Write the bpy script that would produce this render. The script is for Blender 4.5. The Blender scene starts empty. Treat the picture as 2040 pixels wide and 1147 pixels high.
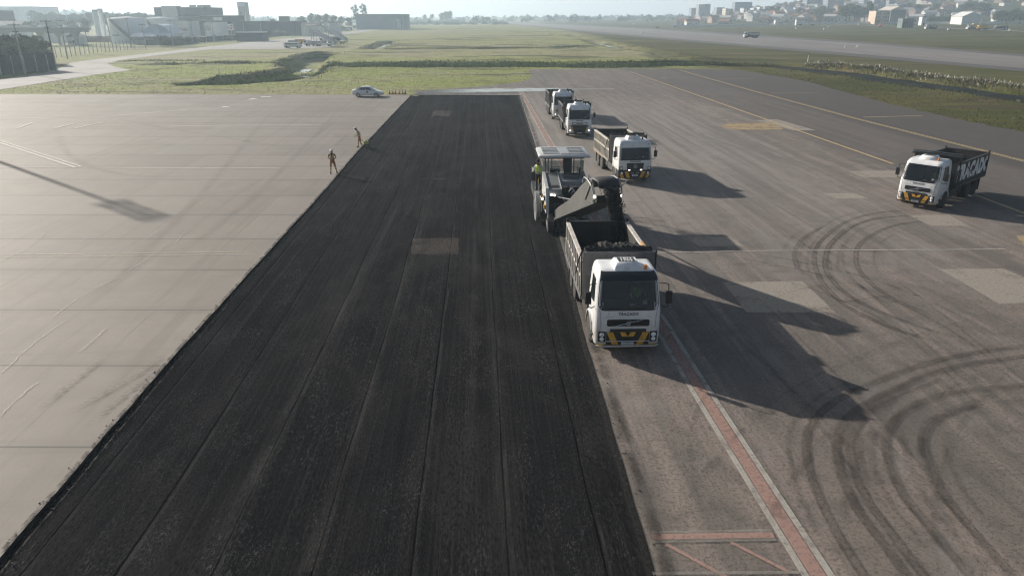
import bpy, bmesh, math, random
import numpy as np
from mathutils import Vector, Matrix
from mathutils.geometry import tessellate_polygon

R = math.radians
rnd = random.Random(7)
sc = bpy.context.scene
COL = sc.collection

# ------------------------------------------------------------------ camera, world, sun, exposure
FPX, CAM_H = 1441.0, 11.0                       # focal length in pixels of the 2040 px wide photo, drone height in metres
PITCH = math.atan((573.5 - 31.0) / FPX)
cd = bpy.data.cameras.new('camera')
cam = bpy.data.objects.new('camera', cd); COL.objects.link(cam)
cam.location = (0, 0, CAM_H)
cam.rotation_euler = (math.pi / 2 - PITCH, 0, 0)
cd.sensor_width = 36.0
cd.lens = FPX / 2040 * 36.0
cd.clip_start = 0.5
cd.clip_end = 20000
sc.camera = cam

SUN_EL, SUN_DIR = R(21.3), Vector((-0.765, 0.645))  # low morning sun behind the scene on the left
w = bpy.data.worlds.new('World'); sc.world = w; w.use_nodes = True
wn = w.node_tree
sky = wn.nodes.new('ShaderNodeTexSky'); sky.sky_type = 'NISHITA'; sky.sun_disc = False
sky.sun_elevation = SUN_EL
sky.sun_rotation = math.atan2(SUN_DIR.x, SUN_DIR.y)
sky.air_density = 1.0; sky.dust_density = 2.5; sky.ozone_density = 1.0
bg = wn.nodes['Background']; bg.inputs['Strength'].default_value = 0.05
# a bright milky band low over the horizon, stronger on the sun's side
tc = wn.nodes.new('ShaderNodeTexCoord'); sx = wn.nodes.new('ShaderNodeSeparateXYZ'); wn.links.new(tc.outputs['Generated'], sx.inputs[0])
def wmath(op, a, b=None):
    nd = wn.nodes.new('ShaderNodeMath'); nd.operation = op
    for i, v in enumerate((a, b)):
        if v is None: continue
        if isinstance(v, bpy.types.NodeSocket): wn.links.new(v, nd.inputs[i])
        else: nd.inputs[i].default_value = v
    return nd.outputs[0]
el = wmath('MAXIMUM', sx.outputs[2], 0.0)
band = wmath('POWER', 2.718, wmath('MULTIPLY', el, -15.0))
side = wmath('ADD', 0.80, wmath('MULTIPLY', wmath('ADD', wmath('MULTIPLY', sx.outputs[0], SUN_DIR.x), wmath('MULTIPLY', sx.outputs[1], SUN_DIR.y)), 0.35))
glow = wn.nodes.new('ShaderNodeMix'); glow.data_type = 'RGBA'; glow.blend_type = 'ADD'; glow.clamp_factor = False
glow.inputs[7].default_value = (11.0, 9.5, 8.8, 1)
wn.links.new(wmath('MULTIPLY', band, side), glow.inputs[0]); wn.links.new(sky.outputs[0], glow.inputs[6])
wn.links.new(glow.outputs[2], bg.inputs['Color'])
sd = bpy.data.lights.new('sun', 'SUN'); sun = bpy.data.objects.new('sun', sd); COL.objects.link(sun)
sd.energy = 4.9; sd.angle = R(0.6); sd.color = (1.0, 0.925, 0.825)
sv = Vector((SUN_DIR.x * math.cos(SUN_EL), SUN_DIR.y * math.cos(SUN_EL), math.sin(SUN_EL)))
sun.rotation_euler = sv.to_track_quat('Z', 'Y').to_euler()
sc.view_settings.view_transform = 'Standard'
sc.view_settings.look = 'None'
sc.view_settings.exposure = 0.70
sc.view_settings.gamma = 1
sc.view_settings.use_curve_mapping = False
sc.cycles.use_denoising = True
sc.cycles.filter_width = 1.2
sc.cycles.volume_bounces = 1
sc.cycles.max_bounces = 8
sc.cycles.transparent_max_bounces = 24
sc.cycles.caustics_reflective = False
sc.cycles.caustics_refractive = False
sc.cycles.sample_clamp_indirect = 6.0

# ------------------------------------------------------------------ helpers: tagging and geometry
def tag(o, label=None, cat=None, group=None, kind=None):
    if label: o['label'] = label
    if cat: o['category'] = cat
    if group: o['group'] = group
    if kind: o['kind'] = kind
    return o

def empty(name, loc, rz=0, label=None, cat=None, group=None):
    o = bpy.data.objects.new(name, None); COL.objects.link(o)
    o.location = loc; o.rotation_euler = (0, 0, rz); o.empty_display_size = 0.2
    return tag(o, label, cat, group)

def link(name, me, parent=None, loc=None, rz=0):
    o = bpy.data.objects.new(name, me); COL.objects.link(o)
    if parent is not None: o.parent = parent
    if loc is not None: o.location = loc
    if rz: o.rotation_euler = (0, 0, rz)
    return o

def copy_tree(o, parent=None):
    c = o.copy(); COL.objects.link(c)
    if parent is not None: c.parent = parent
    for ch in list(o.children): copy_tree(ch, c)
    return c

class MB:
    """collects shapes; build() links them as one mesh object"""
    def __init__(self): self.bm = bmesh.new(); self.mi = 0
    def _f(self, vs):
        try:
            f = self.bm.faces.new(vs); f.material_index = self.mi; return f
        except ValueError: return None
    def poly(self, pts): return self._f([self.bm.verts.new(p) for p in pts])
    def box(self, c, s, rz=0, rot=None):
        m = rot if rot is not None else Matrix.Rotation(rz, 3, 'Z')
        c = Vector(c); v = []
        for dx in (-.5, .5):
            for dy in (-.5, .5):
                for dz in (-.5, .5):
                    v.append(self.bm.verts.new(c + m @ Vector((dx * s[0], dy * s[1], dz * s[2]))))
        for q in ((0, 1, 3, 2), (4, 6, 7, 5), (0, 4, 5, 1), (2, 3, 7, 6), (0, 2, 6, 4), (1, 5, 7, 3)):
            self._f([v[i] for i in q])
        return self
    def box2(self, a, b):
        return self.box([(a[i] + b[i]) / 2 for i in range(3)], [abs(b[i] - a[i]) for i in range(3)])
    def beam(self, p0, p1, wx, wz, up=(0, 0, 1)):
        p0, p1 = Vector(p0), Vector(p1); d = p1 - p0
        y = d.normalized(); u = Vector(up)
        x = y.cross(u)
        if x.length < 1e-4: x = y.cross(Vector((1, 0, 0)))
        x.normalize(); z = x.cross(y)
        m = Matrix((x, y, z)).transposed()
        return self.box((p0 + p1) / 2, (wx, d.length, wz), rot=m)
    def cyl(self, p0, p1, r0, r1=None, n=10, caps=True):
        p0, p1 = Vector(p0), Vector(p1); r1 = r0 if r1 is None else r1
        d = (p1 - p0).normalized()
        a = d.orthogonal().normalized(); b = d.cross(a)
        A, B = [], []
        for i in range(n):
            t = 2 * math.pi * i / n; q = a * math.cos(t) + b * math.sin(t)
            A.append(self.bm.verts.new(p0 + q * r0)); B.append(self.bm.verts.new(p1 + q * r1))
        for i in range(n):
            j = (i + 1) % n; self._f([A[i], A[j], B[j], B[i]])
        if caps: self._f(A[::-1]); self._f(B)
        return self
    def tube(self, pts, r, n=6, r1=None):
        for i in range(len(pts) - 1):
            a = r if r1 is None else r + (r1 - r) * i / (len(pts) - 1)
            b = r if r1 is None else r + (r1 - r) * (i + 1) / (len(pts) - 1)
            self.cyl(pts[i], pts[i + 1], a, b, n)
        return self
    def loft(self, rings, cap=True, closed=True):
        V = [[self.bm.verts.new(p) for p in r] for r in rings]
        n = len(V[0])
        for a, b in zip(V[:-1], V[1:]):
            for i in range(n if closed else n - 1):
                j = (i + 1) % n; self._f([a[i], a[j], b[j], b[i]])
        if cap: self._f(V[0][::-1]); self._f(V[-1])
        return self
    def prism(self, prof, axis, a0, a1):
        def P(q, a):
            return {'x': (a, q[0], q[1]), 'y': (q[0], a, q[1]), 'z': (q[0], q[1], a)}[axis]
        return self.loft([[P(q, a0) for q in prof], [P(q, a1) for q in prof]])
    def lathe(self, prof, c, axis='x', n=24):
        """prof: (radius, along) pairs, closed outline"""
        c = Vector(c); rings = []
        for (r, a) in prof:
            ring = []
            for i in range(n):
                t = 2 * math.pi * i / n; s, k = math.sin(t) * r, math.cos(t) * r
                v = {'x': (a, s, k), 'y': (s, a, k), 'z': (s, k, a)}[axis]
                ring.append(c + Vector(v))
            rings.append(ring)
        return self.loft(rings)
    def ball(self, c, s, seg=10, ring=6):
        c = Vector(c); s = (s, s, s) if not hasattr(s, '__len__') else s
        rings = []
        for k in range(1, ring):
            ph = math.pi * k / ring
            rings.append([c + Vector((s[0] * math.sin(ph) * math.cos(2 * math.pi * i / seg), s[1] * math.sin(ph) * math.sin(2 * math.pi * i / seg), -s[2] * math.cos(ph))) for i in range(seg)])
        return self.loft(rings)
    def build(self, name, mat, parent=None, loc=None, rz=0, smooth=35, bevel=0, seg=2):
        bm = self.bm
        if bevel:
            es = [e for e in bm.edges if len(e.link_faces) == 2 and e.calc_face_angle(0) > R(30)]
            bmesh.ops.bevel(bm, geom=es, offset=bevel, segments=seg, affect='EDGES', profile=0.5, clamp_overlap=True)
        bmesh.ops.recalc_face_normals(bm, faces=bm.faces)
        me = bpy.data.meshes.new(name); bm.to_mesh(me); bm.free()
        for m in (mat if isinstance(mat, (list, tuple)) else [mat]): me.materials.append(m)
        if smooth:
            me.shade_smooth(); me.set_sharp_from_angle(angle=R(smooth))
        return link(name, me, parent, loc, rz)

def text_mesh(body, size, fn, bold=0.0, spacing=1.0, align='CENTER'):
    """font outline as a mesh, each vertex (u, v) mapped through fn to 3D"""
    cu = bpy.data.curves.new('lettering', 'FONT'); cu.body = body; cu.size = size
    cu.align_x = align; cu.align_y = 'CENTER'; cu.offset = bold; cu.space_character = spacing; cu.resolution_u = 3
    ob = bpy.data.objects.new('lettering', cu); COL.objects.link(ob)
    dg = bpy.context.evaluated_depsgraph_get(); dg.update()
    me = bpy.data.meshes.new_from_object(ob.evaluated_get(dg))
    bpy.data.objects.remove(ob)
    for v in me.vertices: v.co = fn(v.co.x, v.co.y)
    return me

# ------------------------------------------------------------------ helpers: materials
class NT:
    def __init__(self, name):
        self.m = bpy.data.materials.new(name); self.m.use_nodes = True
        self.t = self.m.node_tree; self.b = self.t.nodes['Principled BSDF']; self.out = self.t.nodes['Material Output']
    def n(self, typ, ins=None, **kw):
        nd = self.t.nodes.new(typ)
        for k, v in kw.items(): setattr(nd, k, v)
        for k, v in (ins or {}).items():
            if isinstance(v, bpy.types.NodeSocket): self.t.links.new(v, nd.inputs[k])
            else: nd.inputs[k].default_value = v
        return nd
    def l(self, a, b): self.t.links.new(a, b)
    def math(self, op, a, b=None, c=None, clamp=False):
        nd = self.n('ShaderNodeMath', operation=op, use_clamp=clamp)
        for i, v in enumerate((a, b, c)):
            if v is None: continue
            if isinstance(v, bpy.types.NodeSocket): self.l(v, nd.inputs[i])
            else: nd.inputs[i].default_value = v
        return nd.outputs[0]
    def mix(self, f, a, b, mode='MIX'):
        nd = self.n('ShaderNodeMix', data_type='RGBA', blend_type=mode, clamp_factor=True)
        for i, v in ((0, f), (6, a), (7, b)):
            if isinstance(v, bpy.types.NodeSocket): self.l(v, nd.inputs[i])
            elif isinstance(v, (int, float)): nd.inputs[i].default_value = v if i == 0 else (v, v, v, 1)
            else: nd.inputs[i].default_value = (*v[:3], 1)
        return nd.outputs[2]
    def ramp(self, f, a, b):
        nd = self.n('ShaderNodeMapRange', {'Value': f, 'From Min': a, 'From Max': b}, interpolation_type='SMOOTHSTEP')
        return nd.outputs[0]
    def pos(self): return self.n('ShaderNodeNewGeometry').outputs['Position']
    def obj(self): return self.n('ShaderNodeTexCoord').outputs['Object']
    def mapv(self, v, scale=(1, 1, 1), rz=0, loc=(0, 0, 0)):
        return self.n('ShaderNodeMapping', {'Vector': v, 'Scale': scale, 'Rotation': (0, 0, rz), 'Location': loc}).outputs[0]
    def noise(self, v, scale=1, detail=4, rough=0.55, dist=0):
        return self.n('ShaderNodeTexNoise', {'Vector': v, 'Scale': scale, 'Detail': detail, 'Roughness': rough, 'Distortion': dist}).outputs['Fac']
    def bump(self, h, strength=0.3, dist=0.05):
        nd = self.n('ShaderNodeBump', {'Height': h, 'Strength': strength, 'Distance': dist})
        self.l(nd.outputs[0], self.b.inputs['Normal'])
    def base(self, c): self.l(c, self.b.inputs['Base Color']); return self
    def alpha(self, a):
        self.l(a, self.b.inputs['Alpha'])

MC = {}
def mat(name, c, rough=0.5, metal=0.0, var=0.15, scale=3.0, dirt=None, dirt_amt=0.5, emit=0, coat=0, spec=0.5):
    if name in MC: return MC[name]
    k = NT(name); o = k.obj()
    f = k.noise(o, scale, 5, 0.6)
    lo = [x * (1 - var) for x in c]; hi = [min(1, x * (1 + var)) for x in c]
    col = k.mix(k.ramp(f, 0.3, 0.7), lo, hi)
    if dirt:
        d = k.noise(k.mapv(o, (1.3, 1.3, 0.5)), scale * 1.7, 6, 0.7)
        col = k.mix(k.math('MULTIPLY', k.ramp(d, 0.45, 0.75), dirt_amt), col, dirt)
    k.base(col)
    k.b.inputs['Roughness'].default_value = rough; k.b.inputs['Metallic'].default_value = metal
    k.b.inputs['Coat Weight'].default_value = coat
    k.b.inputs['Specular IOR Level'].default_value = spec
    if emit:
        k.b.inputs['Emission Color'].default_value = (*c, 1); k.b.inputs['Emission Strength'].default_value = emit
    MC[name] = k.m
    return k.m

# ------------------------------------------------------------------ helpers: from photo pixels to points in the place
SP, CP = math.sin(PITCH), math.cos(PITCH)
def ray(px, py):
    u, v = px - 1020.0, py - 573.5
    return u, FPX * CP - v * SP, FPX * SP + v * CP       # right, forward, down
def G(px, py, h=0.0):
    u, f, d = ray(px, py); t = (CAM_H - h) / d
    return Vector((u * t, f * t, h))
def atD(px, py, D):
    u, f, d = ray(px, py); t = D / f
    return Vector((u * t, D, CAM_H - d * t))

def smooth(a, b, x):
    t = np.clip((x - a) / (b - a), 0, 1); return t * t * (3 - 2 * t)

def catmull(pts, n=8):
    P = [Vector(p) for p in pts]; P = [2 * P[0] - P[1]] + P + [2 * P[-1] - P[-2]]
    out = []
    for i in range(1, len(P) - 2):
        p0, p1, p2, p3 = P[i - 1:i + 3]
        for k in range(n):
            t = k / n
            out.append(0.5 * ((2 * p1) + (p2 - p0) * t + (2 * p0 - 5 * p1 + 4 * p2 - p3) * t * t + (3 * p1 - p0 - 3 * p2 + p3) * t ** 3))
    out.append(P[-2]); return out
# ------------------------------------------------------------------ pavement outlines (from the photo to the ground)
def gp(pts): return [G(x, y).xy for x, y in pts]
def jag(pts, step, amp, seed):
    r = random.Random(seed); out = []
    for a, b in zip(pts[:-1], pts[1:]):
        a, b = Vector(a), Vector(b); L = (b - a).length; n = max(1, int(L / step)); nrm = Vector((-(b - a).y, (b - a).x)).normalized()
        for i in range(n):
            out.append(a.lerp(b, i / n) + nrm * (r.uniform(-amp, amp) if i else 0))
    out.append(Vector(pts[-1])); return out

STRIP_L = [Vector((-9.7, -14))] + gp([(0, 1110), (180, 900), (350, 705), (545, 490), (650, 375), (705, 310), (820, 189)])
STRIP_R = [Vector((3.9, -14))] + gp([(1310, 1147), (1255, 960), (1195, 760), (1172, 690), (1120, 490), (1085, 345), (1035, 190)])
STRIP_L = jag(STRIP_L, .8, .018, 8); STRIP_R = jag(STRIP_R, .8, .018, 9)
APRON_Y = G(400, 188).y
grass_edge = gp([(826, 184), (850, 180), (900, 176.5), (980, 170.5), (1035, 164), (1056, 157), (1061, 149), (1053, 141), (1060, 138.5)])
far_edge = gp([(1060, 138.5), (1250, 137), (1400, 138), (1480, 141)])
right_edge = gp([(1480, 141), (1600, 161), (1700, 188), (1800, 214), (1920, 240), (2040, 263)]) + [Vector((53.5, 45)), Vector((56, -14))]
CONC = STRIP_L + jag([STRIP_L[-1], Vector((-60, APRON_Y)), Vector((-180, APRON_Y + 2))], 1.2, 0.12, 1) + [Vector((-180, -14))]
ASPH = STRIP_R + [STRIP_L[-1]] + jag(grass_edge, 0.8, 0.25, 2) + jag(far_edge, 1.0, 0.3, 3) + jag(right_edge, 0.8, 0.35, 4)
ROAD = gp([(-160, 190), (0, 158), (60, 150), (110, 141), (124, 133), (140, 126), (165, 121.5), (260, 111), (420, 92.5), (500, 84), (575, 77), (650, 70), (735, 59), (800, 52.5), (842, 47.5),
           (832, 49.5), (762, 58.5), (690, 69), (672, 76), (668, 84), (668, 90), (655, 95), (560, 98), (470, 98), (420, 98.5), (330, 108.5), (240, 120), (214, 127), (222, 131.5), (240, 136), (262, 140), (235, 143.5), (200, 148), (100, 163), (0, 179), (-160, 210)])
RUNW = gp([(1010, 44.5), (1120, 50), (1290, 58.5), (1480, 71), (1740, 89), (2040, 113), (2240, 130), (2300, 158), (2040, 136.5), (1760, 112), (1500, 90), (1300, 73.5), (1150, 60), (1010, 47.5)])
SHOULDER = gp([(1005, 43.8), (1120, 48.5), (1290, 56), (1480, 67.5), (1740, 85), (2040, 108.5), (2240, 125), (2330, 167), (2040, 143), (1760, 118), (1500, 94.5), (1300, 77), (1150, 62.5), (1005, 48.3)])
UNION = [Vector((-180, -14)), Vector((-180, APRON_Y + 2)), Vector((-60, APRON_Y)), STRIP_L[-1]] + grass_edge + far_edge + right_edge
PAVED = [UNION, ROAD, SHOULDER]

def poly_dist(poly, X, Y):
    """signed distance, positive inside"""
    P = np.array([(p[0], p[1]) for p in poly]); Q = np.roll(P, -1, 0)
    d2 = np.full(X.shape, 1e12); ins = np.zeros(X.shape, bool)
    for (ax, ay), (bx, by) in zip(P, Q):
        ex, ey = bx - ax, by - ay; L = ex * ex + ey * ey + 1e-9
        t = np.clip(((X - ax) * ex + (Y - ay) * ey) / L, 0, 1)
        d2 = np.minimum(d2, (X - ax - t * ex) ** 2 + (Y - ay - t * ey) ** 2)
        c = ((ay > Y) != (by > Y)) & (X < (bx - ax) * (Y - ay) / (by - ay + 1e-12) + ax)
        ins ^= c
    return np.where(ins, 1, -1) * np.sqrt(d2)

def line_dist(pts, X, Y):
    d2 = np.full(X.shape, 1e12)
    for a, b in zip(pts[:-1], pts[1:]):
        ex, ey = b[0] - a[0], b[1] - a[1]; L = ex * ex + ey * ey + 1e-9
        t = np.clip(((X - a[0]) * ex + (Y - a[1]) * ey) / L, 0, 1)
        d2 = np.minimum(d2, (X - a[0] - t * ex) ** 2 + (Y - a[1] - t * ey) ** 2)
    return np.sqrt(d2)

DITCHES = [  # pixels along the channel, half width, depth
    ([(610, 136), (700, 133), (850, 132), (1050, 131.5), (1250, 131.5), (1372, 130.5)], 6.0, 2.3),
    ([(418, 168), (470, 164), (530, 159), (585, 150), (618, 138)], 5.0, 2.4),
    ([(640, 109), (612, 122), (600, 130), (612, 136)], 6.0, 2.2),
    ([(598, 129), (560, 127.5), (480, 127.5), (400, 128.5), (300, 129)], 3.5, 1.0),
    ([(1372, 130), (1440, 131), (1560, 132), (1640, 139), (1720, 149), (1800, 160), (1900, 174), (2040, 193), (2200, 215)], 6.5, 1.5),
    ([(735, 101), (755, 92), (778, 82)], 4.0, 1.2),
    ([(790, 101), (950, 99), (1100, 96.5), (1180, 93)], 5.0, 1.0),
    ([(1180, 82), (1240, 96), (1300, 104), (1360, 118)], 6.0, 0.9),
    ([(250, 122), (320, 121), (400, 122)], 3.0, 0.8),
    ([(1040, 66), (1120, 70), (1200, 78)], 8.0, 0.8)]
DW = [([G(*q).xy for q in p], hw, dp) for p, hw, dp in DITCHES]

def hills(X, Y):
    a = X / np.maximum(Y, 1)
    z = 3.2 * smooth(190, 430, X + 0.2 * (Y - 250)) * smooth(100, 250, Y)
    z = z + (22 * smooth(0.21, 0.42, a) + 28 * smooth(0.42, 0.80, a)) * smooth(690, 1150, Y)
    z = z + 14 * smooth(0.42, 0.60, -a) * smooth(700, 1300, Y)
    return z

RIDGES = [([(438, 160), (520, 151.5), (580, 143), (612, 136)], 5.5, .75, 0), ([(430, 124.5), (500, 124), (560, 121.5), (604, 115), (628, 107)], 6.0, .5, 0), ([(1640, 131), (1720, 141), (1800, 152), (1900, 165), (2040, 183), (2200, 205)], 4.5, .45, 0),
          ([(1372, 122), (1450, 120), (1560, 122), (1640, 130)], 5.0, .35, 0), ([(800, 97), (950, 95), (1100, 92.5), (1180, 90)], 6.0, .4, 0)]
RW = [([G(*q).xy for q in p], hw, hh) for p, hw, hh, _ in RIDGES]
DX, DY = zip(*[(q.x, q.y) for q in DW[0][0]])
def height(X, Y):
    X = np.asarray(X, float); Y = np.asarray(Y, float)
    d = np.full(X.shape, -1e6)
    for p in PAVED: d = np.maximum(d, poly_dist(p, X, Y))
    free = smooth(0.5, 8, -d)
    und = (np.sin(X * .11 + 1.3 * np.sin(Y * .07)) * np.sin(Y * .13 + .6 * np.sin(X * .05)) * .16 + np.sin(X * .41 + Y * .23) * np.sin(Y * .37 - X * .11) * .06)
    z = -0.03 + und * free - 0.35 * smooth(0.6, 3.0, d)
    for pts, hw, dp in DW:
        q = line_dist(pts, X, Y) + np.sin(X * .7 + Y * .3) * .35 + np.sin(X * .23 - Y * .4) * .5
        z = z - dp * 1.1 * (1 - smooth(hw * .50, hw * .95, q)) * np.where(d > -0.5, 0, 1) + 0.22 * np.exp(-((q - hw * 1.25) / (hw * .3)) ** 2) * free
    far_free = smooth(1, 18, -d)
    z = z + .55 * smooth(3.0, 6.5, Y - np.interp(X, DX, DY)) * (1 - .6 * smooth(30, 120, Y - np.interp(X, DX, DY))) * far_free * smooth(-60, -48, X) * (1 - smooth(44, 56, X))
    for pts, hw, hh in RW: z = z + hh * np.exp(-(line_dist(pts, X, Y) / (hw * .6)) ** 2) * free
    return z + hills(X, Y)
def hgt(x, y): return float(height(np.array([x]), np.array([y]))[0])
def PT(px, py, h=0.0):
    """the point of the terrain seen at a pixel"""
    u, f, d = ray(px, py); lo = 5.0
    if d <= 0: return Vector((u / f * 1200, 1200, float(hills(np.array([u / f * 1200.]), np.array([1200.]))[0])))
    D = np.geomspace(8, 2500, 900)
    z = CAM_H - d / f * D; t = hills(u / f * D, D) + h
    k = np.argmax(z <= t) if (z <= t).any() else len(D) - 1
    Dk = D[k]
    for _ in range(6):
        pass
    if k > 0:
        a, b = z[k - 1] - t[k - 1], z[k] - t[k]; Dk = D[k - 1] + (D[k] - D[k - 1]) * a / (a - b + 1e-12)
    return Vector((u / f * Dk, Dk, float(hills(np.array([u / f * Dk]), np.array([Dk]))[0])))

# ------------------------------------------------------------------ ground materials
TW = R(2.65)                                    # the pavement runs 2.65 degrees off the view direction
def mk_grass():
    k = NT('meadow_grass'); p = k.pos()
    big = k.noise(k.mapv(p, (.010, .045, 1), R(4)), 1, 5, .6, .6)
    band = k.noise(k.mapv(p, (.008, .045, 1), R(-3), (5, 2, 0)), 1, 6, .62, .5)
    mid = k.noise(k.mapv(p, (.05, .16, 1), R(-6)), 1, 6, .65, .8)
    clump = k.noise(k.mapv(p, (.30, .42, 1)), 1, 6, .72, .4)
    fine = k.noise(k.mapv(p, (.8, .8, 1)), 1.0, 7, .7)
    spk = k.noise(p, 4.0, 4, .7)
    sx = k.n('ShaderNodeSeparateXYZ', {'Vector': p}).outputs
    green = k.mix(k.ramp(fine, .3, .7), (.145, .180, .034), (.300, .325, .090))
    straw = k.mix(k.ramp(fine, .3, .7), (.185, .170, .082), (.335, .312, .190))
    dark = k.mix(k.ramp(fine, .3, .7), (.040, .048, .016), (.095, .095, .040))
    brown = k.mix(k.ramp(fine, .3, .7), (.088, .074, .038), (.17, .142, .082))
    wet = k.ramp(sx[0], 36, 52); farw = k.ramp(sx[1], 165, 215)
    c = k.mix(k.math('ADD', k.math('MULTIPLY', k.ramp(big, .46, .62), .8), k.math('MULTIPLY', farw, .45), clamp=True), green, straw)
    c = k.mix(k.math('MULTIPLY', k.ramp(mid, .52, .66), .75), c, brown)
    c = k.mix(k.math('MULTIPLY', k.ramp(band, .55, .60), .80), c, dark)
    rw = k.mix(k.ramp(big, .42, .58), (.050, .056, .013), (.095, .088, .028)); rw = k.mix(k.math('MULTIPLY', k.ramp(mid, .5, .62), .8), rw, (.062, .048, .028))
    c = k.mix(k.math('MULTIPLY', wet, .96), c, rw)
    soil = k.noise(k.mapv(p, (.05, .10, 1), 0, (31, 7, 0)), 1, 5, .6)
    c = k.mix(k.math('MULTIPLY', k.ramp(soil, .62, .68), .75), c, (.165, .105, .070))
    c = k.mix(k.math('MULTIPLY', k.ramp(clump, .52, .68), .28), c, (.050, .055, .018))
    c = k.mix(k.math('MULTIPLY', k.ramp(spk, .52, .72), .25), c, (.045, .05, .016))
    k.base(c); k.b.inputs['Roughness'].default_value = .95; k.b.inputs['Specular IOR Level'].default_value = .1
    h = k.math('ADD', k.math('MULTIPLY', fine, .5), k.math('ADD', k.math('MULTIPLY', spk, .25), k.math('MULTIPLY', clump, .8)))
    k.bump(h, .8, .35)
    return k.m

def tax(k):
    """coordinates along the taxiway: u across, v along"""
    v = k.mapv(k.pos(), (1, 1, 1), -TW)
    s = k.n('ShaderNodeSeparateXYZ', {'Vector': v}).outputs
    return v, s[0], s[1]

def grid_line(k, x, period, off, width):
    f = k.math('PINGPONG', k.math('ADD', x, off), period / 2)
    return k.math('SUBTRACT', 1.0, k.ramp(f, width * .4, width))

def mk_concrete():
    k = NT('apron_concrete'); v, u, w_ = tax(k)
    lat = k.math('ADD', w_, k.math('MULTIPLY', u, .05))
    big = k.noise(v, .06, 4, .6); mid = k.noise(v, .5, 6, .65)
    strk = k.noise(k.mapv(v, (1.6, .05, 1)), 1, 6, .65, .2)
    strk2 = k.noise(k.mapv(v, (.10, .9, 1), R(-3)), 1, 6, .7, .3)
    fine = k.noise(v, 22, 4, .7)
    cell = k.n('ShaderNodeCombineXYZ', {'X': k.math('FLOOR', k.math('DIVIDE', k.math('ADD', u, 3.2), 4.9)), 'Y': k.math('FLOOR', k.math('DIVIDE', k.math('ADD', lat, -2.2), 4.9))}).outputs[0]
    rn = k.n('ShaderNodeTexWhiteNoise', {'Vector': cell}, noise_dimensions='2D').outputs['Value']
    c = k.mix(k.ramp(mid, .3, .7), (0.190, 0.167, 0.144), (0.234, 0.208, 0.179))
    c = k.mix(k.math('MULTIPLY', k.ramp(strk, .50, .66), .50), c, (0.125, 0.108, 0.093))
    c = k.mix(k.math('MULTIPLY', k.ramp(strk2, .52, .68), .48), c, (0.146, 0.132, 0.116))
    c = k.mix(k.math('MULTIPLY', k.ramp(big, .45, .62), .5), c, (0.156, 0.144, 0.128))
    c = k.mix(k.math('MULTIPLY', rn, .5), c, (0.151, 0.132, 0.113))
    c = k.mix(k.math('MULTIPLY', k.ramp(fine, .46, .58), .25), c, (0.137, 0.122, 0.108))
    spot = k.noise(k.mapv(v, (.8, .5, 1), 0, (7, 3, 0)), 1, 5, .7, .4)
    c = k.mix(k.math('MULTIPLY', k.ramp(spot, .62, .72), .35), c, (.12, .108, .095))
    c = k.mix(k.math('MULTIPLY', k.math('GREATER_THAN', rn, .62), .16), c, (.33, .305, .275))
    jn = grid_line(k, lat, 4.9, -2.2, .06)
    jw = k.noise(v, .8, 3)
    c = k.mix(k.math('MULTIPLY', jn, k.ramp(jw, .1, .55)), c, (0.052, 0.048, 0.042))
    halo = grid_line(k, lat, 4.9, -2.2, .45)
    c = k.mix(k.math('MULTIPLY', halo, .15), c, (0.106, 0.095, 0.085))
    j2 = grid_line(k, u, 4.9, 3.2, .05)
    c = k.mix(k.math('MULTIPLY', j2, k.math('MULTIPLY', k.ramp(jw, .35, .7), .5)), c, (0.088, 0.076, 0.065))
    k.base(c); k.b.inputs['Roughness'].default_value = .75; k.b.inputs['Specular IOR Level'].default_value = .25
    k.bump(k.math('ADD', k.math('MULTIPLY', fine, .35), mid), .25, .03)
    return k.m

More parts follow.
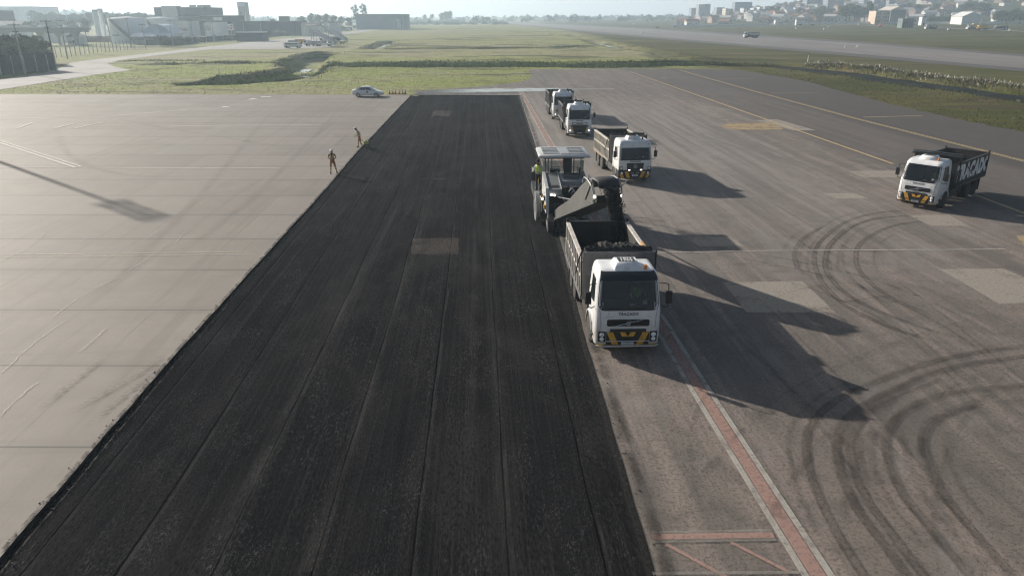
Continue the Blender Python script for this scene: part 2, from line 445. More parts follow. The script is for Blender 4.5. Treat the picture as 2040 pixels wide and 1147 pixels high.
def mk_asphalt():
    k = NT('taxiway_asphalt'); v, u, w_ = tax(k)
    big = k.noise(k.mapv(v, (.12, .05, 1)), 1, 5, .6, .4)
    strk = k.noise(k.mapv(v, (1.1, .035, 1)), 1, 6, .65, .25)
    strk2 = k.noise(k.mapv(v, (3.2, .10, 1)), 1, 5, .7, .2)
    mid = k.noise(v, .9, 6, .7)
    fine = k.noise(v, 10, 5, .85)
    grit = k.noise(v, 45, 3, .8)
    c = k.mix(k.ramp(big, .35, .65), (0.131, 0.114, 0.099), (0.189, 0.156, 0.134))
    c = k.mix(k.math('MULTIPLY', k.ramp(strk, .45, .62), .85), c, (0.265, 0.213, 0.185))
    c = k.mix(k.math('MULTIPLY', k.ramp(strk2, .50, .70), .55), c, (0.078, 0.068, 0.062))
    c = k.mix(k.math('MULTIPLY', k.ramp(mid, .48, .62), .50), c, (0.083, 0.072, 0.065))
    c = k.mix(k.math('MULTIPLY', k.ramp(fine, .50, .57), .72), c, (0.052, 0.045, 0.039))
    c = k.mix(k.math('MULTIPLY', k.ramp(grit, .51, .60), .55), c, (0.281, 0.255, 0.227))
    blot = k.noise(k.mapv(v, (.22, .14, 1), 0, (3, 8, 0)), 1, 6, .72, .8)
    c = k.mix(k.math('MULTIPLY', k.ramp(blot, .52, .66), .45), c, (.225, .208, .192))
    c = k.mix(k.math('MULTIPLY', k.ramp(k.math('SUBTRACT', 1.0, blot), .54, .68), .45), c, (.075, .069, .064))
    wob = k.math('ADD', u, k.math('MULTIPLY', k.math('SUBTRACT', big, .5), 2.5))
    c = k.mix(k.math('MULTIPLY', k.ramp(wob, 30.5, 32.5), .6), c, (0.073, 0.066, 0.062))
    c = k.mix(k.math('MULTIPLY', k.ramp(wob, 40.5, 42.5), .7), c, (0.060, 0.055, 0.051))
    dusty = k.math('MULTIPLY', k.math('MULTIPLY', k.ramp(w_, 22, 60), k.math('SUBTRACT', 1.0, k.ramp(w_, 80, 115))), k.math('SUBTRACT', 1.0, k.ramp(wob, 20, 31)))
    c = k.mix(k.math('MULTIPLY', dusty, k.math('ADD', .22, k.math('MULTIPLY', k.ramp(strk, .35, .6), .35))), c, (0.254, 0.238, 0.222))
    farv = k.ramp(w_, 85, 125)
    c = k.mix(k.math('MULTIPLY', farv, k.math('MULTIPLY', k.ramp(mid, .25, .65), .45)), c, (0.078, 0.071, 0.068))
    k.base(c); k.b.inputs['Roughness'].default_value = .8; k.b.inputs['Specular IOR Level'].default_value = .3
    k.bump(k.math('ADD', fine, k.math('MULTIPLY', grit, .6)), .6, .03)
    return k.m

def mk_milled():
    k = NT('milled_asphalt'); v, u, w_ = tax(k)
    uu = k.math('ADD', u, k.math('MULTIPLY', w_, -.004))
    wob = k.math('MULTIPLY', k.math('SUBTRACT', k.noise(k.mapv(v, (.28, .05, 1)), 1, 3, .6), .5), .42)
    uw = k.math('ADD', uu, wob)
    lane = k.math('FLOOR', k.math('DIVIDE', k.math('ADD', uw, 20.35), 2.08))
    rn = k.n('ShaderNodeTexWhiteNoise', {'W': lane}, noise_dimensions='1D').outputs['Value']
    seam = grid_line(k, uw, 2.08, 20.35, .036)
    seamL = grid_line(k, uw, 2.08, 20.27, .06)
    broken = k.noise(k.mapv(v, (1.1, .35, 1)), 1, 6, .75)
    strk = k.noise(k.mapv(v, (2.4, .022, 1)), 1, 5, .65, .1)
    strk2 = k.noise(k.mapv(v, (8.5, .05, 1)), 1, 5, .75, .1)
    big = k.noise(k.mapv(v, (.30, .12, 1)), 1, 6, .7, .5)
    blot = k.noise(k.mapv(v, (.9, .35, 1), 0, (4, 9, 0)), 1, 6, .75, .6)
    sl = k.n('ShaderNodeMapping', {'Vector': v, 'Rotation': (0, 0, R(14)), 'Scale': (17.0, 5.5, 1)}).outputs[0]
    tooth = k.noise(sl, 1, 2, .55, .25)
    sl2 = k.n('ShaderNodeMapping', {'Vector': v, 'Rotation': (0, 0, R(-9)), 'Scale': (24.0, 8.0, 1)}).outputs[0]
    tooth2 = k.noise(sl2, 1, 2, .6, .2)
    tt = k.mix(k.ramp(k.noise(k.mapv(v, (.48, .05, 1)), 1, 2), .45, .55), tooth, tooth2)
    grit = k.noise(v, 30, 3, .85)
    c = k.mix(rn, (0.0105, 0.0107, 0.0115), (0.0163, 0.0160, 0.0166))
    c = k.mix(k.math('MULTIPLY', k.ramp(strk, .50, .74), .34), c, (0.0301, 0.0294, 0.0294))
    c = k.mix(k.math('MULTIPLY', k.ramp(strk2, .46, .64), .62), c, (0.0318, 0.0307, 0.0313))
    c = k.mix(k.math('MULTIPLY', k.ramp(big, .46, .64), .70), c, (0.0301, 0.0284, 0.0284))
    c = k.mix(k.math('MULTIPLY', k.ramp(k.math('SUBTRACT', 1.0, big), .52, .70), .6), c, (0.0074, 0.0078, 0.0086))
    zone = k.ramp(blot, .46, .68)
    c = k.mix(k.math('MULTIPLY', k.ramp(tt, .56, .64), k.math('ADD', k.math('MULTIPLY', zone, .48), .10)), c, (0.0884, 0.0873, 0.0856))
    c = k.mix(k.math('MULTIPLY', k.ramp(k.math('SUBTRACT', 1.0, tt), .54, .62), .6), c, (0.0066, 0.0070, 0.0076))
    c = k.mix(k.math('MULTIPLY', k.ramp(grit, .57, .66), k.math('ADD', k.math('MULTIPLY', zone, .55), .06)), c, (0.1880, 0.1862, 0.1833))
    c = k.mix(k.math('MULTIPLY', seamL, k.math('MULTIPLY', k.ramp(broken, .46, .66), .30)), c, (0.0829, 0.0815, 0.0807))
    c = k.mix(k.math('MULTIPLY', seam, k.math('MULTIPLY', k.ramp(broken, .35, .6), .75)), c, (0.0035, 0.0037, 0.0039))
    fresh = k.ramp(w_, 14, 75)
    c = k.mix(k.math('MULTIPLY', fresh, k.math('ADD', .10, k.math('MULTIPLY', k.ramp(strk, .35, .7), .30))), c, (.056, .054, .054))
    k.base(c); k.b.inputs['Roughness'].default_value = .82; k.b.inputs['Specular IOR Level'].default_value = 0.0
    h = k.math('ADD', k.math('MULTIPLY', tt, .9), k.math('MULTIPLY', grit, .5))
    k.bump(k.math('SUBTRACT', h, k.math('MULTIPLY', seam, 1.2)), .55, .03)
    return k.m

def decal(name, c, a=.8, edge=.25, nscale=(1, 1), lo=.3, hi=.6, rough=.8, c2=None, world=None, spec=.3, ends=0):
    """worn flat mark on a pavement: UV u runs across it, v along it in metres"""
    if name in MC: return MC[name]
    k = NT(name)
    uv = k.n('ShaderNodeTexCoord').outputs['UV']; s = k.n('ShaderNodeSeparateXYZ', {'Vector': uv}).outputs
    e = k.math('MULTIPLY', k.ramp(s[0], 0, edge), k.math('SUBTRACT', 1.0, k.ramp(s[0], 1 - edge, 1.0))) if edge > 0 else None
    p = k.pos()
    n1 = k.noise(k.mapv(p, (nscale[0], nscale[1], 1), -TW), 1, 6, .7)
    n2 = k.noise(p, 9, 4, .75)
    al = k.math('MULTIPLY', k.ramp(n1, lo, hi), a)
    al = k.math('MULTIPLY', al, k.math('ADD', .55, k.math('MULTIPLY', k.ramp(n2, .3, .6), .45)))
    if e is not None: al = k.math('MULTIPLY', al, e)
    if ends:
        t_ = k.n('ShaderNodeSeparateXYZ', {'Vector': k.n('ShaderNodeUVMap', uv_map='ends').outputs[0]}).outputs[0]
        al = k.math('MULTIPLY', al, k.math('MULTIPLY', k.ramp(t_, 0, ends), k.math('SUBTRACT', 1.0, k.ramp(t_, 1 - ends, 1.0))))
    k.base(k.mix(k.ramp(n2, .3, .7), c, c2 or [x * .8 for x in c]))
    k.b.inputs['Roughness'].default_value = rough; k.b.inputs['Specular IOR Level'].default_value = spec
    k.alpha(al); MC[name] = k.m
    return k.m

# ------------------------------------------------------------------ ground geometry
def flat(name, poly, z, m, kind='structure'):
    me = bpy.data.meshes.new(name); P = [Vector((p[0], p[1], z)) for p in poly]
    me.from_pydata(P, [], [list(t) for t in tessellate_polygon([P])]); me.materials.append(m); me.update()
    bm = bmesh.new(); bm.from_mesh(me)
    for f in bm.faces:
        if f.normal.z < 0: f.normal_flip()
    bm.to_mesh(me); bm.free()
    return tag(link(name, me), kind=kind)

class Strips:
    """flat ribbons with UVs laid on the pavement, each a fraction of a millimetre above the last"""
    def __init__(self, z): self.v, self.f, self.uv, self.mi, self.z = [], [], [], [], z; self.en = []
    def add(self, pts, width, m=0, w1=None, drape=None):
        pts = [Vector((p[0], p[1])) for p in pts]; n = len(pts); L = 0; b = len(self.v); self.z += .0006
        for i, p in enumerate(pts):
            d = (pts[min(i + 1, n - 1)] - pts[max(i - 1, 0)]).normalized(); q = Vector((-d.y, d.x))
            if i: L += (p - pts[i - 1]).length
            hw = (width if w1 is None else width + (w1 - width) * i / (n - 1)) / 2
            z = self.z + (drape(p.x, p.y) if drape else 0)
            self.v += [(p.x - q.x * hw, p.y - q.y * hw, z), (p.x + q.x * hw, p.y + q.y * hw, z)]
            self.uv += [(0, L), (1, L)]; self.en += [(i / (n - 1), 0)] * 2
        for i in range(n - 1):
            k = b + 2 * i; self.f.append((k, k + 2, k + 3, k + 1)); self.mi.append(m)
        return self
    def polyg(self, pts, m=0):
        self.z += .0006; b = len(self.v)
        for p in pts: self.v.append((p[0], p[1], self.z)); self.uv.append((.5, p[1])); self.en.append((.5, 0))
        self.f.append(tuple(range(b, b + len(pts)))); self.mi.append(m); return self
    def build(self, name, mats, kind='structure'):
        me = bpy.data.meshes.new(name); me.from_pydata(self.v, [], self.f)
        uvl = me.uv_layers.new(name='UVMap')
        for lp in me.loops: uvl.data[lp.index].uv = self.uv[lp.vertex_index]
        uve = me.uv_layers.new(name='ends')
        for lp in me.loops: uve.data[lp.index].uv = self.en[lp.vertex_index]
        for m in mats: me.materials.append(m)
        me.polygons.foreach_set('material_index', self.mi)
        bm = bmesh.new(); bm.from_mesh(me)
        for f in bm.faces:
            if f.normal.z < 0: f.normal_flip()
        bm.to_mesh(me); bm.free()
        return tag(link(name, me), kind=kind)

def make_ground():
    xs = np.concatenate([-np.geomspace(4000, 262, 24), np.arange(-260, 330, 1.5), np.arange(332, 1300, 18), np.geomspace(1310, 4000, 12)])
    ys = np.concatenate([np.arange(-60, 100, 8.), np.arange(100, 300, 1.1), np.arange(301, 420, 2.2), np.arange(422, 700, 7.), np.arange(705, 1500, 20.), np.geomspace(1520, 4200, 14)])
    X, Y = np.meshgrid(xs, ys); Z = height(X, Y)
    nx, ny = len(xs), len(ys)
    co = np.stack([X, Y, Z], -1).reshape(-1, 3)
    idx = np.arange(nx * ny).reshape(ny, nx)
    q = np.stack([idx[:-1, :-1], idx[:-1, 1:], idx[1:, 1:], idx[1:, :-1]], -1).reshape(-1, 4)
    me = bpy.data.meshes.new('ground')
    me.vertices.add(len(co)); me.vertices.foreach_set('co', co.ravel())
    me.loops.add(q.size); me.loops.foreach_set('vertex_index', q.ravel())
    me.polygons.add(len(q)); me.polygons.foreach_set('loop_start', np.arange(len(q)) * 4)
    me.update(calc_edges=True); me.shade_smooth()
    me.materials.append(mk_grass())
    tag(link('ground', me), kind='structure')

make_ground()
flat('concrete_apron', CONC, 0.0, mk_concrete())
flat('asphalt_taxiway', ASPH, 0.0, mk_asphalt())
flat('milled_strip', STRIP_L + STRIP_R[::-1], -0.105, mk_milled())
k_ = NT('service_road'); f_ = k_.noise(k_.mapv(k_.pos(), (.1, .1, 1)), 1, 6, .7)
k_.base(k_.mix(k_.ramp(f_, .3, .7), (.20, .185, .175), (.29, .27, .255))); k_.b.inputs['Roughness'].default_value = .85
flat('service_road', ROAD, 0.0, k_.m)
k_ = NT('runway_asphalt'); f_ = k_.noise(k_.mapv(k_.pos(), (.12, .02, 1)), 1, 6, .7)
k_.base(k_.mix(k_.ramp(f_, .3, .7), (.135, .12, .115), (.19, .17, .16))); k_.b.inputs['Roughness'].default_value = .85
flat('runway', RUNW, 0.008, k_.m)
flat('runway_shoulder', SHOULDER, 0.0, mat('shoulder_asphalt', (.068, .062, .06), .85, scale=.1))

# the cut edge: side walls of the milled strip
mb = MB()
for E_ in (STRIP_L, STRIP_R):
    for a, b in zip(E_[:-1], E_[1:]):
        mb.poly([(a.x, a.y, -.004), (b.x, b.y, -.004), (b.x, b.y, -.2), (a.x, a.y, -.2)])
a, b = STRIP_L[-1], STRIP_R[-1]
mb.poly([(a.x, a.y, -.004), (b.x, b.y, -.004), (b.x, b.y, -.2), (a.x, a.y, -.2)])
tag(mb.build('pavement_cut', mat('cut_asphalt', (.012, .011, .011), .9, scale=8), smooth=0), kind='structure')

def sub(pts, step=1.0):
    out = []
    for a, b in zip(pts[:-1], pts[1:]):
        a, b = Vector(a), Vector(b); n = max(1, int((b - a).length / step))
        out += [a.lerp(b, i / n) for i in range(n)]
    return out + [Vector(pts[-1])]
def shift(pts, d):
    out = []
    for i, p in enumerate(pts):
        t = (pts[min(i + 1, len(pts) - 1)] - pts[max(i - 1, 0)]).normalized(); out.append(p + Vector((-t.y, t.x)) * d)
    return out

def ground_marks():
    # repaired rectangles in the asphalt
    s = Strips(.002)
    for i, q in enumerate([[(1440, 562), (1598, 560), (1665, 622), (1488, 622)], [(1368, 473), (1455, 472), (1482, 490), (1392, 491)], [(1808, 428), (1890, 428), (1932, 450), (1855, 450)],
              [(1872, 536), (2000, 535), (2140, 600), (1990, 605)], [(1690, 341), (1790, 340), (1830, 354), (1716, 353)], [(1505, 240), (1548, 238), (1626, 260), (1580, 260)],
              [(1640, 385), (1700, 385), (1730, 395), (1665, 396)]]): s.polyg(gp(q), 0)
    for q in [[(1432, 253), (1452, 246), (1538, 245), (1562, 258), (1470, 259.5)], [(2024, 470), (2080, 470), (2120, 497), (2044, 497)]]: s.polyg(gp(q), 1)
    s.build('pavement_patches', [decal('patch_pale', (.375, .335, .285), .90, 0, (.9, .9), .10, .50), decal('patch_ochre', (.48, .36, .20), .80, 0, (.6, .6), .2, .55)])
    # rubber and tyre marks
    s = Strips(.007)
    arcs = [[(1830, 418), (1750, 424), (1690, 440), (1645, 470), (1624, 500), (1624, 530), (1640, 565), (1690, 612), (1780, 655), (1900, 690)], [(1850, 428), (1760, 434), (1700, 450), (1660, 480), (1645, 510), (1650, 548), (1700, 595), (1800, 640), (1930, 680)],
            [(1860, 438), (1780, 450), (1722, 478), (1705, 508), (1716, 545), (1770, 590), (1880, 640)], [(1640, 450), (1600, 475), (1583, 505), (1590, 540)],
            [(2140, 682), (2040, 690), (1880, 715), (1750, 760), (1660, 802), (1614, 850), (1606, 900), (1622, 965), (1660, 1050), (1720, 1147), (1760, 1210)],
            [(2140, 703), (2040, 711), (1900, 732), (1780, 777), (1700, 822), (1668, 870), (1671, 930), (1702, 1005), (1760, 1085), (1805, 1147), (1850, 1210)],
            [(1800, 790), (1728, 822), (1696, 870), (1698, 925), (1724, 990), (1790, 1083), (1840, 1147), (1900, 1215)],
            [(2140, 760), (2040, 768), (1900, 783), (1810, 815), (1770, 855), (1766, 905), (1792, 975), (1860, 1062), (1930, 1147), (1990, 1215)],
            [(1950, 800), (1870, 830), (1838, 870), (1850, 925), (1882, 990), (1960, 1085), (2030, 1160)]]
    rq = random.Random(31)
    for i, a in enumerate(arcs):
        p = catmull([G(*q).xy for q in a], 10); s.add(p, .32 if i > 3 else .28, 4)
        for o in (-.10, .10): s.add(shift(p, o), rq.uniform(.09, .15), 0)
        for o in (rq.uniform(.5, .9), -rq.uniform(.35, .8)):
            n_ = len(p); k0 = rq.randrange(n_ // 3); s.add(shift(p, o)[k0:k0 + n_ * 2 // 3], .26, 1)
    for q in range(4):
        a = rq.choice(arcs[4:9]); o = rq.uniform(-3.2, 3.2); p = shift(catmull([G(*w).xy for w in a], 10), o); n_ = len(p); k0 = rq.randrange(n_ // 2); dv = Vector((rq.uniform(-1.5, 1.5), rq.uniform(-1.2, 1.2)))
        s.add([w + dv for w in p[k0:k0 + n_ // 2]], rq.uniform(.12, .34), 1)
    for a in [[(1560, 640), (1700, 600), (1850, 590), (2060, 620)], [(1500, 1147), (1560, 980), (1700, 820), (1900, 720), (2080, 660)], [(1880, 1200), (1860, 1000), (1930, 820), (2060, 700)], [(1420, 560), (1560, 560), (1760, 640), (1900, 760), (2040, 930)],
              [(1340, 330), (1500, 420), (1700, 560), (1900, 740), (2060, 900)], [(1390, 560), (1500, 690), (1640, 860), (1760, 1050)]]:
        p = catmull([G(*w).xy for w in a], 10); s.add(p, .22, 1); s.add(shift(p, 1.9), .22, 1)
    for a in [[(1300, 486), (1400, 490), (1480, 502), (1650, 535), (1800, 580), (1950, 650), (2060, 710)], [(1310, 508), (1420, 510), (1520, 524), (1680, 560), (1800, 610), (1900, 665), (2000, 730)],
              [(1215, 150), (1225, 190), (1260, 240), (1330, 300), (1430, 370)], [(1062, 195), (1075, 215), (1098, 240)], [(1080, 190), (1092, 212), (1112, 238)],
              [(1345, 545), (1430, 640), (1560, 760), (1700, 900), (1800, 1010)]]:
        s.add(catmull([G(*q).xy for q in a], 10), .28, 1)
    for a in [[(345, 690), (285, 740), (200, 790), (120, 830)], [(330, 700), (300, 745), (235, 800), (150, 870)], [(225, 700), (150, 760), (60, 830)]]:
        s.add(catmull([G(*q).xy for q in a], 8), .30, 2)
    for a in [[(560, 200), (450, 330), (300, 490), (130, 650)], [(690, 205), (600, 300), (470, 420), (200, 620)], [(110, 250), (140, 310), (260, 350), (480, 350)], [(205, 232), (330, 256), (480, 280), (600, 300)]]:
        s.add(catmull([G(*q).xy for q in a], 8), .9, 3)
    s.build('tyre_marks', [decal('rubber_dark', (.045, .037, .032), .32, .45, (1.2, 1.2), .22, .62, ends=.10), decal('rubber_faint', (.045, .038, .033), .26, .45, (.8, .8), .3, .65, ends=.25),
                           decal('mud_tread', (.10, .085, .072), .55, .4, (3, 9), .42, .60, ends=.35), decal('apron_smear', (.17, .15, .135), .22, .5, (.5, .5), .3, .7, ends=.25), decal('rubber_mid', (.055, .046, .040), .28, .4, (1.0, 1.0), .2, .6, ends=.10)])
    # painted lines
    s = Strips(.014)
    Y_ = lambda *q: sub([G(*p).xy for p in q], 2)
    s.add(Y_((1255, 143), (1780, 327)), .30, 0); s.add(Y_((1935, 386), (2140, 462)), .30, 0)
    s.add(Y_((1352, 140), (1500, 182), (1700, 236), (2040, 322), (2200, 362)), .20, 0)
    s.add(shift(Y_((1352, 140), (1500, 182), (1700, 236), (2040, 322), (2200, 362)), .34), .16, 0)
    for a in [((1430, 158), (1500, 158)), ((1536, 186), (1630, 186)), ((1720, 234), (1838, 231)), ((1318, 155), (1328, 157))]: s.add(Y_(*a), .28, 0)
    s.add(Y_((1312, 504), (1500, 500), (2006, 497)), .14, 1)
    rl = [G(*q).xy for q in [(1037, 182), (1098, 290), (1312, 640), (1386, 762), (1630, 1147), (1720, 1290)]]
    rl = sub(rl, 2); s.add(rl, .36, 2); s.add(shift(rl, .27), .17, 1); s.add(shift(rl, -.27), .17, 1)
    q = Y_((1299, 1070), (1541, 1066)); s.add(q, .20, 2); s.add(shift(q, .15), .10, 3); s.add(shift(q, -.15), .10, 3)
    s.add(Y_((1326, 1084), (1440, 1147), (1500, 1180)), .10, 2); s.add(Y_((1456, 1081), (1575, 1142)), .10, 2)
    s.add(Y_((1300, 1143), (1600, 1141)), .10, 3)
    s.add(catmull(gp([(1128, 138), (1160, 147), (1172, 156), (1165, 164), (1120, 172)]), 8), .45, 4)
    s.add(Y_((1000, 178.5), (1102, 178)), .35, 5); s.add(Y_((1147, 178), (1223, 178)), .35, 5)
    s.add(Y_((1380, 260), (1480, 295)), .12, 1); s.add(Y_((1330, 190), (1450, 240)), .12, 1)
    # apron
    s.add(Y_((-90, 250), (0, 285), (150, 334)), .22, 6); s.add(shift(Y_((-90, 250), (0, 285), (150, 334)), .42), .16, 6)
    s.add(Y_((-60, 513), (250, 510), (512, 506)), .11, 7); s.add(shift(Y_((-60, 513), (250, 510), (512, 506)), .35), .11, 7)
    s.add(Y_((-40, 237), (190, 234), (370, 219)), .20, 6); s.add(Y_((-40, 334), (60, 334), (560, 336)), .12, 6)
    s.add(Y_((330, 252), (640, 249)), .15, 6); s.add(Y_((443, 214), (455, 213)), .8, 5); s.add(Y_((498, 199), (508, 197)), .8, 5); s.add(Y_((520, 194), (540, 193)), .8, 5)
    s.add(Y_((35, 256), (65, 245)), .25, 6); s.add(Y_((110, 256), (150, 246)), .25, 6); s.add(Y_((150, 256), (205, 244)), .25, 6)
    s.build('painted_lines', [decal('paint_yellow', (.66, .50, .27), .80, .06, (.8, .8), .12, .5), decal('paint_white', (.50, .47, .42), .80, .06, (.8, .8), .2, .55),
                              decal('paint_red', (.45, .285, .24), .76, .06, (1.2, 1.2), .1, .5), decal('paint_grey', (.30, .29, .26), .6, .06, (1, 1), .2, .6),
                              decal('paint_brick', (.40, .27, .22), .85, .1, (1, 1), .2, .6), decal('paint_fresh', (.80, .80, .80), .95, .06, (.4, .4), .05, .3),
                              decal('paint_pale', (.80, .75, .70), .9, .1, (.9, .9), .15, .5), decal('paint_cream', (.62, .54, .40), .5, .06, (.6, .6), .25, .6)])
    # sealed cracks of the apron
    s = Strips(.026); r = random.Random(5)
    for a in [[(0, 745), (60, 690), (130, 640)], [(105, 632), (180, 580), (250, 548)], [(245, 548), (300, 512), (332, 486)], [(0, 522), (40, 503), (84, 487)], [(0, 470), (60, 448), (110, 425)],
              [(0, 830), (40, 790), (75, 762)], [(155, 485), (180, 472), (204, 461)], [(285, 480), (300, 470), (320, 458)], [(350, 484), (365, 466), (392, 450)], [(60, 490), (75, 476), (92, 465), (76, 480), (66, 482)],
              [(290, 336), (330, 315), (380, 290), (440, 262)], [(440, 334), (480, 312), (510, 292)], [(545, 333), (590, 305)], [(65, 314), (100, 300), (140, 282)], [(630, 291), (642, 284)], [(160, 700), (185, 680), (210, 655)]]:
        p = catmull([G(*q).xy for q in a], 10); j = 0
        for i in range(len(p)):
            j = .5 * j + r.uniform(-.035, .035); p[i] = p[i] + Vector((j, 0))
        s.add(p, .055, 0)
    s.build('sealed_cracks', [decal('crack_seal', (.58, .54, .49), .62, .3, (2.5, 2.5), .34, .58)])
    # on the milled strip: pale unmilled skin, dusty tracks, seams near the edges
    s = Strips(-.101)
    s.polyg(gp([(822, 471), (914, 470), (915, 503), (818, 502)]), 0); s.polyg(gp([(862, 219), (898, 219), (898, 230), (860, 230)]), 0)
    s.polyg(gp([(838, 353), (888, 353), (888, 355), (838, 355)]), 0)
    for a, wd in [([(930, 1000), (945, 600), (950, 330)], .5), ([(610, 1130), (760, 700), (860, 380)], .6), ([(400, 1147), (640, 690), (800, 400)], .7), ([(640, 460), (760, 330), (850, 205)], .5),
                  ([(1000, 1147), (985, 700), (968, 330)], .6), ([(780, 460), (850, 370)], .35), ([(900, 420), (945, 360)], .3)]:
        s.add(catmull([G(*q).xy for q in a], 10), wd, 1)
    s.build('milled_patches', [decal('unmilled_skin', (.100, .080, .068), .42, 0, (1.6, 1.2), .2, .62), decal('dust_track', (.09, .085, .082), .20, .5, (2.4, .25), .35, .65)])
    # black edge bands: debris and the painted shadow at the cut wall; crumbs beside
    s = Strips(-.094)
    s.add(shift(sub(STRIP_L, 1.5), -.11), .28, 0); s.add(shift(sub(STRIP_R, 1.5), .11), .26, 0)
    s.build('edge_shadow_grime', [decal('edge_shadow_black', (.006, .006, .006), .97, .25, (1.6, 1.2), .05, .38)])
    s = Strips(.030)
    s.add(shift(sub(STRIP_L, 1.5), .05), .16, 0); s.add(shift(sub(STRIP_R, 1.5), -.22), .55, 1)
    s.build('edge_dust', [decal('edge_crumbs', (.016, .015, .014), .9, .3, (2.6, 2.2), .42, .55), decal('edge_grime', (.045, .038, .032), .6, .45, (1.5, .8), .35, .6)])
    # puddles left by the water lorry across the far end of the cut
    k = NT('wet_film'); p = k.pos()
    n = k.noise(k.mapv(p, (.16, .55, 1)), 1, 6, .68, .7); uv = k.n('ShaderNodeTexCoord').outputs['UV']
    su = k.n('ShaderNodeSeparateXYZ', {'Vector': uv}).outputs
    e = k.math('MULTIPLY', k.ramp(su[0], 0, .3), k.math('SUBTRACT', 1.0, k.ramp(su[0], .7, 1)))
    k.b.inputs['Base Color'].default_value = (.05, .055, .06, 1); k.b.inputs['Roughness'].default_value = .06; k.b.inputs['Specular IOR Level'].default_value = .9
    t_ = k.n('ShaderNodeSeparateXYZ', {'Vector': k.n('ShaderNodeUVMap', uv_map='ends').outputs[0]}).outputs[0]
    e = k.math('MULTIPLY', e, k.math('MULTIPLY', k.ramp(t_, 0, .4), k.math('SUBTRACT', 1.0, k.ramp(t_, .75, 1.0))))
    k.alpha(k.math('MULTIPLY', e, k.ramp(n, .33, .47)))
    s = Strips(.034)
    s.add(catmull(gp([(830, 184), (930, 182), (1010, 180), (1090, 179.5), (1175, 181)]), 10), 8.0, 0)
    s.build('puddle', [k.m])
    s = Strips(.0018); s.add(catmull(gp([(815, 185.5), (930, 182.5), (1060, 181)]), 10), 9.5, 0)
    s.build('damp_stain', [decal('damp_tar', (.020, .020, .021), .9, .3, (.2, .7), .34, .58, rough=.4, ends=.12)])
ground_marks()

# water in the ditches
wm = mat('ditch_water', (.035, .04, .038), .08, var=.2, scale=.3, spec=.6)
for (pts, hw, dp), lev in zip(DW, (2.15, 2.2, 1.95, None, 1.05, 1.0, None, .72, None, None)):
    if lev is None: continue
    p = catmull([(q[0], q[1], 0) for q in (pts if lev != 1.95 else pts[1:])], 6)
    if lev == 1.05:
        s = Strips(-.50); s.add([(q[0], q[1]) for q in p], hw * 1.75); s.build('water', [mat('bank_mirror_water', (.022, .024, .021), .75, var=.5, scale=.25, spec=.06)]); continue  # dark matte colour stands in for the reed bank mirrored in the water
    s = Strips(-lev); s.add([(q[0], q[1]) for q in p], hw * {.72: .7, 1.95: .42}.get(lev, 1.3))
    s.build('water', [wm])
# ------------------------------------------------------------------ vehicle materials
M_WHITE = mat('lorry_white', (.74, .75, .76), .32, var=.05, scale=1.2, dirt=(.38, .32, .26), dirt_amt=.55, coat=.3)
M_WHITE2 = mat('lorry_white_dusty', (.70, .71, .71), .38, var=.06, scale=1.2, dirt=(.36, .31, .26), dirt_amt=.5, coat=.2)
M_BLACK = mat('black_plastic', (.012, .012, .013), .45, scale=4)
M_GLOSSB = mat('black_visor', (.010, .011, .012), .12, scale=4, coat=.5)
M_GLASS = mat('tinted_glass', (.016, .022, .024), .07, var=.3, scale=.8, spec=.7, coat=.4)
M_SCREEN = mat('windscreen_tint', (.013, .019, .022), .05, var=.3, scale=.8, spec=.8, coat=.3)
M_SCREEN.node_tree.nodes['Principled BSDF'].inputs['Alpha'].default_value = .52
M_TYRE = mat('tyre_rubber', (.022, .021, .020), .85, scale=6, dirt=(.12, .10, .085), dirt_amt=.6)
M_RIM = mat('dusty_rim', (.20, .18, .165), .6, .3, scale=5, dirt=(.10, .08, .07))
M_CHAS = mat('chassis_steel', (.020, .020, .020), .65, scale=3, dirt=(.10, .085, .07), dirt_amt=.5)
M_YEL = mat('warning_yellow', (.62, .33, .03), .45, var=.12, scale=3, dirt=(.14, .09, .04), dirt_amt=.5)
M_LAMP = mat('headlamp_glass', (.75, .77, .80), .12, var=.25, scale=9, coat=.6)
M_LIT = mat('lit_lamp', (1, .96, .88), .3, var=.02, emit=4)
M_AMBER = mat('amber_beacon', (.70, .26, .05), .25, coat=.5)
M_BEDGREY = mat('tipper_grey', (.13, .13, .135), .55, scale=1.5, dirt=(.06, .052, .045), dirt_amt=.7)
M_BEDIN = mat('tipper_inside', (.030, .028, .027), .6, .2, scale=1.2, dirt=(.075, .06, .05), dirt_amt=.6)
M_BEDWH = mat('tipper_white', (.55, .52, .48), .55, scale=1.5, dirt=(.20, .155, .12), dirt_amt=.75)
M_BEDCREAM = mat('tipper_cream', (.50, .475, .42), .55, scale=1.5, dirt=(.28, .22, .17), dirt_amt=.6)
M_BEDSHADE = mat('tipper_cream_shade', (.20, .18, .155), .6, scale=1.5, dirt=(.10, .08, .065), dirt_amt=.7)  # dirty cream with the shade between the ribs put into the colour
M_BEDBLK = mat('tipper_black', (.016, .016, .017), .5, scale=1.5, dirt=(.06, .05, .045), dirt_amt=.5)
M_OCHRE = mat('tipper_ochre_board', (.46, .27, .12), .6, scale=2)
M_PLATE = mat('plate_white', (.72, .73, .74), .4)
M_BLUE = mat('plate_blue', (.03, .07, .28), .4)
M_INK = mat('lettering_black', (.015, .016, .02), .5)
M_SILV = mat('bright_metal', (.55, .56, .58), .25, .9)
M_LETW = mat('lettering_white', (.74, .75, .76), .5, scale=2, dirt=(.25, .25, .25), dirt_amt=.4)
M_TARP = mat('rolled_tarpaulin', (.014, .014, .015), .55, scale=5)
M_GREYP = mat('grey_paint', (.33, .34, .345), .4, scale=1.5, dirt=(.20, .18, .16), dirt_amt=.4)

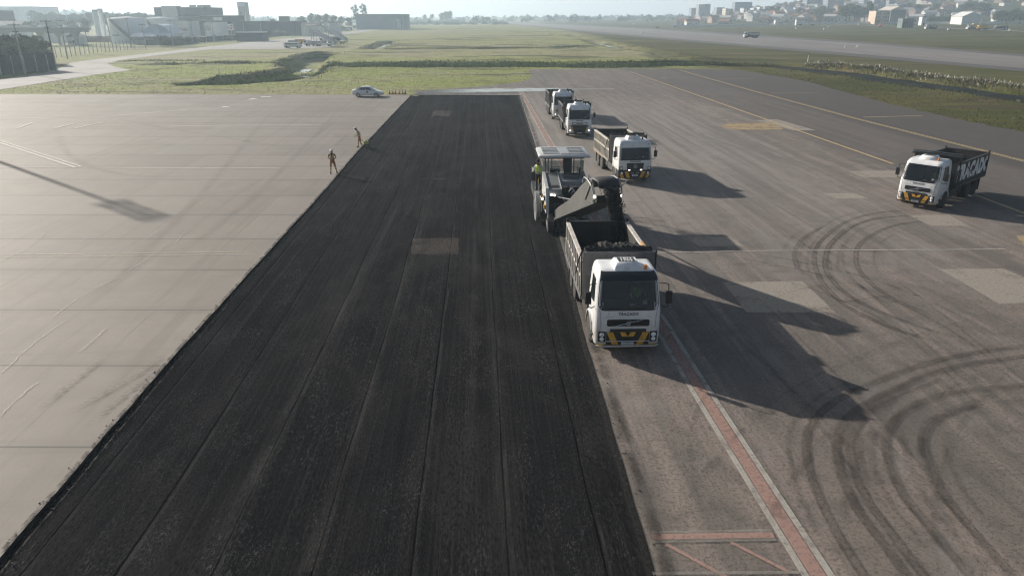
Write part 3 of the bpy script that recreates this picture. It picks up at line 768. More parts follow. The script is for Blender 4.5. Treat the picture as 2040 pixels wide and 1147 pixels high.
for m_, amt in ((M_WHITE, .55), (M_WHITE2, .7)):
    nt = m_.node_tree; pb = nt.nodes['Principled BSDF']; src = pb.inputs['Base Color'].links[0].from_socket
    tc_ = nt.nodes.new('ShaderNodeTexCoord'); sp_ = nt.nodes.new('ShaderNodeSeparateXYZ'); nt.links.new(tc_.outputs['Object'], sp_.inputs[0])
    nz_ = nt.nodes.new('ShaderNodeTexNoise'); nz_.inputs['Scale'].default_value = 3.5; nz_.inputs['Detail'].default_value = 6; nt.links.new(tc_.outputs['Object'], nz_.inputs['Vector'])
    ad_ = nt.nodes.new('ShaderNodeMath'); ad_.operation = 'MULTIPLY_ADD'; nt.links.new(nz_.outputs['Fac'], ad_.inputs[0]); ad_.inputs[1].default_value = -1.3; nt.links.new(sp_.outputs[2], ad_.inputs[2])
    mr_ = nt.nodes.new('ShaderNodeMapRange'); mr_.inputs['From Min'].default_value = .75; mr_.inputs['From Max'].default_value = -.35; mr_.inputs['To Max'].default_value = amt; nt.links.new(ad_.outputs[0], mr_.inputs['Value'])
    mx_ = nt.nodes.new('ShaderNodeMix'); mx_.data_type = 'RGBA'; nt.links.new(mr_.outputs[0], mx_.inputs[0]); nt.links.new(src, mx_.inputs[6]); mx_.inputs[7].default_value = (.30, .25, .20, 1)
    nt.links.new(mx_.outputs[2], pb.inputs['Base Color'])

class Front:
    """shell of a lorry cab: rings over height, plus patches that follow its front"""
    def __init__(s, prof, hw, back, rf):
        s.prof, s.hw_, s.back, s.rf = prof, hw, back, rf
    def lerp(s, tab, z):
        for (z0, a), (z1, b) in zip(tab[:-1], tab[1:]):
            if z <= z1: return a + (b - a) * max(0, (z - z0)) / (z1 - z0)
        return tab[-1][1]
    def yf(s, z): return s.lerp(s.prof, z)
    def hw(s, z): return s.lerp(s.hw_, z)
    def pt(s, x, z, off=0.0):
        h, r = s.hw(z), s.rf; a = abs(x) - (h - r); y = s.yf(z)
        if a > 0: y += r - math.sqrt(max(r * r - min(a, r) ** 2, 0))
        return Vector((x, y - off, z))
    def ring(s, z, inset=0.0):
        h, r, y0, y1 = s.hw(z) - inset, s.rf, s.yf(z) + inset, s.back - inset; P = []
        for i in range(7):
            t = math.pi / 2 * i / 6; P.append((-(h - r) - r * math.cos(t), y0 + r - r * math.sin(t), z))
        for k in (-.6, -.2, .2, .6): P.append((k * (h - r), y0, z))
        for i in range(7):
            t = math.pi / 2 * i / 6; P.append(((h - r) + r * math.sin(t), y0 + r - r * math.cos(t), z))
        q = .08
        for i in range(4):
            t = math.pi / 2 * i / 3; P.append((h - q + q * math.cos(t), y1 - q + q * math.sin(t), z))
        for i in range(4):
            t = math.pi / 2 * i / 3; P.append((-h + q - q * math.sin(t), y1 - q + q * math.cos(t), z))
        return P
    def patch(s, mb, z0, z1, xl, xr, off, nz=8, nx=12, r=0.0, rb=None, thick=.02):
        rb = r if rb is None else rb; rows = []
        zs = [z0 + (z1 - z0) * (i / nz) for i in range(nz + 1)]
        if rb: zs = sorted(set(zs + [z0 + rb * t for t in (.08, .2, .4, .7)]))
        if r: zs = sorted(set(zs + [z1 - r * t for t in (.08, .2, .4, .7)]))
        for z in zs:
            c = 0
            if rb and z < z0 + rb: c = rb - math.sqrt(max(rb * rb - (z0 + rb - z) ** 2, 0))
            if r and z > z1 - r: c = r - math.sqrt(max(r * r - (z - z1 + r) ** 2, 0))
            a = (xl(z) if callable(xl) else xl) + c; b = (xr(z) if callable(xr) else xr) - c
            rows.append([(a + (b - a) * j / nx, z) for j in range(nx + 1)])
        V = [[mb.bm.verts.new(s.pt(x, z, off)) for x, z in row] for row in rows]
        for A, B in zip(V[:-1], V[1:]):
            for j in range(nx): mb._f([A[j], A[j + 1], B[j + 1], B[j]])
        # rim back to the shell so that the piece has thickness
        edge = [(k, 0) for k in range(len(V))] + [(len(V) - 1, j) for j in range(1, nx + 1)] + [(k, nx) for k in range(len(V) - 2, -1, -1)] + [(0, j) for j in range(nx - 1, 0, -1)]
        W = [mb.bm.verts.new(V[i][j].co + Vector((0, thick, 0))) for i, j in edge]
        for i in range(len(edge)):
            j = (i + 1) % len(edge)
            mb._f([V[edge[i][0]][edge[i][1]], W[i], W[j], V[edge[j][0]][edge[j][1]]])
        return mb

def wheel(root, x, y, r=.51, wd=.30, out=1, name='wheel'):
    p = [(r * .58, -wd / 2), (r * .86, -wd / 2), (r * .96, -wd * .42), (r, -wd * .33), (r * .985, -wd * .12), (r, -wd * .1), (r, wd * .1), (r * .985, wd * .12), (r, wd * .33), (r * .96, wd * .42), (r * .86, wd / 2), (r * .58, wd / 2)]
    t = MB().lathe(p, (0, 0, 0), 'x', 26)
    for i in range(30):
        a = 2 * math.pi * i / 30
        for sgn in (-1, 1):
            t.box((sgn * wd * .3, math.sin(a) * r * .995, math.cos(a) * r * .995), (wd * .3, .05, .03), rot=Matrix.Rotation(-a, 3, 'X'))
    w_ = t.build(name, M_TYRE, root, (x, y, r - .01))
    o = wd / 2 * out
    rp = [(.03, o * .75), (.10, o * .78), (.13, o * .45), (r * .40, o * .38), (r * .5, o * .55), (r * .57, o * .92), (r * .6, o * .98), (r * .6, o * .5), (.03, o * .2)]
    m = MB().lathe(rp, (0, 0, 0), 'x', 20)
    for i in range(8):
        a = 2 * math.pi * i / 8; m.cyl((o * .45, .2 * math.sin(a), .2 * math.cos(a)), (o * .72, .2 * math.sin(a), .2 * math.cos(a)), .016, n=6)
    m.build('rim', M_RIM, w_)
    return w_

def mirror(root, side, fr, z=2.2, hw=1.12, y=.35):
    x = side * (hw - .01)
    mb = MB().tube([(x, y + .12, z + .38), (x + side * .16, y, z + .42), (x + side * .26, y - .02, z + .38), (x + side * .28, y - .02, z + .1)], .017)
    mb.tube([(x, y + .12, z - .42), (x + side * .16, y, z - .46), (x + side * .27, y - .02, z - .42), (x + side * .28, y - .02, z)], .017)
    a = mb.build('mirror_arm', M_BLACK, root)
    MB().box((x + side * .29, y - .02, z - .08), (.20, .13, .42)).build('mirror', M_BLACK, a, bevel=.04)
    return a

def tipper(root, style, y0, y1, zb=1.20, zt=2.60, zf=2.98, W=1.30):
    """open tipper body; parts: floor, side panels with ribs, front board, tailgate"""
    side = {'white': M_BEDWH, 'cream': M_BEDCREAM, 'black': M_BEDBLK, 'grey': M_BEDGREY}[style]
    body = MB().box2((-W + .1, y0, zb - .12), (W - .1, y1, zb)).build('tipper_body', M_CHAS if style == 'black' else M_BEDGREY, root)
    MB().box2((-W + .08, y0 + .08, zb + .001), (W - .08, y1 - .06, zb + .03)).build('tipper_floor', M_BEDIN, body)
    for s in (-1, 1):
        m = MB(); m.box2((s * (W - .05), y0, zb), (s * (W - .09), y1, zt))
        m.build('side_lining', M_BEDIN, body)
        m = MB(); m.box2((s * (W - .045), y0, zb - .02), (s * (W - .01), y1, zt - .06))
        rail = MB().box2((s * (W - .10), y0 - .02, zt - .055), (s * (W + .05), y1 + .02, zt + .03)).build('top_rail', side, body)
        m.box2((s * (W - .009), y0, zb - .1), (s * (W + .06), y1, zb + .06))
        L = y1 - y0
        panel_m, m = m, MB()
        if style == 'white':
            n = 9
            for i in range(n + 1):
                y = y0 + L * i / n; m.beam((s * (W + .02), y, zb + .06), (s * (W + .02), min(y + .28, y1) if i < n else y1 - .03, zt - .055), .06, .07, up=(1, 0, 0))
            m.box2((s * (W - .009), y0, (zb + zt) / 2 - .03), (s * (W + .03), y1, (zb + zt) / 2 + .05))
        elif style == 'cream':
            n = 13
            for i in range(n + 1):
                y = y0 + (L - .06) * i / n + .03; m.box((s * (W + .02), y, (zb + zt) / 2), (.06, .06, zt - zb - .115))
            m.box2((s * (W - .009), y0, zb + .66), (s * (W + .03), y1, zb + .78))
        elif style == 'grey':
            n = 6
            for i in range(n + 1):
                y = y0 + (L - .08) * i / n + .04; m.box((s * (W + .02), y, (zb + zt) / 2), (.06, .07, zt - zb - .115))
        else:
            for i in (0, 1): m.box((s * (W + .02), y0 + .05 + (L - .1) * i, (zb + zt) / 2), (.07, .1, zt - zb - .115))
            m.box2((s * (W - .009), y0 + .2, zb + .10), (s * (W + .025), y1 - .2, zb + .16))
        sp = panel_m.build('side_panel', {'white': M_BEDGREY, 'cream': M_BEDSHADE}.get(style, side), root)  # panels darker than their ribs: dark gaps are coloured in
        m.build('side_ribs', side, sp)
        if style == 'black':
            me = text_mesh('TRAÇADO', 1.1, lambda u, v, s=s: Vector((s * (W + .012), (y0 + y1) / 2 + s * u * 1.02, (zb + zt) / 2 + .02 + v * 1.12)), bold=.085, spacing=1.12)
            me.materials.append(M_LETW); link('lettering', me, sp)
    fm = {'white': M_BEDGREY, 'cream': M_BEDGREY, 'black': M_BEDBLK, 'grey': M_BEDBLK}[style]
    m = MB(); m.box2((-W + .02, y0 - .09, zb - .05), (W - .02, y0 - .025, zf - .1)); m.box2((-W, y0 - .13, zf - .099), (W, y0 + .01, zf))
    for x in (-W + .05, W - .05): m.box2((x - .06, y0 - .14, zb), (x + .06, y0 - .092, zf - .1))
    m.box2((-W + .1, y0 - .12, zb + .75), (W - .1, y0 - .092, zb + .85))
    for x in (-W + .04, W - .04): m.prism([(y0 - .02, zt - .05), (y0 - .02, zf - .02), (y0 + .7, zt - .05)], 'x', x - .02, x + .02)
    fb = m.build('front_board', fm, root)
    m = MB(); m.box2((-W + .03, y1 - .055, zb + .04), (W - .03, y1, zt)); m.box2((-W, y1 - .07, zt + .001), (W, y1 + .03, zt + .06))
    for x in (-W - .01, W + .01): m.box2((x - .04, y1 - .02, zb), (x + .04, y1 + .06, zt + .16))
    m.build('tailgate', M_BEDIN if style != 'cream' else M_BEDBLK, root)
    return fb

def plate(fr, root, z, text):
    m = MB(); fr.patch(m, z - .065, z + .065, -.21, .21, .075, 2, 4, thick=.03); p = m.build('number_plate', M_PLATE, root)
    m = MB(); fr.patch(m, z + .04, z + .063, -.208, .208, .077, 1, 4, thick=.001); m.build('plate_band', M_BLUE, p)
    me = text_mesh(text, .095, lambda u, v: fr.pt(u, z - .015 + v, .078)); me.materials.append(M_INK); link('lettering', me, p)

def make_lorry(style, label, bed, loc, rz, rear6=True, number='', ac_text=None, lit=False, group='tipper lorries on the taxiway'):
    root = empty('tipper_lorry', loc, rz, label, 'lorry', group)
    if style == 'vm':
        prof = [(.30, .06), (.36, .03), (.55, .0), (.95, .02), (1.35, .035), (1.68, .07), (2.62, .34), (2.84, .52), (2.90, .74)]
        hw = [(.30, 1.12), (.9, 1.14), (1.7, 1.13), (2.6, 1.05), (2.8, 1.0), (2.9, .93)]; top, back, rf = 2.90, 1.85, .26
    elif style == 'daf':
        prof = [(.30, .06), (.40, .03), (.60, .0), (1.05, .01), (1.40, .03), (1.72, .07), (2.70, .26), (2.92, .40), (3.0, .6)]
        hw = [(.30, 1.13), (.9, 1.16), (1.7, 1.15), (2.6, 1.09), (2.9, 1.04), (3.0, .96)]; top, back, rf = 3.0, 2.0, .22
    else:
        prof = [(.30, .06), (.38, .03), (.50, .0), (1.0, .01), (1.40, .015), (1.66, .04), (2.45, .20), (2.80, .30), (2.92, .5)]
        hw = [(.30, 1.15), (.9, 1.18), (1.7, 1.17), (2.6, 1.13), (2.8, 1.09), (2.92, 1.0)]; top, back, rf = 2.92, 1.95, .16
    fr = Front(prof, hw, back, rf)
    body = M_WHITE if style != 'vw' else M_WHITE2
    zs = [.95, 1.2, 1.45, 1.68, 1.9, 2.2, 2.45, 2.62, 2.75, top - .06]
    rings = [fr.ring(z) for z in zs] + [fr.ring(top - .02, .02), fr.ring(top, .09)]
    # cab shell: lower skirts end above the wheel arches
    ws0, ws1 = {'vm': (1.67, 2.60), 'daf': (1.72, 2.56), 'vw': (1.66, 2.42)}[style]
    def hole(mb, x, z0, z1):
        fs = [f for f in mb.bm.faces if f.calc_center_median().y < .5 and abs(f.calc_center_median().x) < x and z0 < f.calc_center_median().z < z1]
        bmesh.ops.delete(mb.bm, geom=fs, context='FACES_ONLY'); return mb
    cab = hole(MB().loft(rings), 1.15 - rf, ws0, ws1).build('cab', body, root, smooth=50)
    hole(MB().loft([fr.ring(z, .05) for z in zs]), 1.15 - rf, ws0, ws1).build('cab_lining', mat('cab_lining', (.035, .034, .033), .8), cab, smooth=50)
    m = MB(); m.box((0, .48, ws0 - .10), (1.9, .5, .22)); m.box((.5, .62, ws0 + .05), (.5, .2, .12)); dash = m.build('dashboard', M_BLACK, root, bevel=.04)
    m = MB(); c0 = Vector((.5, .80, ws0 + .16)); n = 16
    for i in range(n):
        a, b = 2 * math.pi * i / n, 2 * math.pi * (i + 1) / n
        m.cyl(c0 + Vector((.2 * math.cos(a), .10 * math.sin(a), .17 * math.sin(a))), c0 + Vector((.2 * math.cos(b), .10 * math.sin(b), .17 * math.sin(b))), .017, n=5)
    m.cyl(c0, c0 + Vector((0, -.15, -.2)), .03, n=6); m.build('steering_wheel', M_BLACK, dash)
    for x in (-.5, .5):
        m = MB(); m.box((x, 1.25, 1.40), (.55, .5, .2)); m.box((x, 1.52, 1.85), (.5, .14, .8)); m.build('seat', M_BLACK, root, bevel=.05)
    MB().box((.18, .36, ws0 + .055), (.16, .10, .006)).build('card', M_PLATE, dash); MB().box((.62, .40, ws0 + .12), (.14, .16, .01), rot=Matrix.Rotation(.5, 3, 'X')).build('paper', M_PLATE, dash)
    m = MB(); sk = [fr.ring(z) for z in (.38, .6, .85, .949)]
    sk = [[(x, min(y, .62), z) for x, y, z in r] for r in sk]
    m.loft(sk); bump = m.build('bumper', body if style != 'vw' else M_BLACK, root, smooth=50)
    ins = {'vm': .07, 'daf': .05, 'vw': .09}[style]
    # black windscreen surround, glass, visor
    m = MB(); fr.patch(m, ws0 - .05, ws1 + .03, lambda z: -fr.hw(z) + ins, lambda z: fr.hw(z) - ins, .006, 10, 16, r=.06, rb=.26 if style == 'vm' else .08)
    hole(m, .86, ws0 + .05, ws1 - .05); sur = m.build('windscreen_seal', M_BLACK, root)
    m = MB(); fr.patch(m, ws0 + .02, ws1, lambda z: -fr.hw(z) + ins + .05, lambda z: fr.hw(z) - ins - .05, .012, 10, 16, r=.05, rb=.22 if style == 'vm' else .06, thick=.001)
    m.build('windscreen', M_SCREEN, root)
    m = MB()
    for x0, x1 in ((-.75, -.05), (.0, .7)): m.tube([fr.pt(x0, ws0 + .0, .03), fr.pt((x0 + x1) / 2, ws0 + .05, .035), fr.pt(x1, ws0 + .08, .03)], .011, 5)
    m.build('wiper', M_BLACK, root)
    m = MB()
    if style == 'vm':
        m.loft([[tuple(fr.pt(x * (fr.hw(z) - .05), z, o)) for x in [i / 10 for i in range(-10, 11)]] for z, o in ((2.61, .015), (2.63, .13), (2.70, .15), (2.80, .10), (2.86, .02))], cap=False, closed=False)
        m.build('sun_visor', M_GLOSSB if bed != 'black' else M_WHITE, root)
    elif style == 'daf':
        m.loft([[tuple(fr.pt(x * (fr.hw(z) - .25), z, o)) for x in [i / 10 for i in range(-10, 11)]] for z, o in ((2.60, .015), (2.56, .14), (2.64, .16), (2.76, .10), (2.86, .01))], cap=False, closed=False)
        m.build('sun_visor', M_WHITE, root)
        for s in (-1, 1):
            m = MB(); fr.patch(m, 2.58, 2.76, *sorted((s * .66, s * 1.0)), .012, 3, 5, r=.03); c = m.build('corner_lamp', M_BLACK, root)
            m = MB(); fr.patch(m, 2.66, 2.73, *sorted((s * .74, s * .94)), .018, 2, 4, r=.02); m.build('lens', M_LAMP, c)
    else:
        for s in (-1, 1):
            m = MB(); fr.patch(m, 2.66, 2.70, *sorted((s * .88, s * .98)), .012, 1, 3); m.build('roof_lamp', M_BLACK, root)
    # doors' side windows, door line, handles
    for s in (-1, 1):
        y0, y1 = (.62, back - .55); z0, z1 = ws0 + .04, ws1 - .06
        m = MB(); X = lambda z: s * (fr.hw(z) + .006)
        m.poly([(X(z0), y0 - .12, z0 + .1), (X(z0), y1, z0), (X(z1), y1, z1), (X(z1), y0 + .12, z1)])
        for a, b in (((y0 - .12, z0 + .1), (y1, z0)), ((y1, z0), (y1, z1)), ((y1, z1), (y0 + .12, z1)), ((y0 + .12, z1), (y0 - .12, z0 + .1))):
            m.beam((X(a[1]), a[0], a[1]), (X(b[1]), b[0], b[1]), .02, .03)
        d = m.build('side_window', M_GLASS, root)
        m = MB(); m.box((s * (fr.hw(1.5) + .012), y1 - .1, 1.52), (.025, .18, .05)); m.build('door_handle', M_BLACK, root)
        m = MB()
        m.beam((s * (fr.hw(1.2) + .002), y1 + .05, 1.0), (s * (fr.hw(2.5) + .002), y1 + .05, 2.5), .012, .012); m.build('door_seam', M_BLACK, root)
    # white arch over the front wheel with its step
    ay = 1.32
    for s in (-1, 1):
        m = MB(); pr = []
        for i in range(11):
            t = math.pi * (i / 10) * .92 + .12; pr.append((ay - .66 * math.cos(t), .50 + .66 * math.sin(t)))
        inn = [(ay + (y - ay) * .92, .5 + (z - .5) * .92) for y, z in pr][::-1]
        m.prism(pr + inn, 'x', s * .80, s * 1.19)
        m.build('fender', body, root, smooth=40)
        m = MB(); m.box((s * 1.12, .62, .62), (.16, .5, .05)); m.box((s * 1.12, .60, .38), (.16, .44, .05)); m.build('step', M_CHAS, root)
        wheel(root, s * 1.02, ay, out=s)
    for y in ((5.35, 6.65) if rear6 else (5.9,)):
        for s in (-1, 1): wheel(root, s * .93, y, wd=.58, out=s)
    # lower front by style
    m = MB()
    if style == 'vm':
        fr.patch(m, 1.07, 1.31, -.73, .73, .016, 3, 12, r=.06); g = m.build('grille', M_BLACK, root)
        m = MB()
        for z in (1.12, 1.17, 1.22, 1.27): m.tube([fr.pt(x / 10 * .68, z, .03) for x in range(-10, 11, 2)], .010, 4)
        m.build('grille_bar', M_CHAS, g)
        m = MB(); m.tube([fr.pt(-.47, 1.085, .045), fr.pt(0, 1.195, .05), fr.pt(.47, 1.305, .045)], .014, 5); m.build('diagonal_bar', M_SILV, g)
        m = MB(); c = fr.pt(0, 1.195, .06); n = 18
        for i in range(n):
            a, b = 2 * math.pi * i / n, 2 * math.pi * (i + 1) / n; m.cyl(c + Vector((.062 * math.cos(a), 0, .062 * math.sin(a))), c + Vector((.062 * math.cos(b), 0, .062 * math.sin(b))), .012, n=5)
        m.tube([c + Vector((.045, 0, .05)), c + Vector((.085, 0, .09))], .010, 4); m.build('round_emblem', M_SILV, g)
        m = MB(); fr.patch(m, .88, .975, -.62, .62, .05, 2, 8); m.build('grille_slot', M_BLACK, root)
        m = MB(); fr.patch(m, .40, .86, -.74, .74, .02, 4, 10); pan = m.build('warning_panel', M_BLACK, root)
        for sgn in (-1, 1):
            m = MB(); fr.patch(m, .39, .86, lambda z: sgn * (.42 + (z - .39) * .42) - .11 * 1, lambda z: sgn * (.42 + (z - .39) * .42) + .11, .028, 4, 3); m.build('yellow_stripe', M_YEL, pan)
            m = MB(); fr.patch(m, .70, .86, lambda z: sgn * (.10 + (z - .70) * .55) - .09, lambda z: sgn * (.10 + (z - .70) * .55) + .10, .028, 3, 3); m.build('yellow_stripe', M_YEL, pan)
            m = MB(); fr.patch(m, .34, .41, *sorted((sgn * .80, sgn * 1.0)), .02, 1, 3); m.build('yellow_stripe', M_YEL, pan)
            m = MB(); fr.patch(m, .50, .88, *sorted((sgn * .76, sgn * 1.02)), .02, 4, 4, r=.03); hl = m.build('headlight', M_BLACK, root)
            m = MB()
            for zz, rr in ((.77, .085), (.61, .075)):
                c = fr.pt(sgn * .89, zz, .03); m.ball(c, (rr, .03, rr), 12, 6)
            m.build('lens', M_LAMP, hl)
        m = MB(); m.tube([fr.pt(x / 10 * 1.08, .36, .10) for x in range(-10, 11)], .028, 6); m.build('bumper_bar', M_BLACK if bed == 'black' else body, root); m = MB(); m.tube([fr.pt(x / 10 * .75, .55, .075) for x in range(-10, 11)], .016, 6)
        m.build('bumper_bar', M_BLACK if bed == 'black' else body, root)
        plate(fr, root, .46, number)
        me = text_mesh('TRAÇADO', .125, lambda u, v: fr.pt(u * 1.0, 1.50 + v, .008), bold=.006, spacing=1.2); me.materials.append(M_INK); link('lettering', me, cab)
        for tx, xx in (('VOLVO VM', -.66), ('270', .72)):
            me = text_mesh(tx, .062, lambda u, v: fr.pt(xx + u, 1.395 + v, .008)); me.materials.append(M_GREYP); link('lettering', me, cab)
        for s in (-1, 1):
            m = MB()
            m.tube([fr.pt(s * .93, 1.0, .004), fr.pt(s * .95, 1.45, .004), fr.pt(s * .99, 1.66, .004)], .006, 4); m.build('panel_gap', M_BLACK, root)
    elif style == 'daf':
        fr.patch(m, 1.18, 1.42, -.74, .74, .014, 3, 12, r=.02); g = m.build('grille_frame', M_BLACK, root)
        m = MB(); fr.patch(m, 1.23, 1.38, -.68, .68, .022, 3, 12); m.build('grille_plate', M_WHITE, g)
        me = text_mesh('TRAÇADO', .10, lambda u, v: fr.pt(u * 1.2, 1.30 + v, .026), bold=.008); me.materials.append(M_INK); link('lettering', me, g)
        me = text_mesh('TRAÇADO', .12, lambda u, v: fr.pt(u * 1.2, 1.56 + v, .008), bold=.006); me.materials.append(M_INK); link('lettering', me, cab)
        m = MB(); fr.patch(m, .42, 1.15, lambda z: -(.52 + (z - .42) * .52), lambda z: .52 + (z - .42) * .52, .018, 6, 12); g2 = m.build('grille', M_BLACK, root)
        m = MB()
        for z in (.55, .68, .81, .94, 1.05): m.tube([fr.pt(x / 10 * .5, z, .03) for x in range(-10, 11, 2)], .016, 4)
        m.build('grille_bar', M_CHAS, g2)
        for s in (-1, 1):
            m = MB(); fr.patch(m, .50, 1.08, lambda z: s * (.58 + (z - .5) * .30) - .05, lambda z: s * (.58 + (z - .5) * .30) + .05, .026, 4, 2); m.build('yellow_stripe', M_YEL, g2)
            m = MB(); fr.patch(m, .56, .98, lambda z: s * (.92 + (z - .5) * .1) - .1, lambda z: s * (.92 + (z - .5) * .1) + .1, .018, 4, 4, r=.08); hl = m.build('headlight', M_LAMP, root)
            m = MB(); m.ball(fr.pt(s * .90, .66, .03), (.045, .03, .045), 10, 6); m.build('lit_bulb', M_LIT, hl)
        m = MB(); m.tube([fr.pt(x / 10 * 1.0, .36, .04) for x in range(-10, 11)], .05, 6); m.build('bumper_bar', M_BLACK, root)
        plate(fr, root, .44, number)
    else:
        fr.patch(m, .80, 1.42, lambda z: -.60 + (1.42 - z) * .06, lambda z: .60 - (1.42 - z) * .06, .016, 5, 12); g = m.build('grille', M_BLACK, root)
        m = MB()
        for z in (.98, 1.10, 1.22, 1.33): m.tube([fr.pt(x / 10 * .54, z, .03) for x in range(-10, 11, 2)], .012, 4)
        m.build('grille_bar', M_CHAS, g)
        m = MB(); c = fr.pt(0, 1.20, .045); n = 20; P = lambda a, b: c + Vector((a, -.004, b))
        for i in range(n):
            a, b = 2 * math.pi * i / n, 2 * math.pi * (i + 1) / n; m.cyl(P(.13 * math.cos(a), .13 * math.sin(a)), P(.13 * math.cos(b), .13 * math.sin(b)), .012, n=5)
        m.tube([P(-.055, .11), P(0, .005), P(.055, .11)], .010, 4); m.tube([P(-.11, .06), P(-.06, -.10), P(0, .0), P(.06, -.10), P(.11, .06)], .010, 4)
        m.build('round_emblem', M_SILV, g)
        me = text_mesh('TRAÇADO', .12, lambda u, v: fr.pt(u * 1.25, 1.53 + v, .008), bold=.006, spacing=1.1); me.materials.append(M_INK); link('lettering', me, cab)
        for s in (-1, 1):
            m = MB(); fr.patch(m, .86, 1.20, lambda z: s * 1.0 - .12, lambda z: s * 1.0 + .12, .016, 4, 4, r=.06); hl = m.build('headlight', M_BLACK, root)
            m = MB(); m.ball(fr.pt(s * .99, 1.08, .03), (.08, .03, .09), 10, 6); m.build('lens', M_LAMP, hl)
            m = MB(); fr.patch(m, .93, .98, *sorted((s * .36, s * .48)), .04, 1, 2); m.build('marker_lamp', M_LIT, root)
            m = MB(); fr.patch(m, .40, .84, lambda z: s * (.44 + (z - .40) * .40) - .12, lambda z: s * (.44 + (z - .40) * .40) + .12, .024, 4, 3); m.build('yellow_stripe', M_YEL, bump)
            m = MB(); fr.patch(m, .40, .66, lambda z: s * (.86 + (z - .40) * .40) - .11, lambda z: s * (.86 + (z - .40) * .40) + .11, .024, 4, 3); m.build('yellow_stripe', M_YEL, bump)
            m = MB(); m.ball(fr.pt(s * .93, .74, .03), (.09, .04, .09), 10, 6); m.build('fog_lamp', M_LAMP, bump)
        m = MB(); fr.patch(m, .70, .74, -.3, -.06, .03, 1, 2); fr.patch(m, .70, .74, .06, .3, .03, 1, 2); m.build('bumper_vent', M_GREYP, bump)
        plate(fr, root, .58, number)
    for s in (-1, 1): mirror(root, s, fr, z=ws0 + .45, hw=fr.hw(ws0 + .4), y=fr.yf(ws0 + .3) + .1)
    # roof unit, beacon, aerial
    m = MB(); zc = top - .03; yc = back - .80
    m.loft([[(x * k, yc + y * k2, z) for x, y in ((-.42, -.42), (.42, -.42), (.46, -.36), (.46, .42), (-.46, .42), (-.46, -.36))] for z, k, k2 in ((zc, 1, 1), (zc + .10, .97, .95), (zc + .24, .80, .72))])
    ac = m.build('roof_unit', body, root, bevel=.03, smooth=60)
    m = MB(); m.box((0, yc + .02, zc + .245), (.56, .46, .02)); pl = m.build('roof_panel', M_BLACK, ac)
    if ac_text:
        for i, tx in enumerate(ac_text):
            me = text_mesh(tx, .26, lambda u, v: Vector((u * .86, yc + .14 - i * .22 + v * .9, zc + .259)), bold=.012); me.materials.append(M_LETW); link('lettering', me, pl)
    m = MB(); m.cyl((.62, yc - .35, top - .02), (.62, yc - .35, top + .03), .06); m.cyl((.62, yc - .35, top + .03), (.62, yc - .35, top + .15), .06, .05)
    m.build('beacon', M_AMBER if style == 'vm' else M_BLACK, root)
    m = MB(); m.cyl((.05, fr.yf(top) + .25, top - .03), (.05, fr.yf(top) + .20, top + .5), .008, n=4); m.build('aerial', M_BLACK, root)
    # chassis, tank, intake, guards
    m = MB()
    for s in (-1, 1):
        m.box2((s * .33, .6, .72), (s * .45, 7.3, .98))
        m.box2((s * .55, 2.3, .45), (s * 1.1, 3.7, .95))
        m.box2((s * .58, 3.9, .5), (s * 1.08, 4.5, .9))
    m.box2((-.9, 1.9, .95), (.9, 2.2, 1.5))
    for y in ((1.32, 5.35, 6.65) if rear6 else (1.32, 5.9)): m.cyl((-.9, y, .5), (.9, y, .5), .09, n=8)
    m.build('chassis', M_CHAS, root)
    m = MB(); m.cyl((-1.0, 2.12, 1.75), (-.62, 2.12, 1.75), .33, n=18); m.cyl((-.85, 2.12, 1.95), (-.85, 2.12, 2.5), .09, n=8); m.build('air_filter', M_BLACK, root)
    for s in (-1, 1):
        m = MB(); y_b = 7.28; m.box2((s * .62, y_b, .25), (s * 1.24, y_b + .03, 1.0)); m.box2((s * .62, 4.62, .35), (s * 1.24, 4.65, 1.0)); m.box2((s * .62, 4.62, 1.001), (s * 1.24, y_b + .03, 1.04)); m.build('mud_flap', M_BLACK, root)
    fb = tipper(root, bed, 2.45, 7.75)
    if bed == 'cream':
        m = MB()
        for s in (-1, 1): m.box2((s * 1.05, 4.4, 1.06), (s * 1.36, 7.7, 1.12))
        m.build('ochre_rail', M_OCHRE, root)
    if bed == 'black':
        m = MB()
        for z in (3.02, 3.12): m.box2((-1.4, 2.2, z), (1.4, 2.42, z + .04))
        m.box2((-1.42, 2.1, 2.94), (-1.2, 2.4, 3.0)); m.box2((1.2, 2.1, 2.94), (1.42, 2.4, 3.0)); m.beam((1.30, 2.5, 3.0), (1.36, 5.0, 1.6), .03, .03)
        m.build('cover_frame', M_BEDBLK, root)
    else:
        m = MB(); r = random.Random(len(label))
        pts = [(x / 10 * 1.22, 2.62 + r.uniform(-.03, .03), 2.97 + r.uniform(-.03, .04)) for x in range(-10, 11)]
        for k in range(3):
            m.tube([(x, y + (k - 1) * .10, z + (.05 if k == 1 else 0) + r.uniform(-.02, .03)) for x, y, z in pts], .07 + .02 * (k == 1), 7)
        m.build('rolled_tarpaulin', M_TARP, root)
        for s in (-1, 1):
            MB().tube([(s * 1.33, 2.35, 1.3), (s * 1.36, 2.36, 3.03), (s * 1.40, 2.9, 2.5), (s * 1.40, 3.6, 1.75)], .028, 5).build('tarpaulin_arm', M_BEDBLK, root)
    return root

def heading(p_front, p_rear):
    d = Vector(p_rear) - Vector(p_front); return math.atan2(-d.x, d.y)

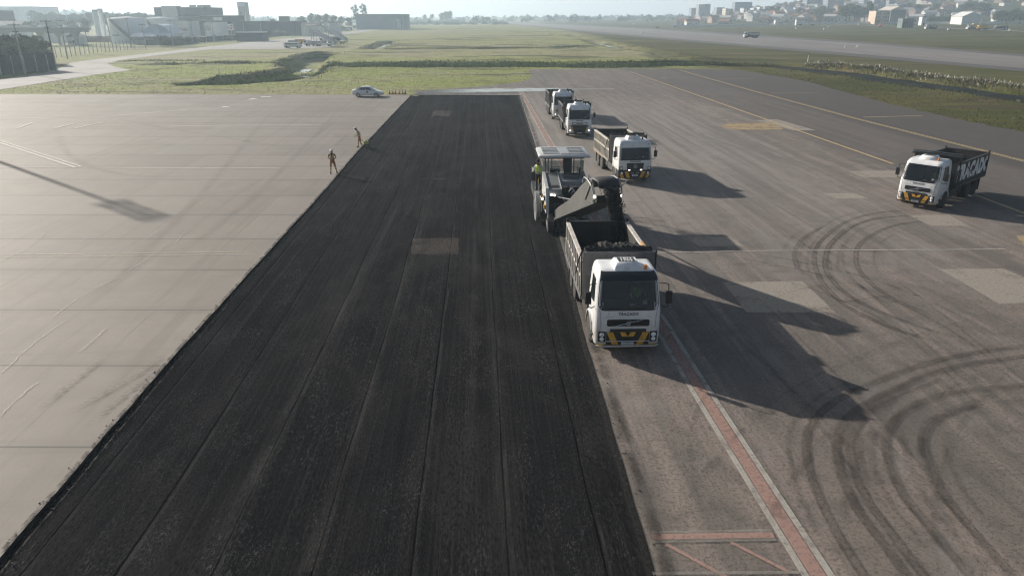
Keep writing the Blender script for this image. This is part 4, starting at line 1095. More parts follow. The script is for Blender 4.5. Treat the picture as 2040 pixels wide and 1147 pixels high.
g1 = G(1249, 689, .33)
lorry1 = make_lorry('vm', 'large white tipper lorry with black sun visor being filled by the milling machine', 'white', (g1.x, g1.y, 0), R(1.9), number='IZX0D63', ac_text=('TRD', '1762'))
m = MB(); r = random.Random(3)
for k in range(7):
    x0 = r.uniform(-.5, .6); P = [(x0 + t * r.uniform(.08, .16) * 3, 2.62 + r.uniform(-.12, .12), 3.05 + .16 * math.sin(t * math.pi) + r.uniform(0, .05)) for t in (0, .25, .5, .75, 1)]
    m.tube(P, .022, 5)
m.build('cover_strap', mat('dusty_strap', (.11, .11, .105), .7), lorry1)
m = MB().box((1.24, 4.0, 2.68), (.09, .75, .16)); m.build('ochre_board', M_OCHRE, lorry1)
g2 = G(1154, 274, .0)
lorry2 = make_lorry('daf', 'white tipper lorry with framed grille plate, third nearest in the waiting column', 'grey', (g2.x, g2.y, 0), R(2.0), number='JBD4C17')
g3 = G(1122, 240, .0)
lorry3 = make_lorry('daf', 'white tipper lorry at the far end of the waiting column, partly hidden by the next', 'grey', (g3.x, g3.y, 0), R(2.5), number='JBD4C23')
g4 = G(1264, 357, .3)
lorry4 = make_lorry('vw', 'white lorry with cream ribbed tipper and square black grille beside the milling machine', 'cream', (g4.x, g4.y, 0), R(5.5), number='IYV2A88')
g5 = G(1822, 404, .33)
lorry5 = make_lorry('vm', 'white lorry with black tipper lettered in big white capitals, turning at right', 'black', (g5.x, g5.y, 0), R(-48), number='IZX0D71')
# ------------------------------------------------------------------ people
M_SKIN = mat('skin', (.22, .12, .08), .6)
M_HIVO = mat('orange_workwear', (.38, .165, .035), .8, var=.25, scale=9)
M_HIVY = mat('lime_vest', (.42, .62, .06), .75, var=.15, scale=9)
M_REFL = mat('reflective_band', (.62, .62, .36), .5, var=.1, scale=9)
M_DARKC = mat('dark_cloth', (.020, .022, .028), .85, scale=9)
M_BOOT = mat('work_boot', (.022, .018, .015), .7, scale=9)
M_HELM = mat('white_helmet', (.72, .72, .70), .35)
M_PALE = mat('pale_sleeve', (.55, .56, .55), .8)

def person(loc, rz, label, pose, top, legs, sleeves, helmet='helmet', vest=None, group=None, hood=None):
    """one skinned body; regions get their clothing material by nearest bone"""
    V, Rr, E, reg = [], [], [], []
    def v(p, r, g): V.append(p); Rr.append(r if isinstance(r, tuple) else (r, r)); reg.append(g); return len(V) - 1
    def e(a, b): E.append((a, b)); return b
    lean = pose.get('lean', 0); hd = pose.get('head', (0, 0)); zf = pose.get('seat', 0)
    def T(x, y, z): return (x, y - lean * max(0, z - .95) , z)
    pel = v((0, 0, .97), (.15, .115), 'leg'); sp = e(pel, v(T(0, .01, 1.15), (.14, .11), 'top')); ch = e(sp, v(T(0, 0, 1.36), (.165, .12), 'top'))
    nk = e(ch, v(T(hd[0] * .2, hd[1] * .2, 1.51), .06, 'neck')); h0 = e(nk, v(T(hd[0] * .6, -.02 + hd[1] * .6, 1.60), .083, 'head')); h1 = e(h0, v(T(hd[0], -.025 + hd[1], 1.68), .10, 'head')); h2 = e(h1, v(T(hd[0] * 1.2, -.015 + hd[1] * 1.2, 1.765), .075, 'head'))
    e(h1, v(T(hd[0] * 1.0, -.135 + hd[1], 1.665), .016, 'head'))
    for s, k in ((-1, 'L'), (1, 'R')):
        sh = e(ch, v(T(s * .19, 0, 1.43), .068, 'top')); el = e(sh, v(T(*pose['el' + k]), .05, 'arm')); wr = e(el, v(T(*pose['wr' + k]), .034, 'arm'))
        w = Vector(V[wr]); d = (w - Vector(V[el])).normalized(); q = d.cross(Vector((0, 0, 1))); q = q.normalized() if q.length > .1 else Vector((1, 0, 0))
        pm = e(wr, v(tuple(w + d * .07), (.042, .022), 'hand'))
        for i, (o, L) in enumerate(((-.03, .075), (-.01, .088), (.011, .084), (.031, .066))):
            a = w + d * .115 + q * o; f0 = e(pm, v(tuple(a), .010, 'hand')); e(f0, v(tuple(a + d * L * .6 + Vector((0, 0, -L * .55))), .008, 'hand'))
        e(pm, v(tuple(w + d * .07 + q * -.06 + Vector((0, -.01, .01))), .011, 'hand'))
        hp = e(pel, v((s * .10, 0, .90), .105, 'leg')); kn = e(hp, v(pose['kn' + k], .072, 'leg')); an = e(kn, v(pose['an' + k], .05, 'leg'))
        A = Vector(V[an]); f = Vector(pose.get('toe' + k, (s * .04, -.17, 0)))
        ft = e(an, v((A.x + f.x * .4, A.y + f.y * .4, A.z - .045), .048, 'boot')); e(ft, v((A.x + f.x, A.y + f.y, A.z - .055), .038, 'boot')); e(an, v((A.x - f.x * .3, A.y - f.y * .3, A.z - .05), .04, 'boot'))
    me = bpy.data.meshes.new('person'); me.from_pydata(V, E, [])
    ob = bpy.data.objects.new('person', me); COL.objects.link(ob)
    md = ob.modifiers.new('skin', 'SKIN'); md.use_smooth_shade = True
    for i, (sv_, r_) in enumerate(zip(me.skin_vertices[0].data, Rr)): sv_.radius = r_; sv_.use_root = (i == 0)
    ob.modifiers.new('sub', 'SUBSURF').levels = 2; ob.modifiers['sub'].render_levels = 2
    dg = bpy.context.evaluated_depsgraph_get(); dg.update()
    nm = bpy.data.meshes.new_from_object(ob.evaluated_get(dg)); bpy.data.objects.remove(ob)
    mats = [M_SKIN, top, legs, sleeves, M_BOOT, M_REFL, hood or M_SKIN]; nm.materials.clear()
    for m_ in mats: nm.materials.append(m_)
    idx = {'head': 0 if not hood else 6, 'neck': 6 if hood else 0, 'hand': 0, 'top': 1, 'leg': 2, 'arm': 3, 'boot': 4}
    SV = [(Vector(V[a]), Vector(V[b]), reg[b]) for a, b in E]
    for p in nm.polygons:
        c = p.center; best = 1e9; bi = None
        for a, b, g in SV:
            d = b - a; t = max(0, min(1, (c - a).dot(d) / d.length_squared)); q = (c - a - d * t).length_squared
            if q < best: best, bi = q, g
        k = idx[bi]
        if bi == 'head' and c.y < V[h1][1] - .05 and c.z < V[h1][2] + .03: k = 0
        z = c.z
        if legs is M_HIVO and bi == 'leg' and (.20 < z < .29 or .40 < z < .49): k = 5
        if top is M_HIVO and bi == 'top' and (1.08 < z < 1.16 or (z > 1.16 and .075 < abs(c.x) < .125)): k = 5
        if sleeves is M_HIVO and bi == 'arm' and 1.20 < z < 1.27: k = 5
        p.material_index = k; p.use_smooth = True
    nm.name = 'person'
    o = link('person', nm, None, loc, rz); tag(o, label, 'person', group)
    hx, hy, hz = V[h1]
    if helmet:
        m = MB(); c = Vector((hx, hy, hz)); seg = 14
        rings = [[c + Vector((r_ * math.cos(2 * math.pi * i / seg), r_ * 1.12 * math.sin(2 * math.pi * i / seg), z_)) for i in range(seg)] for r_, z_ in ((.128, .035), (.130, .045), (.112, .05), (.106, .08), (.082, .122), (.04, .142))]
        m.loft(rings); m.box((c.x, c.y - .14, c.z + .042), (.13, .06, .012))
        m.build(helmet, M_HELM if helmet == 'helmet' else M_DARKC, o, smooth=60)
    m = MB()
    for s in (-1, 1): m.ball((hx + s * .036, hy - .098, hz + .012), .011, 6, 4)
    m.build('eyes', M_DARKC, o)
    if vest:
        m = MB(); rg = []
        for z, rx, ry in ((1.02, .205, .165), (1.15, .20, .16), (1.30, .215, .165), (1.42, .195, .145), (1.475, .12, .09)):
            y0 = -lean * max(0, z - .95); rg.append([(rx * math.cos(2 * math.pi * i / 16), y0 + ry * math.sin(2 * math.pi * i / 16), z) for i in range(16)])
        m.loft(rg, cap=False); m.mi = 1
        for z, rx, ry in ((1.08, .208, .168),):
            y0 = -lean * max(0, z - .95)
            m.loft([[(rx * math.cos(2 * math.pi * i / 16), y0 + ry * math.sin(2 * math.pi * i / 16), z + d) for i in range(16)] for d in (-.03, .03)], cap=False)
        for s in (-1, 1):
            for sy in (-1, 1): m.beam((s * .10, -lean * .15 + sy * .172, 1.10), (s * .10, -lean * .5 + sy * .16, 1.44), .05, .012, up=(0, 1, 0))
        m.build('vest', [vest, M_REFL], o, smooth=60)
    return o

STAND = dict(elL=(-.27, .02, 1.16), wrL=(-.26, -.08, .93), elR=(.27, .02, 1.16), wrR=(.26, -.08, .93), knL=(-.11, -.02, .50), anL=(-.12, .02, .095), knR=(.11, -.02, .50), anR=(.12, .02, .095))
w1 = G(664, 346)
person((w1.x, w1.y, 0), R(14), 'worker in dark hood and white helmet standing with folded arms by the cut edge', dict(STAND, elL=(-.30, -.04, 1.18), wrL=(-.05, -.24, 1.14), elR=(.30, -.04, 1.18), wrR=(.07, -.26, 1.12), knL=(-.15, -.03, .50), anL=(-.17, 0, .095), knR=(.19, -.02, .50), anR=(.27, .02, .095), head=(.01, -.02)),
       M_HIVO, M_HIVO, M_HIVO, group='road workers', hood=M_DARKC)
w2 = G(717, 294)
person((w2.x, w2.y, 0), R(-62), 'worker in orange bending forward and looking down beside a tool at the cut edge', dict(STAND, elL=(-.24, -.08, 1.16), wrL=(-.15, -.30, 1.05), elR=(.24, -.08, 1.16), wrR=(.15, -.28, 1.02), knL=(-.11, -.08, .50), anL=(-.12, -.10, .095), knR=(.11, .04, .50), anR=(.13, .22, .095), lean=.25, head=(0, -.08)),
       M_HIVO, M_HIVO, M_HIVO, vest=M_PALE, group='road workers', hood=M_DARKC)
t2 = G(729, 292)
tb = empty('cutting_tool', (t2.x, t2.y, 0), R(20), 'small yellow-green cutting tool standing on the cut edge behind the bending worker', 'tool')
m = MB(); m.box((0, 0, .34), (.45, .35, .28)); m.cyl((.05, 0, .48), (.05, 0, .60), .08); m.build('engine', mat('tool_lime', (.36, .38, .10), .5), tb, bevel=.03)
m = MB(); m.tube([(-.2, .12, .45), (-.5, .12, .85), (-.5, -.12, .85), (-.2, -.12, .45)], .018, 5); m.build('handle', M_BLACK, tb)
m = MB()
for x in (-.18, .18):
    for y in (-.2, .2): m.cyl((x, y - .03, .10), (x, y + .03, .10), .10, n=12)
m.box((0, 0, .18), (.45, .3, .06)); m.build('wheels', M_TYRE, tb)

def driver(lorry, label):
    M_ = Matrix.Translation(lorry.location) @ Matrix.Rotation(lorry.rotation_euler.z, 4, 'Z')
    p = M_ @ Vector((.5, 1.26, .56))
    return person(p, lorry.rotation_euler.z, label, dict(elL=(-.27, -.14, 1.20), wrL=(-.16, -.36, 1.22), elR=(.27, -.14, 1.20), wrR=(.16, -.36, 1.22), knL=(-.13, -.42, .93), anL=(-.13, -.50, .55), knR=(.13, -.42, .93), anR=(.13, -.50, .55)),
                  M_HIVO, M_DARKC, M_HIVO, helmet=None, vest=M_HIVY, group='lorry drivers')
driver(lorry1, 'driver in orange and lime vest behind the windscreen of the largest lorry')
driver(lorry5, 'driver at the wheel of the lorry with the black lettered tipper')

# ------------------------------------------------------------------ cold milling machine
M_MW = mat('machine_white', (.50, .51, .51), .42, var=.06, scale=1.5, dirt=(.30, .27, .24), dirt_amt=.45)
M_MG = mat('machine_grey', (.20, .21, .21), .45, var=.08, scale=1.5, dirt=(.16, .145, .13), dirt_amt=.5)
M_MD = mat('machine_dark', (.022, .022, .023), .6, scale=3, dirt=(.08, .07, .06), dirt_amt=.35)
M_CONV = mat('conveyor_grey', (.105, .108, .103), .5, scale=1.5, dirt=(.12, .105, .09), dirt_amt=.6)
M_CLR = mat('clear_screen', (.10, .16, .15), .06, spec=.6)
M_CLR.node_tree.nodes['Principled BSDF'].inputs['Alpha'].default_value = .42
gm = G(1104, 462)
MX, MY, MR = 3.02, gm.y - .2, R(2.0)
mill = empty('milling_machine', (MX, MY, 0), MR, 'grey and white cold milling machine with flat canopy loading asphalt into a lorry', 'milling machine')
def crawler(x, y):
    m = MB(); pr = []
    for i in range(9): t = math.pi / 2 + math.pi * i / 8; pr.append((y - .55 + .30 * math.cos(t), .32 + .31 * math.sin(t)))
    for i in range(9): t = -math.pi / 2 + math.pi * i / 8; pr.append((y + .55 + .30 * math.cos(t), .32 + .31 * math.sin(t)))
    m.prism(pr, 'x', x - .16, x + .16)
    for i in range(18):
        q = i / 18 * 2
        yy = y - .8 + 1.6 * (q if q < 1 else 2 - q); zz = .012 if q < 1 else .63
        m.box((x, yy, zz), (.34, .06, .03))
    for sgn in (-1, 1):
        t0 = y + sgn * .85
        for zz in (.2, .32, .44): m.box((x, t0, zz), (.34, .04, .06))
    c = m.build('crawler', M_MD, mill)
    m = MB(); m.box((x, y, .36), (.36, .9, .22)); m.cyl((x, y, .5), (x, y, 1.25), .15, n=12); m.build('leg', M_MG, c)
for x in (-.92, .92): crawler(x, .75); crawler(x, 6.2)
m = MB(); m.box2((-1.05, .5, .95), (1.05, 7.3, 1.45)); m.box2((-1.0, 2.6, .25), (1.0, 4.3, .95)); m.box2((-.7, .1, .9), (.7, .5, 1.6)); m.build('chassis', M_MD, mill)
m = MB(); m.prism([(.35, 1.0), (.20, 1.05), (.30, 2.0), (.55, 2.32), (3.2, 2.70), (3.2, .95)], 'x', -1.19, -1.03); m.box((-1.205, 1.9, 1.9), (.03, 1.0, .10)); m.build('side_panel', M_MW, mill, bevel=.03)
m = MB(); m.prism([(.35, 1.0), (.20, 1.05), (.30, 2.0), (.55, 2.32), (3.2, 2.70), (3.2, .95)], 'x', 1.03, 1.19); m.build('side_panel', M_MG, mill, bevel=.03)
m = MB(); m.prism([(.60, 1.9), (.62, 2.25), (3.2, 2.64), (3.2, 2.2)], 'x', -1.02, -.32); h = m.build('engine_hood', M_MG, mill, bevel=.03)
m = MB(); m.prism([(1.9, 1.9), (1.92, 2.42), (3.2, 2.64), (3.2, 2.2)], 'x', -.319, 1.02); m.build('hood_plate', M_GREYP, h, bevel=.03)
for k in range(5): MB().box((.35, 2.15 + .2 * k, 2.475 + .0342 * k), (.9, .07, .02), rot=Matrix.Rotation(.17, 3, 'X')).build('vent_slot', M_MD, h, smooth=0)
MB().cyl((.85, 2.5, 2.5), (.85, 2.5, 3.05), .07, n=10).build('exhaust', M_MD, h)
m = MB(); m.box((-.70, 1.05, 2.33), (.52, .30, .03), rot=Matrix.Rotation(.148, 3, 'X')); m.build('air_inlet', M_MD, h)
m = MB(); m.beam((-.33, .62, 2.28), (-.33, 3.2, 2.67), .03, .04); m.build('hood_rib', M_MW, h)
m = MB(); rr = random.Random(11)
m.box2((-.25, .65, 1.4), (1.0, 1.88, 2.0)); m.cyl((-.1, .9, 2.05), (-.1, .9, 2.35), .16); m.cyl((.35, 1.1, 2.0), (.35, 1.1, 2.3), .2); m.box((.75, 1.3, 2.12), (.4, .5, .25))
m.build('engine_block', M_MD, mill, bevel=.02)
m = MB()
for k in range(6):
    a = Vector((rr.uniform(-.25, .8), .6, rr.uniform(1.6, 2.1))); m.tube(catmull([a, a + Vector((rr.uniform(-.1, .2), -.25, rr.uniform(.05, .3))), a + Vector((rr.uniform(.1, .5), -.3, rr.uniform(-.5, 0))), a + Vector((rr.uniform(.1, .6), .1, -.9))], 5), .035, 6)
m.build('hydraulic_hose', [M_GREYP], mill)
m = MB(); pr = []
for i in range(20): t = 2 * math.pi * i / 20; pr.append((2.6 + 1.15 * math.cos(t), .86 + .82 * math.sin(t)))
m.prism(pr, 'x', -1.62, -1.40); m.cyl((-1.66, 2.6, .86), (-1.3, 2.6, .86), .35, n=16); m.build('side_plate', M_MG, mill, bevel=.02)
m = MB(); m.box2((-1.30, 1.6, .35), (-1.12, 4.9, 1.5)); m.tube([(-1.36, .9, 1.9), (-1.44, .9, 1.4), (-1.4, .9, .9)], .03, 5); m.build('water_pipe', M_MD, mill)
for k, (y, z) in enumerate(((.45, 1.35), (.75, 1.75), (1.5, 1.55), (3.6, 1.8), (5.0, 1.8))): MB().box((-1.24, y, z), (.10, .28, .22)).build('control_box', M_MD if k % 2 else M_YEL, mill, bevel=.02)
for k in range(4): MB().box((-1.36, 4.95, .45 + .3 * k), (.3, .42, .04)).build('ladder_step', M_GREYP, mill, smooth=0)
m = MB(); m.box2((-1.62, 3.25, 1.36), (1.25, 6.3, 1.44)); m.box2((-1.64, 3.2, 1.10), (-1.58, 6.3, 1.36)); pf = m.build('operator_platform', M_MD, mill)
m = MB()
for z in (1.95, 2.35): m.tube([(-1.58, 4.8, z), (-1.58, 6.25, z), (1.2, 6.25, z)], .022, 5)
m.tube([(-1.58, 3.3, 1.44), (-1.58, 3.3, 1.8)], .022, 5)
for x, y in ((-1.58, 4.8), (-1.58, 6.25), (1.2, 6.25)): m.cyl((x, y, 1.44), (x, y, 2.38), .022, n=5)
m.tube([(-1.40, .45, 1.1), (-1.44, .5, 1.75), (-1.42, 1.3, 1.75), (-1.40, 1.35, 1.1)], .025, 5); m.tube([(1.3, 1.2, 1.3), (1.34, 1.2, 2.7), (1.34, 2.2, 2.7), (1.3, 2.2, 1.3)], .025, 5)
m.build('handrail', M_GREYP, mill)
m = MB(); m.box2((-.95, 3.3, 1.44), (1.0, 3.75, 2.45)); m.box2((-.75, 3.4, 2.451), (.3, 3.8, 2.52)); m.box2((-.6, 4.5, 1.44), (0, 5.0, 1.95)); m.box2((-.6, 4.95, 1.951), (0, 5.1, 2.5)); m.build('control_desk', M_MD, pf, bevel=.03)
m = MB(); m.prism([(3.22, 2.68), (3.25, 2.68), (3.05, 3.35), (3.02, 3.35)], 'x', -1.15, .02); m.prism([(3.22, 2.68), (3.25, 2.68), (3.05, 3.35), (3.02, 3.35)], 'x', .50, 1.15); m.box2((1.151, 3.3, 2.5), (1.17, 4.8, 3.25)); m.build('screen', M_CLR, mill)
m = MB(); m.box2((.02, 3.1, 2.3), (.48, 3.7, 3.5)); m.build('canopy_column', M_MD, mill, bevel=.03)
m = MB()
for x in (-.85, -.65): m.cyl((x, 3.3, 2.6), (x, 3.3, 3.52), .03, n=6)
for x in (-.85, .85): m.cyl((x, 5.3, 1.4), (x, 5.3, 3.52), .035, n=6)
m.box2((-1.15, 2.95, 3.46), (1.15, 5.4, 3.54)); m.build('canopy_frame', M_MD, mill)
m = MB(); m.loft([[(-1.42, 2.75, z), (1.48, 2.75, z), (1.48, 5.55, z), (-1.42, 5.55, z)] if k == 0 else [(-1.42 + k, 2.75 + k, z), (1.48 - k, 2.75 + k, z), (1.48 - k, 5.55 - k, z), (-1.42 + k, 5.55 - k, z)] for z, k in ((3.541, .03), (3.56, 0), (3.63, 0), (3.71, .13))])
cn = m.build('canopy', M_MW, mill, bevel=.02, smooth=40)
m = MB()
for x0, x1 in ((-1.15, -.22), (.38, 1.22)):
    for y in (3.15, 3.6, 4.05, 4.5, 4.95): MB().box2((x0, y, 3.711), (x1, y + .16, 3.745)).build('canopy_rib', M_GREYP, cn, smooth=0)
m = MB(); m.box2((-.18, 2.95, 3.711), (.33, 5.3, 3.75)); m.box2((-.1, 2.735, 3.57), (.45, 2.749, 3.62)); m.build('canopy_hatch', M_GREYP, cn)
m = MB()
for x, z, y in ((-.88, 1.98, .50), (-.72, 1.96, .50)): m.ball((x, y, z), (.06, .03, .06), 8, 5)
m.ball((-1.36, .7, 1.72), (.06, .03, .06), 8, 5)
m.build('work_lamp', M_LIT, mill)
m = MB(); m.tube([(-1.15, 3.0, 2.6), (-1.55, 2.9, 2.75)], .02, 5); a = m.build('mirror_arm', M_BLACK, mill); m = MB(); m.box((-1.72, 2.9, 2.5), (.26, .08, .48)); m.build('mirror', M_BLACK, a, bevel=.03)
# loading conveyor, slewed towards the lorry
A, B = Vector((-.15, .05, .92)), Vector((1.02, -6.35, 3.42))
e1 = (B - A).normalized(); e2 = Vector((e1.y, -e1.x, 0)).normalized() * -1; e3 = e2.cross(e1).normalized()
if e3.z < 0: e3 = -e3
if e2.x < 0: e2 = -e2
CL = (B - A).length
def Cp(t, s, h): return A + e1 * (t * CL) + e2 * s + e3 * h
cv = MB().loft([[Cp(0, -.55, 0), Cp(0, .55, 0), Cp(0, .55, .10), Cp(0, -.55, .10)], [Cp(1, -.55, 0), Cp(1, .55, 0), Cp(1, .55, .10), Cp(1, -.55, .10)]]).build('conveyor', M_MD, mill)
for s in (-1, 1):
    m = MB(); o = s * .58
    def plate_(h0, h1, t): return [Cp(t, o - .02, h0), Cp(t, o + .02, h0), Cp(t, o + .02, h1), Cp(t, o - .02, h1)]
    m.loft([plate_(-.10, .30, 0), plate_(-.10, .42, .12), plate_(-.10, .52, .42), plate_(-.12, .92, .74), plate_(-.12, 1.02, .88), plate_(.02, .90, .98)])
    m.beam(Cp(0, o + s * .03, -.12), Cp(.98, o + s * .03, -.12), .08, .08)
    sp = m.build('side_plate', M_CONV, cv)
    m = MB()
    for t in (.1, .3, .5, .7, .88): m.box(Cp(t, o + s * .03, -.06), (.06, .06, .08))
    m.cyl(Cp(.80, o + s * .05, .2), Cp(.98, o + s * .05, .9), .03, n=6); m.build('bracket', M_GREYP, sp)
    m = MB(); m.ball(Cp(.99, o + s * .02, .12), .07, 8, 5); m.build('work_lamp', M_LIT, mill)
m = MB(); m.loft([[Cp(t, -.5, h), Cp(t, .5, h), Cp(t, .42, h + .1), Cp(t, -.42, h + .1)] for t, h in ((.72, .80), (.82, .96), (.94, .96), (1.02, .74), (1.05, .40))]); m.build('head_cover', M_MD, cv, smooth=50)
for t in [.06 + .085 * i for i in range(9)]: MB().cyl(Cp(t, -.52, .13), Cp(t, .52, .13), .05, n=8).build('roller', M_GREYP, cv)
m = MB(); m.cyl(Cp(.985, -.56, .0), Cp(.985, .56, .0), .17, n=14); m.build('drum', M_MD, cv)
m = MB()
for s in (-1, 1): m.tube(catmull([Cp(.72, s * .5, 1.05), Cp(.85, s * .68, 1.15), Cp(.97, s * .70, .7), Cp(1.0, s * .66, .2)], 6), .03, 6)
m.tube([Cp(.95, .62, .9), Cp(1.0, .95, .75), Cp(.96, .70, .5)], .025, 5)
m.build('hydraulic_hose', M_GREYP, cv)
m = MB(); m.tube([(-.55, .3, 1.9), Cp(.45, -.58, .5)], .04, 6); m.tube([(.75, .3, 1.9), Cp(.45, .58, .5)], .04, 6); m.build('lifting_ram', M_SILV, mill)
MM = Matrix.Translation((MX, MY, 0)) @ Matrix.Rotation(MR, 4, 'Z')
op = MM @ Vector((-1.34, 4.0, 1.435))
person(op, R(-35), 'operator in lime vest and dark cap on the platform of the milling machine', dict(STAND, elL=(-.30, -.06, 1.18), wrL=(-.24, -.30, 1.10), head=(0, -.03), lean=.06), M_PALE, M_DARKC, M_PALE, helmet='cap', vest=M_HIVY, group='road workers')

# falling millings and the heap in the lorry
def chunk(m, c, s, r):
    q = [Vector((r.uniform(.5, 1) * a, r.uniform(.5, 1) * b, r.uniform(.5, 1) * d)) * s for a, b, d in ((1, 0, -.6), (-.6, .9, -.5), (-.6, -.9, -.5), (0, 0, 1))]
    rot = Matrix.Rotation(r.uniform(0, 6), 3, 'Z') @ Matrix.Rotation(r.uniform(0, 6), 3, 'X')
    v = [m.bm.verts.new(Vector(c) + rot @ x) for x in q]
    for f in ((0, 1, 2), (0, 3, 1), (1, 3, 2), (2, 3, 0)): m._f([v[i] for i in f])
M_MILLS = mat('asphalt_millings', (.016, .015, .0145), .9, var=.5, scale=12)
hd = MM @ Cp(1.03, 0, .25); r = random.Random(21); m = MB(); core = []
for i in range(15):
    t = i / 14; c = Vector((hd.x + .05 + .38 * t, hd.y - .22 - .70 * t, hd.z + .18 * (t < .2) * (1 - t * 5) - 2.2 * t ** 1.5)); rad = .36 * (1 - .2 * t)
    core.append([c + Vector((rad * r.uniform(.6, 1.05) * math.cos(a), .7 * rad * r.uniform(.6, 1.05) * math.sin(a), r.uniform(-.06, .06))) for a in [2 * math.pi * k / 12 for k in range(12)]])
    for k in range(150):
        a = r.uniform(0, 6.28); q = rad * (r.uniform(.75, 1.08) if k % 8 else r.uniform(1.0, 1.4)); chunk(m, c + Vector((q * math.cos(a), .7 * q * math.sin(a), r.uniform(-.12, .12))), r.uniform(.015, .05), r)
m.loft(core)
tag(m.build('falling_millings', M_MILLS, smooth=0), 'dark stream of milled asphalt pouring from the conveyor into the lorry', 'millings', kind='stuff')
L1 = Matrix.Translation(lorry1.location) @ Matrix.Rotation(lorry1.rotation_euler.z, 4, 'Z')
m = MB(); n = 22; gv = [[None] * (n + 1) for _ in range(n + 1)]
for i in range(n + 1):
    for j in range(n + 1):
        x, y = -1.18 + 2.36 * i / n, 2.56 + 5.06 * j / n
        z = 1.45 + .75 * math.exp(-((x - .1) ** 2 / .7 + (y - 6.1) ** 2 / 1.6)) + r.uniform(-.04, .04)
        gv[i][j] = m.bm.verts.new(L1 @ Vector((x, y, z)))
for i in range(n):
    for j in range(n): m._f([gv[i][j], gv[i + 1][j], gv[i + 1][j + 1], gv[i][j + 1]])
tag(m.build('millings_heap', M_MILLS, smooth=0), 'heap of dark milled asphalt inside the tipper being filled', 'millings', kind='stuff')
m = MB(); SL = sub(STRIP_L, .6); SR = sub(STRIP_R, .6)
for E_, sg, z, cnt in ((SL, 1, 0.0, 1500), (SR, -1, 0.0, 500)):
    for k in range(cnt):
        i = int(len(E_) * r.random() ** 1.6); i = min(i, len(E_) - 2); p = E_[i].lerp(E_[i + 1], r.random()); o = r.gauss(.12, .14) * -sg * -1
        x = p.x + sg * o
        zz = .0 if (sg == 1 and o < 0) or (sg == -1 and o < 0) else -.07
        chunk(m, (x, p.y, zz + .01), r.uniform(.012, .045), r)
for k in range(1500):
    y = 9 + 60 * r.random() ** 2; x = r.uniform(-10.6 - y * .02, 2.6); chunk(m, (x, y, -.068), r.uniform(.006, .022), r)
tag(m.build('loose_millings', M_MILLS, smooth=0), 'loose crumbs of asphalt along the cut edges', 'rubble', kind='stuff')

# ------------------------------------------------------------------ white saloon car and cones
def make_car(loc, rz, label, paint, group=None):
    root = empty('parked_car', loc, rz, label, 'car', group)
    L = 4.4; prof = [(0, .35, .55, .60), (.10, .30, .68, .74), (.5, .22, .80, .82), (1.05, .20, .92, .86), (1.5, .20, .97, .86), (2.6, .20, .98, .86), (3.4, .20, 1.0, .86), (3.9, .24, 1.02, .84), (4.25, .32, .98, .76), (4.4, .45, .85, .62)]
    m = MB(); rings = []
    for x, zb, zt, hw in prof:
        rings.append([(x, -hw * .9, zb), (x, -hw, zb + .12), (x, -hw * 1.0, zt - .28), (x, -hw * .93, zt - .06), (x, -hw * .7, zt), (x, hw * .7, zt), (x, hw * .93, zt - .06), (x, hw, zt - .28), (x, hw, zb + .12), (x, hw * .9, zb)])
    m.loft(rings); b = m.build('body', paint, root, smooth=45)
    m = MB(); gh = [(1.0, .93, .93, .70), (1.75, .95, 1.40, .60), (2.3, .95, 1.46, .60), (3.0, .96, 1.42, .59), (3.85, .98, 1.02, .62)]
    m.loft([[(x, -hw - .12, z0), (x, -hw, z1 - .04), (x, -hw + .1, z1), (x, hw - .1, z1), (x, hw, z1 - .04), (x, hw + .12, z0)] for x, z0, z1, hw in gh]); m.build('roof', paint, root, smooth=45)
    for s in (-1, 1):
        m = MB(); m.poly([(1.42, s * .785, .99), (2.28, s * .785, .99), (2.28, s * .665, 1.36), (1.85, s * .675, 1.33)]); m.poly([(2.36, s * .785, .99), (3.35, s * .785, 1.02), (2.95, s * .67, 1.33), (2.36, s * .665, 1.36)]); m.build('side_window', M_GLASS, root)
        m = MB(); m.box((1.32, s * .90, .98), (.12, .16, .10)); m.build('mirror', paint, root, bevel=.02)
        m = MB(); m.poly([(1.95, s * .868, .56), (2.2, s * .868, .56), (2.2, s * .868, .80), (1.95, s * .868, .80)]); m.build('door_logo', M_INK, root)
        m = MB(); m.ball((.22, s * .62, .66), (.16, .12, .08), 8, 5); m.build('headlight', M_LAMP, root)
        m = MB(); m.ball((4.30, s * .66, .80), (.08, .1, .1), 8, 5); m.build('tail_lamp', mat('red_lamp', (.35, .02, .02), .3), root)
    m = MB(); m.poly([(1.06, -.72, .955), (1.06, .72, .955), (1.70, .58, 1.385), (1.70, -.58, 1.385)]); m.build('windscreen', M_GLASS, root)
    m = MB(); m.poly([(3.78, -.66, 1.075), (3.78, .66, 1.075), (3.08, .54, 1.405), (3.08, -.54, 1.405)]); m.build('rear_window', M_GLASS, root)
    m = MB(); m.box((.04, 0, .42), (.1, 1.1, .18)); m.build('grille', M_BLACK, root)
    for x in (.85, 3.45):
        for s in (-1, 1):
            t = MB().lathe([(.15, -.1), (.29, -.1), (.31, -.05), (.31, .05), (.29, .1), (.15, .1)], (0, 0, 0), 'y', 20).build('wheel', M_TYRE, root, (x, s * .80, .31))
            MB().lathe([(.02, s * .09), (.18, s * .11), (.19, s * .05), (.02, s * .05)], (0, 0, 0), 'y', 16).build('rim', M_SILV, t)
    return root
c1 = G(733, 192.5)
car = make_car((c1.x + 2.2, c1.y, 0), R(180), 'white four-door car with a dark door badge parked on the concrete by the grass', mat('car_white', (.70, .71, .72), .28, var=.03, coat=.5))
M_CONE = mat('cone_orange', (.55, .14, .07), .6); M_CONEW = mat('cone_white', (.62, .58, .55), .5)
